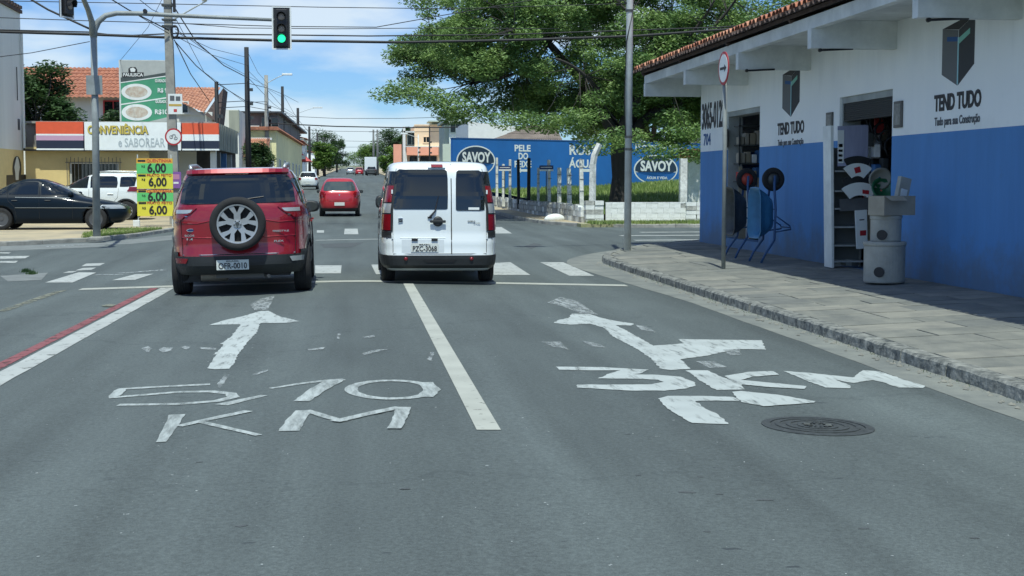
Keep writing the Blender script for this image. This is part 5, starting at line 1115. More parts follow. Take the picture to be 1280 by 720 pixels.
def tree(label, loc, trunk_h, trunk_r, clumps, leaf_n, leaf_s, m, forks=3, bark='bark', group=None, flat=.55, name='tree', fork_h=None):
    t = thing(name, label, 'tree', loc, group=group); b = B(); lean = Vector((random.uniform(-.1, .1), random.uniform(-.1, .1), 0)) * trunk_h
    P = [Vector((0, 0, -.2)), Vector((0, 0, .15)), lean * .3 + Vector((0, 0, trunk_h * .45)), lean * .7 + Vector((0, 0, trunk_h * .8)), lean + Vector((0, 0, trunk_h))]
    b.tube(P, [trunk_r * 1.5, trunk_r * 1.12, trunk_r * .95, trunk_r * .9, trunk_r * .8], 12); b.obj('trunk', bark, t, smooth=True)
    top = P[-1]; cs = np.array(clumps); fk = []
    b = B(); mid = Vector(cs[:, :3].mean(0))
    for k in range(forks):
        a = 2 * PI * k / forks + random.uniform(-.3, .3); r = (np.abs(cs[:, :2]).max()) * .38; e = Vector((r * math.cos(a), r * math.sin(a), trunk_h + (mid.z - trunk_h) * random.uniform(.35, .8))); limb(b, top, e, trunk_r * .62, trunk_r * .33); fk.append(e)
    for c_ in clumps:
        e = Vector(c_[:3]); s = min(fk, key=lambda q: (q - e).length); q = limb(b, s, e, trunk_r * .22, trunk_r * .05, .3)
        for _ in range(2):
            s2 = q[random.randint(3, 5)]; limb(b, s2, e + Vector((random.uniform(-1, 1) * c_[3], random.uniform(-1, 1) * c_[4], random.uniform(-.5, .5) * c_[5])), trunk_r * .07, trunk_r * .025, .3, 5)
    b.obj('limbs', bark, t, smooth=True); o = leaves('crown', m, t, clumps, leaf_n, leaf_s, flat); return t
# the great spreading tree behind the white block wall
cl = []
def crown_env(a): return 8.0 + 0.8 * math.sin(3 * a + 1) + 0.6 * math.sin(5 * a)
random.seed(21)
for i in range(640):
    a = random.uniform(0, 2 * PI); f = random.random() ** .55; r = crown_env(a) * f
    top_ = 10.8 * math.sqrt(max(0.02, 1 - (f * .93) ** 2)) * .74 + 2.9; low = 2.9 + 1.3 * f + (0.9 if math.cos(a) < -.3 and f > .6 else 0)
    z = random.choice([random.uniform(low, top_), random.uniform((low + top_) / 2, top_), low + random.uniform(0, 1.2)])
    s = random.uniform(.36, .85); cl.append((r * math.cos(a), r * math.sin(a) * .55 + 2.4, z, s * 1.05, s * 1.0, s * .62))
for x, y, z in ((-7.8, -1, 4.3), (-8.3, 0, 4.1), (-7.6, .6, 6.0), (-7.2, -1, 7.4), (-7.2, -1.5, 3.9), (-6.6, -2, 3.7), (-7.2, 0, 8.3), (-5.8, -1.5, 3.3), (-4.2, -2, 3.1), (-2.6, -2.5, 2.9), (-1.2, -2.6, 2.2), (.9, -2.6, 2.0), (2.3, -2.6, 1.9), (-3.4, -2.4, 3.0), (3.6, -2.4, 2.3), (4.8, -2.4, 2.5), (-2.0, -3, 3.2), (2.0, -2.6, 2.7), (-.4, -2.8, 2.5)):
    cl.append((x, y, z, 1.1, .9, .38))
for i in range(70):      # the side towards the street and the low right-hand side
    x = random.uniform(-7, 8.5); z = random.uniform(3.2, 9.3 - .05 * x * x); cl.append((x, random.uniform(-2.6, -.4), z, .6, .5, .3))
for i in range(60): x = random.uniform(1.5, 9.5); cl.append((x, random.uniform(-2, 4), random.uniform(2.4, 7.5), .75, .7, .35))
def big_tree(label, loc, clumps):
    t = thing('spreading_tree', label, 'tree', loc); b = B()
    b.tube([(0, 0, -.2), (0, 0, .15), (.05, 0, 1.1), (.0, 0, 2.0), (.0, 0, 2.5)], [.48, .38, .31, .32, .30], 14); b.obj('trunk', 'bark', t, smooth=True)
    b = B(); mains = []
    for k in range(6):
        a = 2 * PI * k / 6 + random.uniform(-.3, .3); r = random.uniform(2.0, 3.2); e = Vector((r * math.cos(a), r * math.sin(a) * .6, random.uniform(4.2, 6.2))); mains += [q for q in limb(b, (0, 0, 2.4), e, .24, .13, .35)[3:]]
    subs = []
    for k in range(26):
        a = 2 * PI * k / 26 + random.uniform(-.2, .2); f = random.choice((.45, .65, .8)); r = crown_env(a) * f; e = Vector((r * math.cos(a), r * math.sin(a) * .55 + .4, random.uniform(4.0, 8.2))); st = min(mains, key=lambda q: (q - e).length)
        subs += limb(b, st, e, .09, .035, .45, 8)[2:]
    for c_ in clumps:
        e = Vector(c_[:3]); st = min(subs, key=lambda q: (q - e).length); limb(b, st, e, .02, .006, .5, 6)
    b.obj('limbs', 'bark', t, smooth=True); leaves('crown', 'leaf_acacia', t, clumps, 380000, .064, .8); return t
big = big_tree('huge spreading green tree growing behind the white block wall', (9.95, 52.2, .55), cl)
random.seed(5)
def bush_clumps(rx_, ry_, z0, z1, n, s=.6):
    o = []
    for _ in range(n):
        a = random.uniform(0, 2 * PI); f = random.random() ** .5; z = random.random(); o.append((rx_ * f * math.cos(a) * (1 - .4 * z), ry_ * f * math.sin(a) * (1 - .4 * z), z0 + (z1 - z0) * z, s * random.uniform(.7, 1.3), s * random.uniform(.7, 1.3), s * random.uniform(.5, .9)))
    return o
tree('dark leafy tree standing behind the yellow convenience shop', (-13.1, 61, .2), 2.2, .2, bush_clumps(1.5, 1.4, 3.0, 6.1, 26, .75), 14000, .10, 'leaf_dark', 4)
tree('small bush rising over the tiled house door at far left', (-10.3, 62.5, .2), 2.0, .12, bush_clumps(.6, .6, 2.4, 4.2, 8, .5), 3000, .10, 'leaf_dark', 3, name='bush')
tree('round clipped green tree on the left footway beyond the red SUV', (-5.6, 88, gz(0, 88)), 1.5, .12, bush_clumps(.85, .85, 1.7, 3.1, 14, .6), 9000, .08, 'leaf_dark', 3)
for lab, x, Y, th, rx_, z0, z1, n, m in (('light green street tree on the left, nearer of the far pair', -4.7, 245, 2.5, 2.3, 1.6, 5.6, 20, 'leaf_light'), ('dark green street tree just right of the light green one', -3.9, 370, 3, 2.6, 2.0, 8.0, 24, 'leaf_dark'),
        ('tall hazy tree at the left of the street end', -6.5, 330, 4, 5, 3, 9, 20, 'leaf_dark'), ('leafy tree right of the street end before the pale walls', 5.5, 345, 3, 4, 2, 7, 18, 'leaf_light'), ('dark tree behind the white truck', 8.5, 310, 4, 5, 3, 9.5, 20, 'leaf_dark'),
        ('round green tree in front of the peach house', 7.0, 245, 2, 2.3, 1.0, 4.6, 18, 'leaf_light'), ('dark green tree at the roadside left of the peach house', 7.0, 200, 2, 1.2, 1.2, 3.6, 14, 'leaf_dark'), ('dense dark tree beside the modern grey house', 11.6, 138, 2, 1.5, 1.5, 4.6, 12, 'leaf_dark'), ('bare-topped tree behind the peach house', 9.5, 240, 4, 2.5, 4, 8.5, 10, 'leaf_dark'),
        ('low roadside tree at the very end of the street', 3.5, 420, 3, 5, 2, 7, 14, 'leaf_light'), ('dark tree mass at the very end of the street, left side', -9, 430, 3, 6, 2, 8, 16, 'leaf_dark')):
    tree(lab, (x, Y, gz(0, Y)), th, .25, bush_clumps(rx_, rx_, z0, z1, n, rx_ * .42), 6500, .22, m, 4, group='trees along the far street')
for lab, x, Y, h, r_ in (('tall tree rising beyond the blue wall behind the shop corner', 19.5, 92, 9.5, 5.5), ('second tall tree beyond the blue wall, right of the great tree', 26, 88, 10.5, 5.5)):
    tree(lab, (x, Y, 1), 3, .35, bush_clumps(r_, 4, 3.2, h, 40, 1.5), 26000, .16, 'leaf_acacia', 5, group='trees beyond the blue wall')
# small palm behind the post
# ================================================================== WALLS, POSTS AND FENCE OF THE LOT
mm('block_white', (0.86, 0.89, 0.86), 0.85, var2=(0.62, 0.65, 0.61), vscale=4, bump=0.5, bscale=20); mm('block_grey', (0.60, 0.62, 0.58), 0.9, var2=(0.18, 0.19, 0.18), vscale=4, bump=0.6, bscale=20)
mm('block_old', (0.62, 0.63, 0.58), 0.95, var2=(0.20, 0.21, 0.19), vscale=3.5, bump=0.8, bscale=18)
bw = thing('block_wall', 'low white painted block wall along the side street', 'wall', (8.35, 46.1, 0.1))
blk = {}
def block(parent, x, y, z, L, H_, D_, m, rz=0):
    k = (round(L, 2), round(H_, 2), m)
    if k not in blk:
        b = B(); b.box(0, L, 0, D_, 0, H_); blk[k] = b.mesh('block', m)
    return link('block', blk[k], parent, (x, y, z), (0, 0, rz))
core = B(); core.box(0, 10.0, .02, .10, 0, .64); core.obj('mortar_core', 'block_grey', bw)
for r_ in range(4):
    x = 0.0; H_ = .16
    while x < 10.0:
        L = .39 if not (x == 0 and r_ % 2) else .20
        if random.random() > .03: block(bw, x, random.uniform(-.004, .008), r_ * .166 + .002, L - .008, H_, .12, 'block_white' if random.random() < .96 else 'block_grey')
        x += L
B().box(0, 10.0, 0, .13, .662, .69).obj('coping', 'block_white', bw)
for x in (0.0, 3.02):
    pc = bw if False else None
# old pillar at the corner with the tall crooked post
pl = thing('wall_pillar', 'rough white block pillar at the corner of the low wall', 'pillar', (7.72, 46.0, 0.1))
for r_ in range(5):
    for c_ in range(2): block(pl, -.05 + c_ * .30 + random.uniform(-.01, .01), random.uniform(-.015, .015), r_ * .15, .29, .14, .34, random.choice(['block_white', 'block_old', 'block_white']))
pl2 = thing('wall_pillar', 'cracked block pillar near the right end of the low wall', 'pillar', (11.05, 45.98, 0.1))
for r_ in range(5):
    for c_ in range(2): block(pl2, c_ * .36 + random.uniform(-.01, .01), random.uniform(-.015, .01), r_ * .14, .34, .13, .3, random.choice(['block_white', 'block_old', 'block_white']))
# crumbling wall running away along the main street
ow = thing('old_wall', 'crumbling unpainted low wall with pale stains along the far footway', 'wall', (7.75, 46.5, 0.1))
s = 0.0
while s < 24:
    L = random.uniform(.32, .5); H_ = round(.58 + .10 * math.sin(s * 1.1) + random.uniform(-.05, .05), 1)
    x = -1.05 * s / 24
    for r_ in range(3): block(ow, x + random.uniform(-.02, .02), s, r_ * .2 + .0025 * s, round(L - .01, 1), .19 if r_ < 2 else random.choice([.12, .17, .2]), .16, random.choice(['block_old', 'block_grey', 'block_white', 'block_old']), PI / 2 + .04)
    s += L
bl = thing('wall_end', 'white painted curved end of the old wall at the footway edge', 'wall_end', (7.0, 48.6, .12)); bm = bmesh.new(); bmesh.ops.create_icosphere(bm, subdivisions=3, radius=.27)  # rounded white end piece of the old wall
for v_ in bm.verts: v_.co.x *= 1.05 + .15 * math.sin(4 * v_.co.y); v_.co.y *= .7; v_.co.z = max(-.05, v_.co.z * .75 + .12 * math.sin(3 * v_.co.x + 1))
me = bpy.data.meshes.new('end_piece'); bm.to_mesh(me); bm.free(); me.materials.append(MT['block_white']); ro = link('end_piece', me, bl, rot=(0, .1, .3)); ro.scale = (1.35, 1, .8)
# concrete and timber fence posts standing in the old wall
mm('post_pale', (0.85, 0.87, 0.80), 0.9, var2=(0.40, 0.41, 0.38), vscale=5, bump=.4); mm('post_dark', (0.04, 0.042, 0.04), 0.9, var=.3)
posts = [(618, 66, 2.2, 'post_pale', .12, 'pale leaning'), (626, 63, 1.9, 'post_pale', .13, 'pale thick'), (634, 61.5, 2.1, 'post_pale', .12, 'pale stained'), (645, 59.5, 2.1, 'post_dark', .13, 'black'), (657, 57.5, 2.15, 'post_dark', .14, 'tall black'), (669, 56, 1.75, 'post_pale', .10, 'thin pale'), (683, 54, 2.05, 'post_pale', .13, 'grey weathered'), (695, 52.6, 1.75, 'post_pale', .15, 'split grey'), (708, 51, 1.72, 'post_pale', .16, 'bright white'), (723, 49.2, 2.05, 'post_pale', .15, 'tall white')]
for x, Y, h, m, wd, ad in posts:
    p = AY(x, 250, Y); t = thing('fence_post', '%s fence post in the old wall, %s' % (ad, {'pale leaning': 'the farthest left', 'pale thick': 'second from the left', 'pale stained': 'under the left street sign', 'black': 'fourth from the left', 'tall black': 'fifth from the left', 'thin pale': 'sixth from the left', 'grey weathered': 'under the right street sign', 'split grey': 'eighth from the left', 'bright white': 'second from the crooked post', 'tall white': 'next to the crooked post'}[ad]), 'post', (p.x + .12, Y, .2 + gz(0, Y)), group='fence posts along the lot')
    b = B(); a = random.uniform(-.02, .02); b.hexa([(-wd / 2, -wd / 2, 0), (wd / 2, -wd / 2, 0), (wd / 2, wd / 2, 0), (-wd / 2, wd / 2, 0), (-wd / 2 * .85 + a * h, -wd / 2, h), (wd / 2 * .85 + a * h, -wd / 2, h - .02), (wd / 2 * .85 + a * h, wd / 2, h), (-wd / 2 * .85 + a * h, wd / 2, h)]); b.obj('shaft', m, t, bevel=.01)
    for k in range(3): b = B(); b.tube([(-wd / 2 - .01, -wd / 2 - .01, h * (.45 + .2 * k)), (wd / 2 + .01, -wd / 2 - .01, h * (.45 + .2 * k))], .008, 4); b.obj('wire_tie', 'steel_dark', t)
t = thing('crooked_post', 'tall white concrete post with a bent top at the wall corner', 'post', (8.0, 46.6, .15)); b = B(); b.tube([(-.02, 0, 0), (0, 0, 1.9), (.05, 0, 2.2), (.22, 0, 2.58)], [.12, .11, .11, .10], 4); b.obj('shaft', 'post_pale', t)
t = thing('wall_post', 'pale post standing in the grass near the shop corner', 'post', (11.15, 46.9, .3)); b = B(); b.box(-.12, .12, -.12, .12, 0, 1.95); b.obj('shaft', 'post_pale', t, bevel=.01)
t = thing('tiled_pillar', 'pillar with a small clay-tiled cap beside the shop corner', 'pillar', (AY(869, 200, 52).x, 52, .5)); B().box(-.35, .9, -.3, .3, 0, 1.85).obj('shaft', 'block_white', t)
b = B(); b.hexa([(-.75, -.5, 1.85), (1.3, -.5, 1.85), (1.3, .5, 1.85), (-.75, .5, 1.85), (-.5, -.1, 2.15), (1.1, -.1, 2.15), (1.1, .1, 2.15), (-.5, .1, 2.15)]); b.obj('tiled_cap', 'tile', t)
for (px_, Y, tx_) in ((631, 61.5, ''), (683, 54, '')):
    p = AY(px_, 211, Y - .12); t = thing('street_name_sign', 'small blue and white street name plate over the %s' % ('third fence post' if px_ == 631 else 'seventh fence post'), 'sign', (p.x, Y - .12, p.z), group='street name plates'); B().box(-.27, .27, 0, .012, -.02, .13).obj('plate', mm('sign_blue', (0.02, 0.05, 0.16), .5), t); B().box(-.27, .27, 0, .012, -.09, -.02).obj('plate_lower', 'sign_white', t); B().box(-.22, .22, -.003, 0, .04, .07).obj('lettering', 'sign_white', t)
    b = B(); b.tube([(0, .02, -1.3), (0, .02, .1)], .02, 6); b.obj('stem', 'steel_dark', t)
# ---- the long blue advertising wall
A0 = AY(566, 180, 71); A1 = AY(862, 180, 80); dv = (Vector((A1.x, 80, 0)) - Vector((A0.x, 71, 0))); Lw = dv.length + 6; ang = math.atan2(dv.y, dv.x)
bwall = thing('painted_wall', 'long bright blue wall painted with advertising behind the grass lot', 'wall', (A0.x, 71, 0.4), ang)
mm('adv_blue', (0.012, 0.14, 0.44), 0.75, var=0.16, vscale=.5, bump=.1); zt = 3.62 - .4
b = B(); b.box(0, Lw, 0, .18, 0, zt); b.obj('masonry', 'adv_blue', bwall); B().box(-.02, Lw, -.02, .2, zt, zt + .05).obj('coping', mm('adv_blue_dark', (0.02, 0.09, 0.26), .8), bwall)

def wp(x, y):         # photograph measurement -> position on the blue wall (u, z)
    r = ray(x, y); o = Vector((A0.x, 71)); d = Vector((math.cos(ang), math.sin(ang))); n = Vector((-d.y, d.x)); t = (o.dot(n)) / (Vector((r.x, r.y)).dot(n)); P = Vector((r.x * t, r.y * t)); return ((P - o).dot(d), CAMH + r.z * t - .4)
def wtext(s, x0, x1, y, hpx, m='sign_white', bold=.03, off=.004):
    u0, z = wp(x0, y); u1, _ = wp(x1, y); _, za = wp((x0 + x1) / 2, y - hpx / 2); _, zb = wp((x0 + x1) / 2, y + hpx / 2); text(s, m, bwall, ((u0 + u1) / 2, -off, z), FRONT, (za - zb) * 1.38, bold=bold, width=u1 - u0)
def oval(cx, cy, rx_, ry_, m, d, name):
    c0 = wp(cx, cy); ru = wp(cx + rx_, cy)[0] - c0[0]; rzz = wp(cx, cy - ry_)[1] - c0[1]; b = B(); b.prism([(c0[0] + ru * math.cos(2 * PI * k / 44), -d, c0[1] + rzz * math.sin(2 * PI * k / 44)) for k in range(44)], (0, d - .001, 0)); b.obj(name, m, bwall)
mm('adv_dark', (0.012, 0.035, 0.07), .7); 
for cx, cy, rx_, ry_, full in ((595, 201, 24, 19, 0), (820, 212, 27, 18.5, 1)):
    oval(cx, cy, rx_, ry_, 'sign_white', .004, 'logo_rim'); oval(cx, cy, rx_ - 1.5, ry_ - 1.5, 'adv_dark', .007, 'logo_field')
    # blue smile across the lower part of the oval, edged white
    def low(d, m, off, nm):
        c0 = wp(cx, cy); ru = wp(cx + rx_ - 1.6, cy)[0] - c0[0]; rzz = wp(cx, cy - ry_ + 1.6)[1] - c0[1]; pts = [(c0[0] + ru * math.cos(a), -d, c0[1] + rzz * math.sin(a)) for a in [PI + .2 + (PI - .4) * k / 20 for k in range(21)]]
        pts += [(c0[0] + ru * math.cos(.2) * (1 - k / 9), -d, c0[1] - rzz * (.2 + .28 * math.sin(PI * k / 18)) + off) for k in range(19)]; b = B(); b.prism(pts, (0, d - .001, 0)); b.obj(nm, m, bwall)
    low(.009, 'sign_white', .05, 'logo_edge'); low(.011, 'adv_blue', 0, 'logo_smile')
    wtext('SAVOY', cx - rx_ * .74, cx + rx_ * .74, cy - 4, 12.5, bold=.035, off=.016)
    if full: wtext('ÁGUA E VIDA', cx - 12, cx + 14, cy + 10.5, 3.2, bold=.02, off=.016)
wtext('PELE', 643, 663, 185.5, 8); wtext('DO', 648, 660, 195.5, 8); wtext('PEIXE', 643, 664, 205.5, 8)
wtext('ROSY', 711, 747, 188, 12); wtext('ÁGUA', 711, 744, 205, 10); wtext('Rosy & Cia.', 794, 856, 183, 8, bold=.02)
def arrow(x0, x1, y, h, name):
    s = 1 if x1 > x0 else -1; pts = [(x0, y - h * .3), (x1 - s * 5, y - h * .3), (x1 - s * 5, y - h * .6), (x1, y), (x1 - s * 5, y + h * .6), (x1 - s * 5, y + h * .3), (x0, y + h * .3)]
    b = B(); b.prism([(wp(*p)[0], -.004, wp(*p)[1]) for p in pts][::-1 if s > 0 else 1], (0, .003, 0)); b.obj(name, 'sign_white', bwall)
arrow(659, 646, 213, 5, 'arrow_mark'); arrow(726, 743, 213, 6, 'arrow_mark')
# ================================================================== POLES AND SIGNS
def tubeobj(name, m, parent, path, r, n=10): b = B(); b.tube(path, r, n); return b.obj(name, m, parent, smooth=True)
# sign post on the near sidewalk
t = thing('sign_post', 'round no-entry-style arrow sign seen edge-on on a grey post by the shop', 'traffic sign', (6.05, 22.55, swz(6.05, 22.55)))
tubeobj('post', 'pole_grey', t, [(0, 0, 0), (0, 0, 2.0), (-.02, 0, 3.50)], .036)
sg = link('sign', None, t, (-.05, -.045, 3.26), (0, 0, math.radians(-87.5))); B().lathe([(.27, 0), (.27, .012)], 'Y', n=40).obj('rim', 'sign_red', sg); B().lathe([(.225, -.003), (.225, .0)], 'Y', n=40).obj('face', 'sign_white', sg)
b = B(); b.prism([(-.17, -.006, -.022), (.06, -.006, -.022), (.06, -.006, -.06), (.17, -.006, 0), (.06, -.006, .06), (.06, -.006, .022), (-.17, -.006, .022)], (0, .003, 0)); b.obj('arrow', 'ink', sg)
# tall round lamp post at the corner
lp = thing('lamp_post', 'tall round grey lamp post at the kerb corner', 'lamp post', (5.62, 28.5, swz(5.62, 28.5) - .05)); tubeobj('pole', 'galvanised', lp, [(0, 0, 0), (0.02, 0, 6), (.05, 0, 9.2)], [.075, .07, .06], 14)
for z in (4.9, 2.35, 2.1): B().lathe([(.085, 0), (.085, .05)], 'Z', (.01, 0, z), 12).obj('strap', 'steel_dark', lp)
tubeobj('lamp_arm', 'galvanised', lp, [(.05, 0, 9.1), (-.6, -.3, 9.5), (-1.8, -.8, 9.7)], .035); B().box(-2.4, -1.7, -1.0, -.75, 9.62, 9.74).obj('lamp_head', 'sign_white', lp, bevel=.03)
tubeobj('conduit', 'black', lp, [(.07, -.06, 4.9), (-.06, -.07, 4.3), (-.085, -.04, 3.2), (-.07, -.05, 2.4)], .012, 6)
b = B(); b.tube([(0.06, 0, 4.97), (-.12, -.02, 5.14), (-.5, -.02, 5.16)], .018, 6); b.obj('bracket', 'steel_dark', lp)
# traffic-light pole at the left corner
def TP(x, y, Y=35.2): q = AY(x, y, Y); return (q.x + 6.42, Y - 35.2, q.z - .1)
tp = thing('signal_pole', 'grey traffic light pole at the left kerb carrying two arms', 'traffic light pole', (-6.42, 35.2, .1)); PB = TP(121, 299); tubeobj('pole', 'pole_grey', tp, [(PB[0], 0, 0), TP(119.5, 170), TP(117, 38)], [.095, .085, .08], 14)
B().lathe([(.2, -.02), (.2, .03), (.13, .05)], 'Z', (PB[0], 0, 0), 14).obj('base_plate', 'concrete', tp)
tubeobj('signal_arm', 'pole_grey', tp, [TP(117, 47), TP(118, 37), TP(123, 27), TP(132, 19.5), TP(146, 16.5), TP(180, 17), TP(213, 19), TP(280, 22), TP(343, 25)], [.085, .08, .072, .066, .062, .055, .052, .047, .04])
tubeobj('rear_arm', 'pole_grey', tp, [TP(116, 44), TP(115, 28, 35.1), TP(110, 12, 34.7), TP(104, -2, 34), TP(98, -14, 32.5), TP(86, -22, 30.4)], [.085, .075, .065, .06, .055, .05])
def signal(label, loc, rz, lit):
    s = thing('traffic_signal', label, 'traffic light', loc, rz); B().box(-.235, .235, .02, .045, -.52, .52).obj('backboard', 'black_plastic', s, bevel=.02); b = B()
    for q in ((-.235, -.20), (.20, .235)): b.box(q[0], q[1], .008, .020, -.52, .52)
    b.box(-.20, .20, .008, .020, .49, .52); b.box(-.20, .20, .008, .020, -.52, -.49); b.obj('border', 'sign_white', s); B().box(-.14, .14, -.06, .02, -.45, .45).obj('housing', 'black', s, bevel=.02)
    for k, (z, m) in enumerate(((.27, 'lens_off'), (-.02, 'lens_off'), (-.26, 'green_lit' if lit else 'lens_off'))):
        b = B(); b.lathe([(.095, -.062), (.07, -.078), (.01, -.084)], 'Y', (0, 0, z), 20); b.obj('lens', m, s, smooth=True)
        b = B(); n = 12; 
        for i in range(n + 1):
            a = PI * (-.08 + 1.16 * i / n); b.v += [(.108 * math.cos(a), -.06, z + .108 * math.sin(a)), (.108 * math.cos(a), -.20 + .05 * (1 - math.sin(max(0, min(PI, a)))), z + .108 * math.sin(a)), (.115 * math.cos(a), -.06, z + .115 * math.sin(a)), (.115 * math.cos(a), -.20 + .05 * (1 - math.sin(max(0, min(PI, a)))), z + .115 * math.sin(a))]
        for i in range(n): o = 4 * i; b.f += [(o, o + 1, o + 5, o + 4), (o + 2, o + 6, o + 7, o + 3), (o + 1, o + 3, o + 7, o + 5)]; b.m += [0] * 3
        b.obj('visor', 'black', s)
    return s
pS = AY(352, 35, 35.15); signal('traffic light showing green, hanging at the end of the long arm', (pS.x, pS.y, pS.z), 0.0, True)
pS = AY(84, -9, 30.4); s2 = signal('traffic light seen from the side at the top edge', (pS.x, pS.y, pS.z), 1.15, False)
for dx, dz, nm in ((.5, 0, 0),):
    c3 = AY(181, 13.5, 35.1); B().lathe([(.05, 0), (.05, .12)], 'Y', (c3.x + 6.42, -.1, c3.z - .1), 10).obj('camera_unit', 'black', tp)
p = AY(117, 106, 35.0); B().box(-.19, .19, 0, .02, -.23, .23).obj('back_plate', 'pole_grey', tp, loc=(p.x + 6.42, -.12, p.z - .1)); 
# concrete utility pole
up = thing('utility_pole', 'thick weathered concrete utility pole behind the price boards', 'utility pole', (-5.62, 46.0, .1)); b = B(); b.hexa([(-.17, -.14, 0), (.16, -.14, 0), (.16, .14, 0), (-.17, .14, 0), (-.26, -.10, 9.2), (-.05, -.10, 9.2), (-.05, .10, 9.2), (-.26, .10, 9.2)]); b.obj('shaft', 'concrete', up, bevel=.02)
p = AY(217, 171, 45.8); sg = link('round_sign', None, up, (p.x + 5.62, -.22, p.z - .1)); B().lathe([(.27, 0), (.27, .012)], 'Y', n=36).obj('rim', 'sign_red', sg); B().lathe([(.22, -.003), (.22, 0)], 'Y', n=36).obj('face', 'sign_white', sg)
for q in ((-.07, .02), (.07, -.02)): B().lathe([(.055, -.008), (.055, -.004)], 'Y', (q[0], 0, q[1] - .03), 16).obj('wheel_mark', 'ink_grey', sg); B().lathe([(.035, -.010), (.035, -.008)], 'Y', (q[0], 0, q[1] - .03), 16).obj('wheel_mark', 'sign_white', sg)
b = B(); b.tube([(-.07, -.01, -.01), (-.02, -.01, .07), (.05, -.01, .07), (.07, -.01, -.05)], .008, 4); b.obj('frame_mark', 'ink_grey', sg)
p = AY(219, 130, 45.8); sq = link('notice_plate', None, up, (p.x + 5.62, -.2, p.z - .1)); B().box(-.22, .22, 0, .02, -.32, .32).obj('plate', 'sign_white', sq)
for x0, x1, z0, z1, m in ((-.16, -.02, .10, .26, 'ink_grey'), (.02, .16, .10, .24, 'ink_grey'), (-.2, .2, -.07, .0, mm('ochre', (0.5, 0.35, 0.08), .6)), (-.05, .05, -.25, -.16, 'goods_red')): B().box(x0, x1, -.004, 0, z0, z1).obj('print', m, sq)
p = AY(220, 225, 45.8); sq = link('poster', None, up, (p.x + 5.62, -.2, p.z - .1)); B().box(-.16, .16, 0, .01, -.26, .26).obj('paper', mm('purple', (0.22, 0.10, 0.34), .6), sq); B().box(-.11, .11, -.004, 0, .02, .18).obj('print', mm('pink', (0.5, 0.22, 0.35), .6), sq); B().box(-.08, .08, -.004, 0, -.12, -.06).obj('print', 'sign_white', sq)
b = B()
for k in range(3): b.tube([(.10 + .11 * math.cos(a), -.15, 6.1 + .18 * math.sin(a)) for a in [2 * PI * q / 18 + k * .1 for q in range(19)]], .03, 6)
b.obj('cable_coil', 'black', up, smooth=True)
for z in (6.25, 6.45, 6.9, 7.3): B().box(-.30, .12, -.16, .16, z, z + .05).obj('clamp', 'steel_dark', up)
b = B(); b.tube([(.1, -.1, 6.5), (.7, -.4, 6.8), (1.15, -.6, 7.02)], .025, 8); b.obj('lamp_arm', 'galvanised', up); b = B(); b.hexa([(1.0, -.75, 7.0), (1.5, -.85, 7.12), (1.5, -.6, 7.12), (1.0, -.5, 7.0), (1.02, -.7, 7.14), (1.45, -.78, 7.22), (1.45, -.64, 7.22), (1.02, -.56, 7.14)]); b.obj('lamp_head', 'sign_white', up, bevel=.02)
B().box(.06, .14, -.2, -.1, 6.7, 7.3).obj('insulator', 'black', up)
# price boards
t = thing('price_board', 'two stacked yellow and green price boards reading 6,00 at the left kerb', 'price sign', (-5.97, 44.0, .1))
mm('board_yellow', (0.72, 0.66, 0.06), .6); mm('board_green', (0.12, 0.55, 0.16), .6); mm('board_orange', (0.72, 0.40, 0.05), .6)
for x in (-.52, .5): b = B(); b.tube([(x, .03, 0), (x * .98, .03, 2.2)], .018, 6); b.obj('leg', 'galvanised', t)
B().box(-.68, -.48, -.02, .10, 0, .20).obj('foot', 'sign_white', t, bevel=.02)
def Zb(y): return AY(195, y, 43.95).z - .1
for (ya, yb) in ((198, 236), (237.5, 270)):
    bd = link('board', None, t, (0, 0, 0)); za, zb = Zb(ya), Zb(yb); h = za - zb; B().box(-.54, .54, -.01, .01, zb, za).obj('panel', 'board_yellow', bd)
    g0, g1 = (.16, .50) if ya < 200 else (.10, .44); B().box(-.54, .54, -.014, -.0105, za - g1 * h, za - g0 * h).obj('green_band', 'board_green', bd); B().box(-.54, .54, -.014, -.0105, za - g0 * h, za).obj('header', 'board_orange', bd)
    text('QUENTINHA', 'goods_red', bd, (.13, -.017, za - g0 * h * .5), FRONT, .13, width=.74, bold=.01); text('6,00', 'ink', bd, (.06, -.017, za - (g0 + g1) / 2 * h), FRONT, .38, width=.56, bold=.03); text('R$', 'ink', bd, (-.34, -.017, za - g0 * h - .1), FRONT, .10)
    text('PRATO FEITO', 'goods_red', bd, (.13, -.017, za - (g1 + .06) * h), FRONT, .11, width=.74, bold=.01); text('6,00', 'ink', bd, (.08, -.017, zb + .21 * h), FRONT, .36, width=.54, bold=.03); text('R$', 'ink', bd, (-.34, -.017, zb + .3 * h), FRONT, .10)
    for zz in (za - g0 * h * .5, za - (g1 + .06) * h): B().box(-.50, -.27, -.017, -.0145, zz - .03, zz + .03).obj('mark', 'ink', bd)
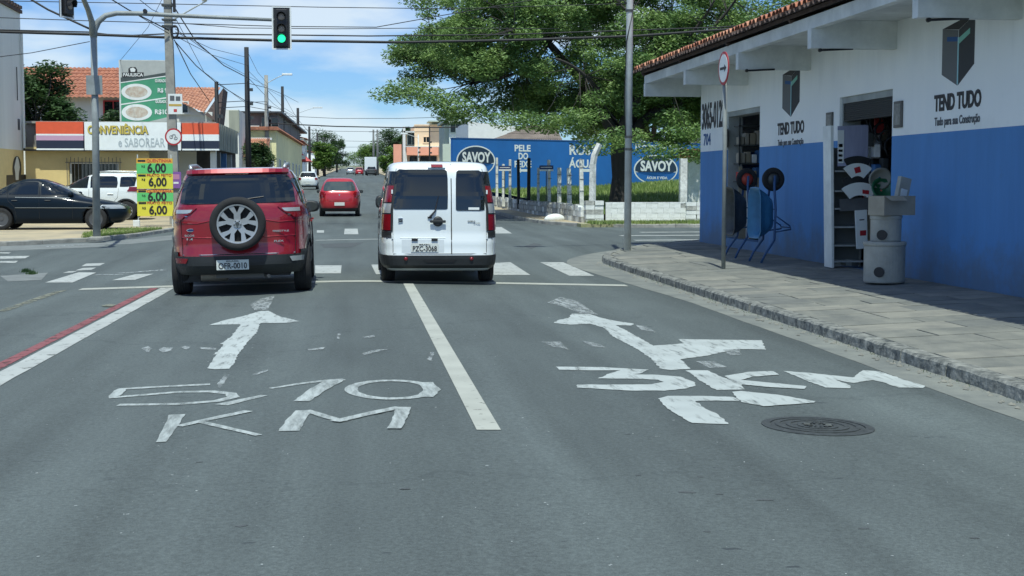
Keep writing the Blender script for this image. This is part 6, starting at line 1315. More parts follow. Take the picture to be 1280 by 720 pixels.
# ================================================================== BUILDINGS ON THE LEFT
def bp(name, parent, m, x0, x1, y0, y1, z0, z1, **k):       # world-coordinate box as a part
    o = B().box(x0, x1, y0, y1, z0, z1).obj(name, m, parent, **k); o.matrix_parent_inverse = parent.matrix_basis.inverted(); return o
def part(b, name, m, parent, **k):
    o = b.obj(name, m, parent, **k); o.matrix_parent_inverse = parent.matrix_basis.inverted(); return o
def windowf(parent, x, z, wd, h, y, glass='glass_house', frame='sign_white', bars=1, name='window'):
    """window on a wall facing -Y, its centre at (x, z)"""
    wdw = link(name, None, parent, Vector((x, y, z)) - parent.location); b = B()
    for q in ((-wd / 2 - .06, -wd / 2, -h / 2, h / 2), (wd / 2, wd / 2 + .06, -h / 2, h / 2), (-wd / 2 - .06, wd / 2 + .06, h / 2, h / 2 + .06), (-wd / 2 - .1, wd / 2 + .1, -h / 2 - .08, -h / 2)): b.box(q[0], q[1], -.06, .02, q[2], q[3])
    for k in range(bars): xx = -wd / 2 + wd * (k + 1) / (bars + 1); b.box(xx - .025, xx + .025, -.03, .02, -h / 2, h / 2)
    b.obj('frame', frame, wdw); B().box(-wd / 2, wd / 2, -.012, .0, -h / 2, h / 2).obj('pane', glass, wdw); return wdw
def windowx(parent, y, z, wd, h, x, side=1, glass='glass_house', frame='sign_white', name='window'):
    wdw = link(name, None, parent, Vector((x, y, z)) - parent.location, (0, 0, PI / 2 * side)); b = B()
    for q in ((-wd / 2 - .06, -wd / 2, -h / 2, h / 2), (wd / 2, wd / 2 + .06, -h / 2, h / 2), (-wd / 2 - .06, wd / 2 + .06, h / 2, h / 2 + .06), (-wd / 2 - .1, wd / 2 + .1, -h / 2 - .08, -h / 2)): b.box(q[0], q[1], -.06, .02, q[2], q[3])
    b.obj('frame', frame, wdw); B().box(-wd / 2, wd / 2, -.012, .0, -h / 2, h / 2).obj('pane', glass, wdw); return wdw
mm('cream', (0.80, 0.82, 0.74), .85, var2=(0.64, 0.66, 0.61), vscale=.7, streak=True, bump=.1); mm('cream_dull', (0.76, 0.78, 0.72), .85, var=.12, vscale=.6, streak=True)  # second cream is slightly darker, for the side building's upper wall
mm('yellow_wall', (0.72, 0.57, 0.26), .85, var=.15, vscale=.8); mm('yellow_bright', (0.84, 0.80, 0.45), .85, var=.15, vscale=.8)
BX = -12.06
sb = thing('side_building', 'tall pale two-storey building with a yellow base at the left edge', 'building', (BX, 54, .1))
part(B().hexa([(-30, 43, .1), (BX, 43, .1), (BX, 54, .1), (-30, 54, .1), (-30, 43, 2.62), (BX, 43, 2.62), (BX, 54, 2.62), (-30, 54, 2.62)]), 'base_wall', 'yellow_wall', sb)
part(B().hexa([(-30, 43, 2.62), (BX, 43, 2.62), (BX, 54, 2.62), (-30, 54, 2.62), (-30, 43, 7.7), (BX, 43, 7.7), (BX, 54, 7.62), (-30, 54, 7.62)]), 'upper_wall', 'cream_dull', sb)
part(B().hexa([(-30, 42.9, 7.7), (BX + .08, 42.9, 7.7), (BX + .08, 54.05, 7.62), (-30, 54.05, 7.62), (-30, 42.9, 7.82), (BX + .08, 42.9, 7.82), (BX + .08, 54.05, 7.74), (-30, 54.05, 7.74)]), 'roof_edge', 'tile_dark', sb)
for k in range(26): part(B().box(BX - .02, BX + .12, 43.1 + k * .42, 43.35 + k * .42, 7.76, 7.87), 'ridge_tile', 'tile_dark', sb)
b = B(); b.tube([(BX + .08, 53.8, 2.7), (BX + .08, 53.8, 7.0)], .05, 8); part(b, 'downpipe', 'cream', sb); b = B(); b.tube([(BX + .06, 53.0, 4.4), (BX + .06, 53.0, 5.6)], .02, 6); part(b, 'crack_pipe', 'steel_dark', sb)
part(B().box(BX, BX + .012, 53.2, 53.5, 3.35, 3.75), 'meter_box', 'steel_dark', sb)
def onx(x, y): p = AX(x, y, BX); return p.y, p.z
def xpoly(name, pts, m, d): part(B().prism([(BX + d, *onx(*p)) for p in pts], (-d + .001, 0, 0)), name, m, sb)
xpoly('emblem', [(21 + 5.5 * math.cos(2 * PI * k / 24), 211 + 16 * math.sin(2 * PI * k / 24)) for k in range(24)], 'ink', .012)
xpoly('emblem_base', [(8, 232), (8, 219), (33, 218), (33, 232)], 'ink', .010)
xpoly('emblem_bottle', [(17.5, 209), (19, 201), (20.3, 196), (21.5, 196), (23, 201), (24.2, 209), (23, 216), (22.6, 225), (19.2, 225), (18.6, 216)], 'plate_white', .018)
xpoly('wall_notice', [(34, 223), (34, 212.5), (44, 212.5), (44, 223)], 'ink', .012); xpoly('notice_print', [(35, 221.5), (35, 215.5), (43, 215.5), (43, 221.5)], 'plaque_face', .016)
# convenience shop
FY = 54.0; CX0, CX1 = -12.0, -5.06
cs_ = thing('convenience_shop', 'single-storey yellow convenience shop with a long striped sign band', 'shop', (-8.5, FY, .1))
def fx(x): return AY(x, 200, FY).x
def fz(y): return AY(150, y, FY).z
W0, W1 = fx(86), fx(149); zA, zB = fz(203), fz(232)
bp('wall', cs_, 'yellow_wall', CX0, W0, FY, FY + .2, .1, 2.75); bp('wall', cs_, 'yellow_wall', W1, fx(186), FY, FY + .2, .1, 2.75); bp('wall', cs_, 'yellow_wall', W0, W1, FY, FY + .2, .1, zB); bp('wall', cs_, 'yellow_wall', W0, W1, FY, FY + .2, zA, 2.75)
bp('ceiling', cs_, 'interior', CX0, CX1, FY + .2, FY + 9, 2.75, 3.6); bp('back_wall', cs_, 'interior', CX0, CX1, FY + 8.8, FY + 9, .1, 2.75); bp('inner_wall', cs_, 'cream', CX0, CX1 - 1.0, FY + 2.5, FY + 2.6, .1, 2.7)
bp('column', cs_, 'cream', CX1 - .22, CX1, FY, FY + .22, .1, 2.66)
windowf(cs_, (W0 + W1) / 2, (zA + zB) / 2, (W1 - W0) - .16, zA - zB - .1, FY + .12, 'glass_dark', 'cream', 1)
b = B()
for k in range(15): x = W0 - .05 + (W1 - W0 + .1) * k / 14; b.tube([(x, FY - .12, zB - .1), (x, FY - .12, zA + .16 + .04 * (k % 2))], .010, 4)
for z in (zB, zA): b.tube([(W0 - .1, FY - .12, z), (W1 + .1, FY - .12, z)], .014, 4)
part(b, 'window_bars', 'ink_grey', cs_)
bp('canopy', cs_, 'black', CX0, CX1, FY - .30, FY, 2.60, 2.66)
sz0, sz1 = fz(188), fz(153); fy2 = FY - .34
mm('band_orange', (0.78, 0.12, 0.05), .6, var=.1); mm('band_pink', (0.55, 0.35, 0.50), .6); mm('band_navy', (0.02, 0.03, 0.06), .5); mm('band_white', (0.84, 0.90, 0.90), .6, var=.08)
def sband(x0, x1, y0, y1, m, nm='sign_band'): bp(nm, cs_, m, fx(x0) + .04, fx(x1) - .0, fy2, FY - .02, fz(y1), fz(y0))
sband(47, 107, 153, 168, 'band_orange'); sband(47, 107, 168, 170, 'band_white'); sband(47, 107, 170, 176, 'band_pink'); sband(47, 107, 176, 186, 'band_navy'); sband(47, 107, 186, 188, 'band_white')
sband(107, 228, 153, 188, 'band_white', 'sign_panel'); sband(228, 275, 154, 168, 'band_orange'); sband(228, 275, 168, 176, 'band_white'); sband(228, 275, 176, 186, 'band_navy'); sband(228, 275, 186, 188, 'band_white')
def stext(s, x0, x1, y, h, m, bold=.03): text(s, m, cs_, ((fx(x0) + fx(x1)) / 2 + 8.5, fy2 - FY - .006, fz(y) - .1), FRONT, h, bold=bold, width=fx(x1) - fx(x0))
mm('gold', (0.62, 0.50, 0.10), .5); mm('ghost', (0.45, 0.52, 0.54), .6)
stext('CONVENIÊNCIA', 113, 188, 164, .42, 'ink_grey', .04); 
text('CONVENIÊNCIA', 'gold', cs_, ((fx(112) + fx(187)) / 2 + 8.5, fy2 - FY - .012, fz(163.3) - .1), FRONT, .42, bold=.03, width=fx(187) - fx(112)); stext('e SABOREAR', 150, 208, 179, .46, 'ghost', .015)
# side band of the corner and the open bay behind it
mm('zinc', (0.36, 0.38, 0.30), .7, var2=(0.24, 0.26, 0.22), vscale=2, streak=True)
b = B()
for k in range(24): y = FY + k * .4; b.box(CX1, CX1 + (.05 if k % 2 else .03), y, y + .398, 2.68, 3.68)
part(b, 'side_panel', 'zinc', cs_); bp('roof_slab', cs_, 'concrete', CX0, CX1, FY, FY + 9.4, 3.62, 3.70)
for k, m in enumerate(('steel_dark', 'goods_blue', 'reveal')): bp('shutter_post', cs_, m, CX1 - .3, CX1 - .02, FY + 1.8 + k * 2.6, FY + 2.1 + k * 2.6, .1, 2.6)
# menu hoarding on the roof
t = thing('menu_hoarding', 'tall green menu board with two plates of food above the shop sign', 'billboard', (AY(181, 150, 54.4).x, 54.4, AY(181, 152, 54.4).z))
def hx(x): return AY(x, 110, 54.4).x - t.location.x
def hz(y): return AY(181, y, 54.4).z - t.location.z
mm('menu_green', (0.06, 0.30, 0.17), .6, var=.1); mm('menu_grey', (0.42, 0.45, 0.43), .6, var=.1); mm('menu_dark', (0.06, 0.08, 0.08), .6); mm('food', (0.42, 0.30, 0.22), .7, var2=(0.60, 0.60, 0.52), vscale=7)
B().box(hx(149), hx(212), 0, .06, hz(153), hz(75)).obj('frame', 'galvanised', t)
def hp(name, pts, m, d): B().prism([(hx(x), -d, hz(y)) for x, y in pts][::-1], (0, d - .0005, 0)).obj(name, m, t)
hp('panel', [(151, 152), (151, 76), (210, 76), (210, 152)], 'menu_green', .004); hp('panel', [(151, 103), (151, 76), (210, 76), (210, 94)], 'menu_grey', .007); hp('panel', [(151, 103), (151, 97), (170, 97), (210, 90), (210, 94)], 'menu_dark', .009)
hp('stripe', [(151, 104.2), (151, 103), (210, 94), (210, 95.2)], 'sign_white', .010); hp('stripe', [(151, 131.5), (151, 130), (210, 121), (210, 122.5)], 'sign_white', .010); hp('panel', [(185, 152), (210, 146), (210, 152)], 'menu_grey', .010)
for cx, cy in ((170.5, 115), (170.5, 140.5)):
    hp('plate_picture', [(cx + 19 * math.cos(2 * PI * k / 26), cy - 10.3 * math.sin(2 * PI * k / 26)) for k in range(26)][::-1], 'sign_white', .012); hp('food_picture', [(cx + 14 * math.cos(2 * PI * k / 22), cy - 7 * math.sin(2 * PI * k / 22)) for k in range(22)][::-1], 'food', .015)
hp('name_plate', [(153, 97), (153, 91), (180, 90.5), (180, 96.5)], 'ink', .013); hp('cap_mark', [(161, 91), (161, 86), (164, 84), (170, 84), (172, 87), (172, 91)], 'ink', .013); hp('cap_mark', [(164, 90), (163, 86), (167, 84.5), (170, 87), (169, 90)], 'sign_white', .016)
def ht(s, x0, x1, y, hpx, bold=.03): text(s, 'sign_white', t, ((hx(x0) + hx(x1)) / 2, -.018, hz(y)), FRONT, (hz(0) - hz(hpx)) * 1.35, bold=bold, width=hx(x1) - hx(x0))
ht('PAULISCA', 154, 179, 93.8, 4.2); ht('GUISADO', 194, 209, 101, 4); ht('R$ 9', 197, 209, 113, 5.5); ht('GUISADO', 194, 209, 127, 4); ht('R$10', 193, 209, 140, 6)
for x in (hx(153), hx(208)): b = B(); b.tube([(x, .15, -.3), (x, .1, 1.6)], .04, 6); b.obj('strut', 'galvanised', t)
# tiled roofs
def tiled_plane(name, parent, a, b_, c_, d, m='tile', n=24, amp=.05, rows=7):
    """roof plane a-b (eave), d-c (ridge) with rolled tile columns, as one part"""
    a, b_, c_, d = map(Vector, (a, b_, c_, d)); nn = (b_ - a).cross(d - a).normalized(); nn = nn if nn.z > 0 else -nn; bb = B(); N_ = n * 4
    for r_ in range(rows * 2):
        v0 = (r_ // 2 + (r_ % 2)) / rows
        for k in range(N_ + 1):
            u = k / N_; p = (a.lerp(b_, u)).lerp(d.lerp(c_, u), v0); bb.v.append(p + nn * (amp * abs(math.sin(PI * u * n)) + (.03 if r_ % 2 == 0 else .0)))
    for r_ in range(rows * 2 - 1):
        for k in range(N_): o = r_ * (N_ + 1) + k; bb.f.append((o, o + 1, o + N_ + 2, o + N_ + 1)); bb.m.append(0)
    o = bb.obj(name, m, parent); o.matrix_parent_inverse = parent.matrix_basis.inverted(); o['kind'] = 'stuff'; return o
hs = thing('tiled_house', 'white house with a red tiled roof behind the shop sign at left', 'house', (-13, 68, .2))
P1 = lambda x, y, Y: tuple(AY(x, y, Y))
xl, xr = AY(40, 100, 68).x - 2, AY(160, 100, 68).x; ze, zrg = AY(100, 120, 67).z, AY(100, 84, 71).z
bp('wall', hs, 'cream', xl, xr, 67.6, 76, .2, ze); tiled_plane('roof', hs, (xl - .3, 67, ze - .1), (xr + .3, 67, ze - .1), (xr + .3, 71.5, zrg), (xl - .3, 71.5, zrg), 'tile', 34, .05, 9); tiled_plane('roof', hs, (xl - .3, 76.5, ze - .1), (xr + .3, 76.5, ze - .1), (xr + .3, 71.5, zrg), (xl - .3, 71.5, zrg), 'tile', 34, .05, 5)
windowf(hs, AY(142, 140, 67.6).x, AY(142, 146, 67.6).z, .8, 1.4, 67.58, 'glass_dark', 'goods_red', 1)
bp('door', hs, mm('door_brown', (0.10, 0.04, 0.03), .6), AY(136, 1, 67.5).x, AY(149, 1, 67.5).x, 67.5, 67.6, 2.2, AY(140, 138, 67.5).z)
h2 = thing('gabled_house', 'white gabled house with an orange tiled roof behind the utility pole', 'house', (-7.5, 72, .2))
Yg = 71; zr2 = AY(240, 109, Yg + 3).z; xa, xb = AY(214, 1, Yg).x, AY(266, 1, Yg).x
ze2 = AY(255, 142, Yg).z
bp('wall', h2, 'cream', xa, AY(262, 1, Yg).x, Yg + .4, Yg + 7, .2, ze2 + .1); tiled_plane('roof', h2, (xa - .6, Yg, ze2 + .9), (AY(252, 1, Yg).x, Yg, ze2), (xb, Yg + 3.4, zr2), (xa - .6, Yg + 3.4, zr2), 'tile_pale', 15, .05, 8)
part(B().prism([(AY(254, 1, Yg).x, Yg + .05, ze2 - .05), (AY(271, 1, Yg).x, Yg + .3, ze2 - .5), (xb + .15, Yg + 3.3, zr2)], (.05, 2, -.1)), 'gable_side', 'tile_dark', h2)
part(B().prism([(xa, Yg + .3, ze2), (AY(252, 1, Yg).x, Yg + .3, ze2 - .1), (xa, Yg + .3, ze2 + .95)], (0, .3, 0)), 'gable_wall', 'cream', h2)
windowf(h2, AY(227, 1, Yg).x, AY(227, 134, Yg).z, .35, .5, Yg + .28, 'glass_dark', 'cream', 0)
# white flat block, grey hall, yellow building, tiled front
t = thing('white_annex', 'plain white block standing behind the gabled house', 'building', (-8.6, 92, .4)); bp('wall', t, 'cream', AY(272, 1, 92).x, AY(296, 1, 92).x, 92, 99, .4, AY(280, 137, 92).z); bp('parapet', t, 'zinc', AY(284, 1, 91.9).x, AY(297, 1, 91.9).x, 91.9, 92, 4.6, AY(284, 138, 92).z)
mm('old_concrete', (0.20, 0.21, 0.20), .9, var2=(0.10, 0.11, 0.11), vscale=.5, streak=True, bump=.2); mm('brick_red', (0.36, 0.15, 0.10), .9, var=.3, vscale=2)
t = thing('grey_hall', 'large stained grey hall with a sloping roof edge on the left', 'building', (-6.2, 112, .7)); HX = AY(345, 1, 112).x; h0 = AY(345, 142, 112).z; x0_ = AY(296, 1, 112).x
part(B().hexa([(x0_, 112, .7), (HX, 112, .7), (HX, 160, .7), (x0_, 160, .7), (x0_, 112, h0), (HX, 112, h0), (HX, 160, h0 + .3), (x0_, 160, h0 + .3)]), 'wall', 'old_concrete', t)
part(B().hexa([(x0_ - .2, 111.5, h0 + .01), (HX + .4, 111.5, h0 + .01), (HX + .5, 170, h0 + .32), (x0_, 170, h0 + .32), (x0_ - .2, 111.5, h0 + .16), (HX + .4, 111.5, h0 + .16), (HX + .5, 170, h0 + .5), (x0_, 170, h0 + .5)]), 'roof', 'steel_dark', t)
bp('brick_panel', t, 'brick_red', x0_ + .01, AY(304, 1, 111.9).x, 111.93, 112, h0 - 1.3, h0 - .25); bp('pale_panel', t, 'cream', x0_ + .02, AY(322, 1, 111.9).x, 111.9, 112, 2.5, AY(310, 157, 111.9).z); bp('brick_panel', t, 'brick_red', AY(322, 1, 111.9).x + .02, AY(333, 1, 111.9).x, 111.9, 112, 3.5, AY(310, 160, 111.9).z)
for x in (300, 331, 340): windowf(t, AY(x, 1, 112).x, AY(x, 153, 112).z, .7, .7, 111.9, 'glass_dark', 'old_concrete', 0)
for k in range(5): windowx(t, 118 + k * 8, h0 - 2.0, 2.2, 1.2, HX + .02, 1, 'glass_dark', 'old_concrete')
t = thing('orange_tiled_house', 'low house front with an orange tiled roof and white gate pillars', 'house', (-6.5, 95, .5)); a_, b2 = AY(298, 1, 95).x, AY(333, 1, 95).x
tiled_plane('roof', t, (a_, 94.5, AY(1, 197, 94.5).z), (b2, 94.5, AY(1, 197, 94.5).z), (b2, 97.5, AY(1, 172, 97.5).z), (a_, 97.5, AY(1, 172, 97.5).z), 'tile_pale', 14, .06, 6); bp('wall', t, 'cream', a_, b2, 95.2, 100, .4, AY(1, 196, 95).z); bp('ridge', t, 'sign_white', a_ - .1, b2 + .1, 97.4, 97.7, AY(1, 172, 97.5).z - .1, AY(1, 171, 97.5).z)
for k in range(3): x = a_ + .3 + k * .75; bp('door', t, 'glass_dark', x, x + .5, 95.1, 95.2, .5, 2.1)
t = thing('yellow_house', 'long pale yellow building with a red tile edge on the left side of the street', 'building', (-5.5, 99, .6)); yx = AY(343, 1, 99).x; zt_ = AY(343, 163, 99).z
part(B().hexa([(yx - 6, 99, .5), (yx, 99, .5), (yx, 150, .8), (yx - 6, 150, .8), (yx - 6, 99, zt_), (yx, 99, zt_), (yx, 150, zt_ + .2), (yx - 6, 150, zt_ + .2)]), 'wall', 'yellow_bright', t)
part(B().hexa([(yx - 6, 98.6, zt_ + .01), (yx + .35, 98.6, zt_ + .01), (yx + .35, 150.4, zt_ + .22), (yx - 6, 150.4, zt_ + .22), (yx - 6, 98.6, zt_ + .25), (yx + .1, 98.6, zt_ + .25), (yx + .1, 150.4, zt_ + .45), (yx - 6, 150.4, zt_ + .45)]), 'roof_edge', 'tile', t)
for k in range(6): windowx(t, 103 + k * 7.5, 2.2, 1.5, 1.6, yx + .02, 1, 'glass_dark', 'sign_white')
bp('door', t, 'band_white', AY(333, 1, 98.9).x, AY(340, 1, 98.9).x, 98.9, 99, .5, 3.0)
specs = [('pink and white shop with a red awning on the left of the far street', 150, 172, -5.6, 7, 4.6, 'band_white', 'goods_red'), ('small cream house with a tiled roof beyond the red awning', 176, 190, -6.6, 7, 4.0, 'cream', 'tile'), ('pale two-storey house half hidden by the light green tree', 225, 240, -7.5, 8, 6.2, 'cream', 'tile'), ('white wall building near the far end of the street', 290, 310, -7.5, 8, 4.4, 'band_white', 'tile_pale')]
for lab, ya, yb, xx, wd, h, m, rm in specs:
    z = gz(0, ya); t = thing('street_house', lab, 'house', (xx - wd / 2, ya, z), group='houses along the left of the far street'); bp('wall', t, m, xx - wd, xx, ya, yb, z - .2, z + h)
    tiled_plane('roof', t, (xx + .5, ya - .3, z + h - .1), (xx + .5, yb + .3, z + h - .1), (xx - wd / 2, yb + .3, z + h + 1.1), (xx - wd / 2, ya - .3, z + h + 1.1), rm if rm != 'goods_red' else 'tile', 20, .05, 4)
    for k in range(2): windowf(t, xx - wd * (.25 + .4 * k), z + h * .68, 1.1, 1.2, ya - .02, 'glass_dark'); 
    for k in range(3): windowx(t, ya + (yb - ya) * (k + .5) / 3, z + h * .65, 1.3, 1.3, xx + .02, 1, 'glass_dark')
    bp('door', t, 'steel_dark', xx - .01, xx + .03, ya + 2, ya + 3.2, z, z + 2.1)
    if rm == 'goods_red': part(B().hexa([(xx - 2, ya - 1.2, z + 2.4), (xx + 1.3, ya - 1.2, z + 2.4), (xx + 1.3, ya + 9, z + 2.4), (xx - 2, ya + 9, z + 2.4), (xx - 2, ya - .6, z + 3.5), (xx, ya - .6, z + 3.5), (xx, ya + 9, z + 3.5), (xx - 2, ya + 9, z + 3.5)]), 'awning', 'goods_red', t); bp('awning_mark', t, 'sign_white', xx - .4, xx + .8, ya - 1.23, ya - 1.2, z + 2.6, z + 3.0)
# ================================================================== BUILDINGS ON THE RIGHT
mm('peach', (0.93, 0.70, 0.47), .85, var=.12, vscale=.4); mm('peach_band', (0.85, 0.40, 0.27), .8, var=.12, vscale=.6); mm('grey_green', (0.46, 0.54, 0.46), .8, var=.15, vscale=.4)
Yp = 150.0; ph = thing('peach_house', 'two-storey peach house with an orange balcony band', 'house', (AY(530, 1, Yp).x, Yp, 1.15))
def qx(x): return AY(x, 1, Yp).x
def qz(y): return AY(520, y, Yp).z
bp('wall', ph, 'peach', qx(517), qx(556), Yp, Yp + 10, 1, qz(157)); bp('wall', ph, 'peach', qx(506), qx(517) - .01, Yp + .4, Yp + 10, 1, qz(165)); bp('band', ph, 'peach_band', qx(507), qx(547), Yp - .5, Yp - .02, qz(194), qz(184)); bp('shade_slab', ph, 'sign_white', qx(505), qx(556), Yp - .5, Yp, qz(184) + .01, qz(183))
bp('parapet', ph, 'peach', qx(517), qx(556), Yp - .1, Yp + .05, qz(157) + .01, qz(155.5)); bp('column', ph, 'sign_white', qx(502.5), qx(505.5), Yp - .6, Yp - .2, 1, qz(158)); part(B().hexa([(qx(503), Yp - .3, 1), (qx(511), Yp - .3, 1), (qx(511), Yp, 1), (qx(503), Yp, 1), (qx(503), Yp - .3, qz(178)), (qx(505), Yp - .3, qz(178)), (qx(505), Yp, qz(178)), (qx(503), Yp, qz(178))]), 'buttress', 'sign_white', ph)
bp('railing_slab', ph, 'galvanised', qx(503), qx(517), Yp - .6, Yp + .4, qz(166), qz(164)); bp('low_wall', ph, 'peach_band', qx(490), qx(500), Yp - 2, Yp - 1, 1, qz(181)); bp('canopy', ph, 'grey_green', qx(535), qx(558), Yp - 1.0, Yp + 4, qz(152.5), qz(151)); bp('tank_wall', ph, 'grey_green', qx(539), qx(557), Yp + .5, Yp + 5, qz(157), qz(152.6))
windowf(ph, qx(514), qz(173), .85, 1.3, Yp + .38, 'glass_house', 'grey_green', 1); windowf(ph, qx(532), qz(174.5), .55, .55, Yp - .02, 'glass_dark', 'peach', 1); windowf(ph, qx(552), qz(173), .28, .26, Yp - .02, 'glass_dark', 'peach', 0)
for x0, x1 in ((511, 522), (524, 545)): bp('opening', ph, 'glass_dark', qx(x0), qx(x1), Yp - .06, Yp - .01, qz(206), qz(195))
Ym = 128.0; mh_ = thing('modern_house', 'grey-green modern house with a wide upper window beside the peach house', 'house', (AY(570, 1, Ym).x, Ym, 1))
def mx(x): return AY(x, 1, Ym).x
def mz(y): return AY(570, y, Ym).z
bp('wall', mh_, 'grey_green', mx(555), mx(561), Ym + .5, Ym + 8, .8, mz(156)); bp('wall', mh_, mm('pale_mint', (0.72, 0.80, 0.75), .8, var=.1), mx(561), mx(585), Ym, Ym + 8, .8, mz(154)); bp('roof_slab', mh_, 'grey_green', mx(553), mx(588), Ym - .6, Ym + 8.2, mz(153.5), mz(150.5)); bp('garden_wall', mh_, 'grey_green', mx(550), mx(566), Ym - 3, Ym - 2.8, .8, mz(181))
windowf(mh_, mx(569), mz(160), .9, .75, Ym - .02, 'glass_house', 'grey_green', 1); windowf(mh_, mx(579), mz(158), .4, .4, Ym - .02, 'glass_house', 'grey_green', 0); bp('wing', mh_, 'band_white', mx(576), mx(585), Ym - 1.2, Ym - .02, .8, mz(167))
t = thing('white_warehouse', 'big white building seen under the great tree, behind the blue wall', 'building', (20, 100, 1)); Yw = 100
part(B().hexa([(AY(585, 1, Yw).x, Yw, .8), (AY(668, 1, Yw).x, Yw, .8), (AY(668, 1, Yw).x, Yw + 12, .8), (AY(585, 1, Yw).x, Yw + 12, .8), (AY(585, 1, Yw).x, Yw, AY(1, 149, Yw).z), (AY(668, 1, Yw).x, Yw, AY(1, 158, Yw).z), (AY(668, 1, Yw).x, Yw + 12, AY(1, 158, Yw).z), (AY(585, 1, Yw).x, Yw + 12, AY(1, 149, Yw).z)]), 'wall', 'sign_white', t)
t = thing('low_shed', 'low brown roofed shed just behind the blue wall', 'shed', (13, 86, 1)); Ys_ = 86; xa, xb = AY(605, 1, Ys_).x, AY(700, 1, Ys_).x; bp('wall', t, 'soil', xa, xb, Ys_ + .5, Ys_ + 6, .8, 3.9); tiled_plane('roof', t, (xa - .3, Ys_, 3.7), (xb + .3, Ys_, 3.7), (xb + .3, Ys_ + 4, 5.1), (xa + 3.5, Ys_ + 4, 5.1), mm('fibre_roof', (0.24, 0.20, 0.17), .9, var=.4, vscale=1), 30, .04, 4)
t = thing('white_building', 'white building glimpsed beside the shop corner behind the blue wall', 'building', (24, 95, 1)); bp('wall', t, 'band_white', AY(850, 1, 95).x, AY(960, 1, 95).x, 95, 103, .8, AY(1, 166, 95).z); bp('roof_edge', t, 'sign_white', AY(848, 1, 94.9).x, AY(962, 1, 94.9).x, 94.8, 95, AY(1, 166, 95).z, AY(1, 163, 95).z)
t = thing('garden_wall', 'brown boundary wall with a tile edge beside the shop corner', 'wall', (16, 68, 1)); bp('wall', t, 'block_grey', 16.3, 26, 68, 68.2, .6, 2.9); bp('tile_edge', t, 'tile', 16.2, 26, 67.9, 68.3, 2.9, 3.05)
specs = [('cream garden wall on the right of the far street', 215, 300, 7.2, 6, 2.6, 'cream'), ('white low building near the end of the street on the right', 320, 340, 7.6, 8, 4.0, 'band_white')]
for lab, ya, yb, xx, wd, h, m in specs:
    z = gz(0, ya); t = thing('street_building', lab, 'building', (xx, ya, z)); bp('wall', t, m, xx, xx + wd, ya, yb, z - .2, z + h); bp('gate', t, 'steel_dark', xx - .04, xx, ya + 6, ya + 9, z, z + 2.2); bp('coping', t, 'concrete', xx - .05, xx + wd, ya - .05, yb, z + h, z + h + .12)
# ================================================================== FAR POLES AND OVERHEAD CABLES
def far_pole(label, x, Y, ytop, m, r=.15, lamp=0, lean=0, cross=False, base=None):
    p = AY(x, 200, Y); q = AY(x, ytop, Y); z0 = gz(0, Y); t = thing('power_pole', label, 'power pole', (p.x, Y, z0), group='power poles along the street'); H_ = q.z - z0
    b = B(); b.tube([(lean * H_, 0, 0), (0, 0, H_)], [r, r * .7], 8); b.obj('shaft', m, t, smooth=True)
    for k in range(3): B().box(-.02, r + .14, -.08, .02, H_ * (.72 - .09 * k), H_ * (.72 - .09 * k) + .16).obj('insulator', 'steel_dark', t)
    if lamp: b = B(); b.tube([(0, 0, H_ * .93), (lamp * .8, -.3, H_ * .98), (lamp * 1.2, -.3, H_)], .03, 6); b.obj('lamp_arm', 'galvanised', t); B().box(min(lamp * 1.1, lamp * 1.8), max(lamp * 1.1, lamp * 1.8), -.42, -.2, H_ - .02, H_ + .12).obj('lamp_head', 'sign_white', t, bevel=.03)
    if cross: B().box(-.9, .9, -.06, .06, H_ - .5, H_ - .38).obj('crossarm', 'steel_dark', t)
    return t
mm('pole_tar', (0.02, 0.022, 0.024), .8)
for a in (('short tar-black power pole next to the gabled house', 272, 63, 102, 'pole_tar', .12), ('tall tar-black power pole rising behind the red SUV', 310, 76, 59, 'pole_tar', .17, 0, .004), ('pale concrete lamp pole right of the tall black pole', 334, 99, 94, 'concrete', .18, 1), ('slim black power pole right of the pale lamp pole', 354, 122, 108, 'pole_tar', .17), ('slender dark lamp pole before the yellow building', 373, 158, 135, 'pole_tar', .2, 1.5),
          ('fourth dark pole in the left row of the far street', 387, 205, 158, 'pole_tar', .22, 1.5), ('fifth dark pole in the left row of the far street', 397, 250, 166, 'pole_tar', .22, 1.5), ('farthest dark pole in the left row', 405, 320, 172, 'pole_tar', .22),
          ('left one of the twin poles with crossarms on the right', 467, 285, 162, 'old_concrete', .25, 0, 0, True), ('right one of the twin poles with crossarms on the right', 472, 275, 162, 'old_concrete', .25, 0, 0, True), ('thin pole in front of the orange balcony band', 537, 140, 158, 'pole_tar', .09), ('thin grey lamp pole at the left corner of the peach house', 523, 145, 168, 'galvanised', .08, -1)):
    far_pole(*a)
ncab = [0]
def cable(label, pts, r=.014, group='overhead cables', sag=0.0):
    """pts: (x, y, depth) measured in the photograph -> a hanging cable through those places"""
    P = [AY(*p) for p in pts]; t = []
    for i in range(len(P) - 1):
        n = 6
        for k in range(n): f = k / n; q = P[i].lerp(P[i + 1], f); q.z -= sag * math.sin(PI * f); t.append(q)
    t.append(P[-1]); b = B(); b.tube(t, r, 5); o = b.obj('overhead_cable', 'cable', None, smooth=True); tag(o, label, 'cable', group)
cable('thick black cable bundle crossing the whole view at pole height', [(-60, 38, 46), (110, 43, 46), (213, 47, 46), (360, 51, 46), (500, 53, 46), (650, 50, 46), (795, 45, 46), (905, 37, 46), (1100, 22, 46)], .045)
cable('second cable just above the thick crossing bundle', [(-60, 36, 46), (110, 40, 46), (150, 45, 46), (213, 42, 46), (460, 45, 46), (560, 44, 46), (640, 43, 46), (900, 34, 46), (1100, 20, 46)], .022)
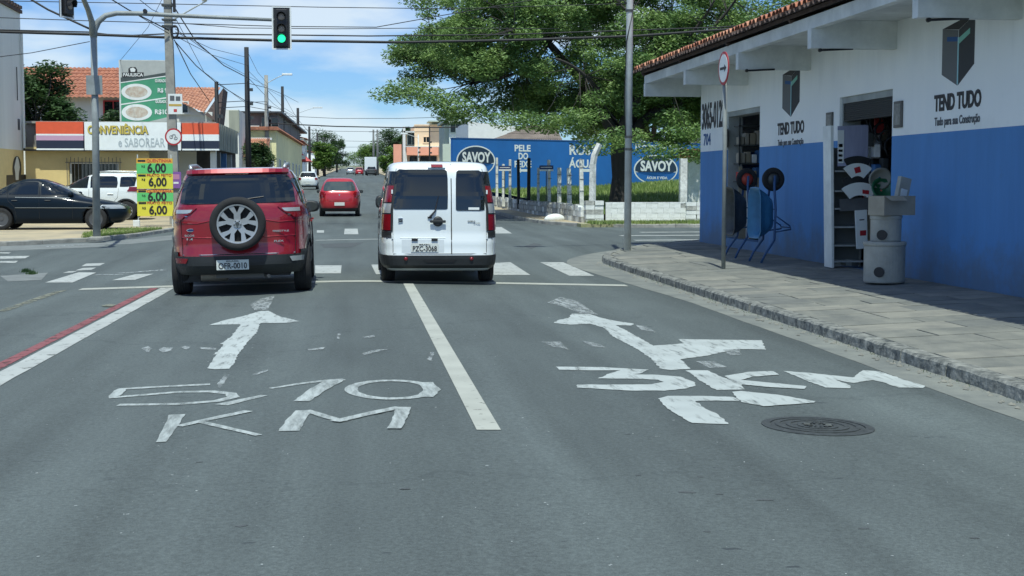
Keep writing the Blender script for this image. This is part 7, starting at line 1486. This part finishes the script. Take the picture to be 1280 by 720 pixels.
cable('thin cable crossing at traffic signal arm height', [(-60, 20, 46), (110, 26, 46), (213, 29, 46), (350, 33, 46), (470, 34, 46), (560, 18, 46), (700, -6, 46)], .014)
cable('thin cable just under the arm-height one', [(213, 28, 46), (300, 35, 46), (420, 36, 46), (540, 35, 46), (700, 36, 46)], .012)
cable('thin cable near the top edge of the view', [(-60, 0, 46), (110, 3, 46), (213, 5, 46), (400, 9, 46), (560, 11, 46), (800, 4, 46)], .013)
cable('thick cable dropping from the top left to the signal pole', [(20, -12, 36), (60, 12, 35.6), (112, 36, 35.3)], .026)
cable('slack cable from the left edge rising to the signal pole', [(-40, 76, 38), (40, 66, 37), (112, 52, 35.3)], .010)
cable('steep cable from the top left to the utility pole', [(100, -25, 44), (160, 12, 45), (211, 38, 45.8)], .020); cable('second steep cable from the top left to the utility pole', [(70, -35, 44), (140, 0, 45), (211, 42, 45.8)], .012); cable('thin steep cable from the top to the utility pole', [(150, -20, 45), (190, 12, 46), (213, 22, 45.9)], .011)
cable('cable falling from the pole top to the tall black pole', [(214, 3, 46), (245, 52, 56), (280, 82, 66), (309, 97, 75.8)], .022); cable('cable falling from the pole towards the gabled house', [(218, 50, 46), (238, 92, 56), (262, 127, 70)], .018); cable('lower cable running from the pole to the short black pole', [(219, 52, 46), (245, 82, 53), (271, 104, 62.8)], .018)
cable('long cable running from the short black pole down the street', [(271, 104, 63), (310, 128, 76), (334, 127, 99)], .018); cable('thin cable from the hoarding top up to the sky', [(150, 76, 54.4), (185, 34, 50), (205, -6, 46)], .008); cable('thin crossing cable behind the short black pole', [(219, 22, 46), (255, 90, 60), (310, 131, 76)], .010)
for k, (ya, yb) in enumerate(((104, 108), (126, 128), (133, 134))): cable('cable number-less span between the black poles, %s' % ('top', 'middle', 'bottom')[k], [(272, ya + 2, 63), (310, ya, 76), (334, (ya + yb) / 2 + 4, 99), (354, yb + 10, 122), (373, yb + 20, 158)], .018)
for y0, y1, Y in ((147, 147, 120), (157, 160, 110), (163, 165, 150), (183, 182, 200), (175, 178, 180)): cable('dark cable crossing the far street between houses at height %s' % {147: 'highest', 157: 'second', 163: 'third', 183: 'lowest', 175: 'fourth'}[y0], [(335, y0 - 3, Y), (420, y0 + 1, Y), (500, (y0 + y1) / 2 + 1, Y), (575, y1 - 1, Y)], .02 if y0 != 157 else .045, 'cables crossing the far street')
for o in S.objects:      # tidy wording
    if 'label' in o and 'number-less ' in o['label']: o['label'] = o['label'].replace('number-less ', '')
for k, (x0, y0, x1, y1, Yb) in enumerate(((219, 40, 310, 72, 76), (219, 45, 310, 82, 76), (219, 36, 334, 108, 99), (310, 66, 334, 104, 99), (310, 88, 354, 122, 122), (334, 112, 373, 146, 158), (354, 118, 387, 166, 205), (373, 150, 405, 178, 320), (310, 97, 373, 152, 158))):
    Ya = {219: 46, 310: 76, 334: 99, 354: 122, 373: 158}[x0]; cable('thin line sloping down the street from the %s' % {219: 'concrete pole', 310: 'tall black pole', 334: 'pale lamp pole', 354: 'slim black pole', 373: 'dark lamp pole'}[x0] + ', %s of the fan' % ORD[k], [(x0, y0, Ya), ((x0 + x1) / 2, (y0 + y1) / 2 + 5, (Ya + Yb) / 2), (x1, y1, Yb)], .011 + .004 * (k > 4), 'thin lines down the street')
# two passers-by under the shop's side canopy
def person(label, loc, rz, shirt, trousers):
    t = thing('person', label, 'person', loc, rz)
    def skin(name, verts, edges, rad, m):
        me = bpy.data.meshes.new(name); me.from_pydata(verts, edges, []); o = link(name, me); o.modifiers.new('s', 'SKIN'); sub = o.modifiers.new('u', 'SUBSURF'); sub.levels = 1
        for i, r in enumerate(rad): me.skin_vertices[0].data[i].radius = (r, r)
        me.skin_vertices[0].data[0].use_root = True
        dg = bpy.context.evaluated_depsgraph_get(); ne = bpy.data.meshes.new_from_object(o.evaluated_get(dg)); o.modifiers.clear(); o.data = ne; ne.materials.clear(); ne.materials.append(MT[m]); o.parent = t; return o
    mm('skin', (0.28, 0.15, 0.09), .6); mm('hair', (0.015, 0.012, 0.01), .7)
    V = [(0, 0, .95), (0, 0, 1.2), (0, .0, 1.42), (0, 0, 1.50), (0, -.01, 1.60), (0, -.01, 1.70), (-.19, 0, 1.40), (-.25, .02, 1.12), (-.24, -.1, .88), (.19, 0, 1.40), (.25, .03, 1.12), (.23, -.08, .88), (-.1, 0, .88), (-.11, -.02, .5), (-.11, .03, .08), (-.11, -.12, .04), (.1, 0, .88), (.12, .05, .5), (.12, .10, .08), (.12, -.04, .04)]
    E_ = [(0, 1), (1, 2), (2, 3), (3, 4), (4, 5), (2, 6), (6, 7), (7, 8), (2, 9), (9, 10), (10, 11), (0, 12), (12, 13), (13, 14), (14, 15), (0, 16), (16, 17), (17, 18), (18, 19)]
    skin('body', V, E_, [.14, .13, .14, .055, .10, .085, .05, .04, .03, .05, .04, .03, .085, .06, .04, .035, .085, .06, .04, .035], 'skin')
    skin('shirt', [(0, 0, .98), (0, 0, 1.2), (0, 0, 1.41), (-.19, 0, 1.41), (-.24, .015, 1.2), (.19, 0, 1.41), (.24, .02, 1.2)], [(0, 1), (1, 2), (2, 3), (3, 4), (2, 5), (5, 6)], [.16, .15, .155, .07, .06, .07, .06], shirt)
    skin('trousers', [(0, 0, .95), (-.1, 0, .86), (-.11, -.02, .5), (-.11, .03, .14), (.1, 0, .86), (.12, .05, .5), (.12, .10, .14)], [(0, 1), (1, 2), (2, 3), (0, 4), (4, 5), (5, 6)], [.155, .10, .08, .06, .10, .08, .06], trousers)
    skin('hair', [(0, .01, 1.70), (0, .02, 1.66)], [(0, 1)], [.098, .10], 'hair')
person('person in a blue shirt under the shop side canopy', (-5.2, 62.5, .15), 0.3, 'goods_blue', 'ink_grey')
person('person in a dark red shirt in the shade beside the shop corner', (-6.1, 60.5, .15), -0.4, 'goods_red', 'ink')
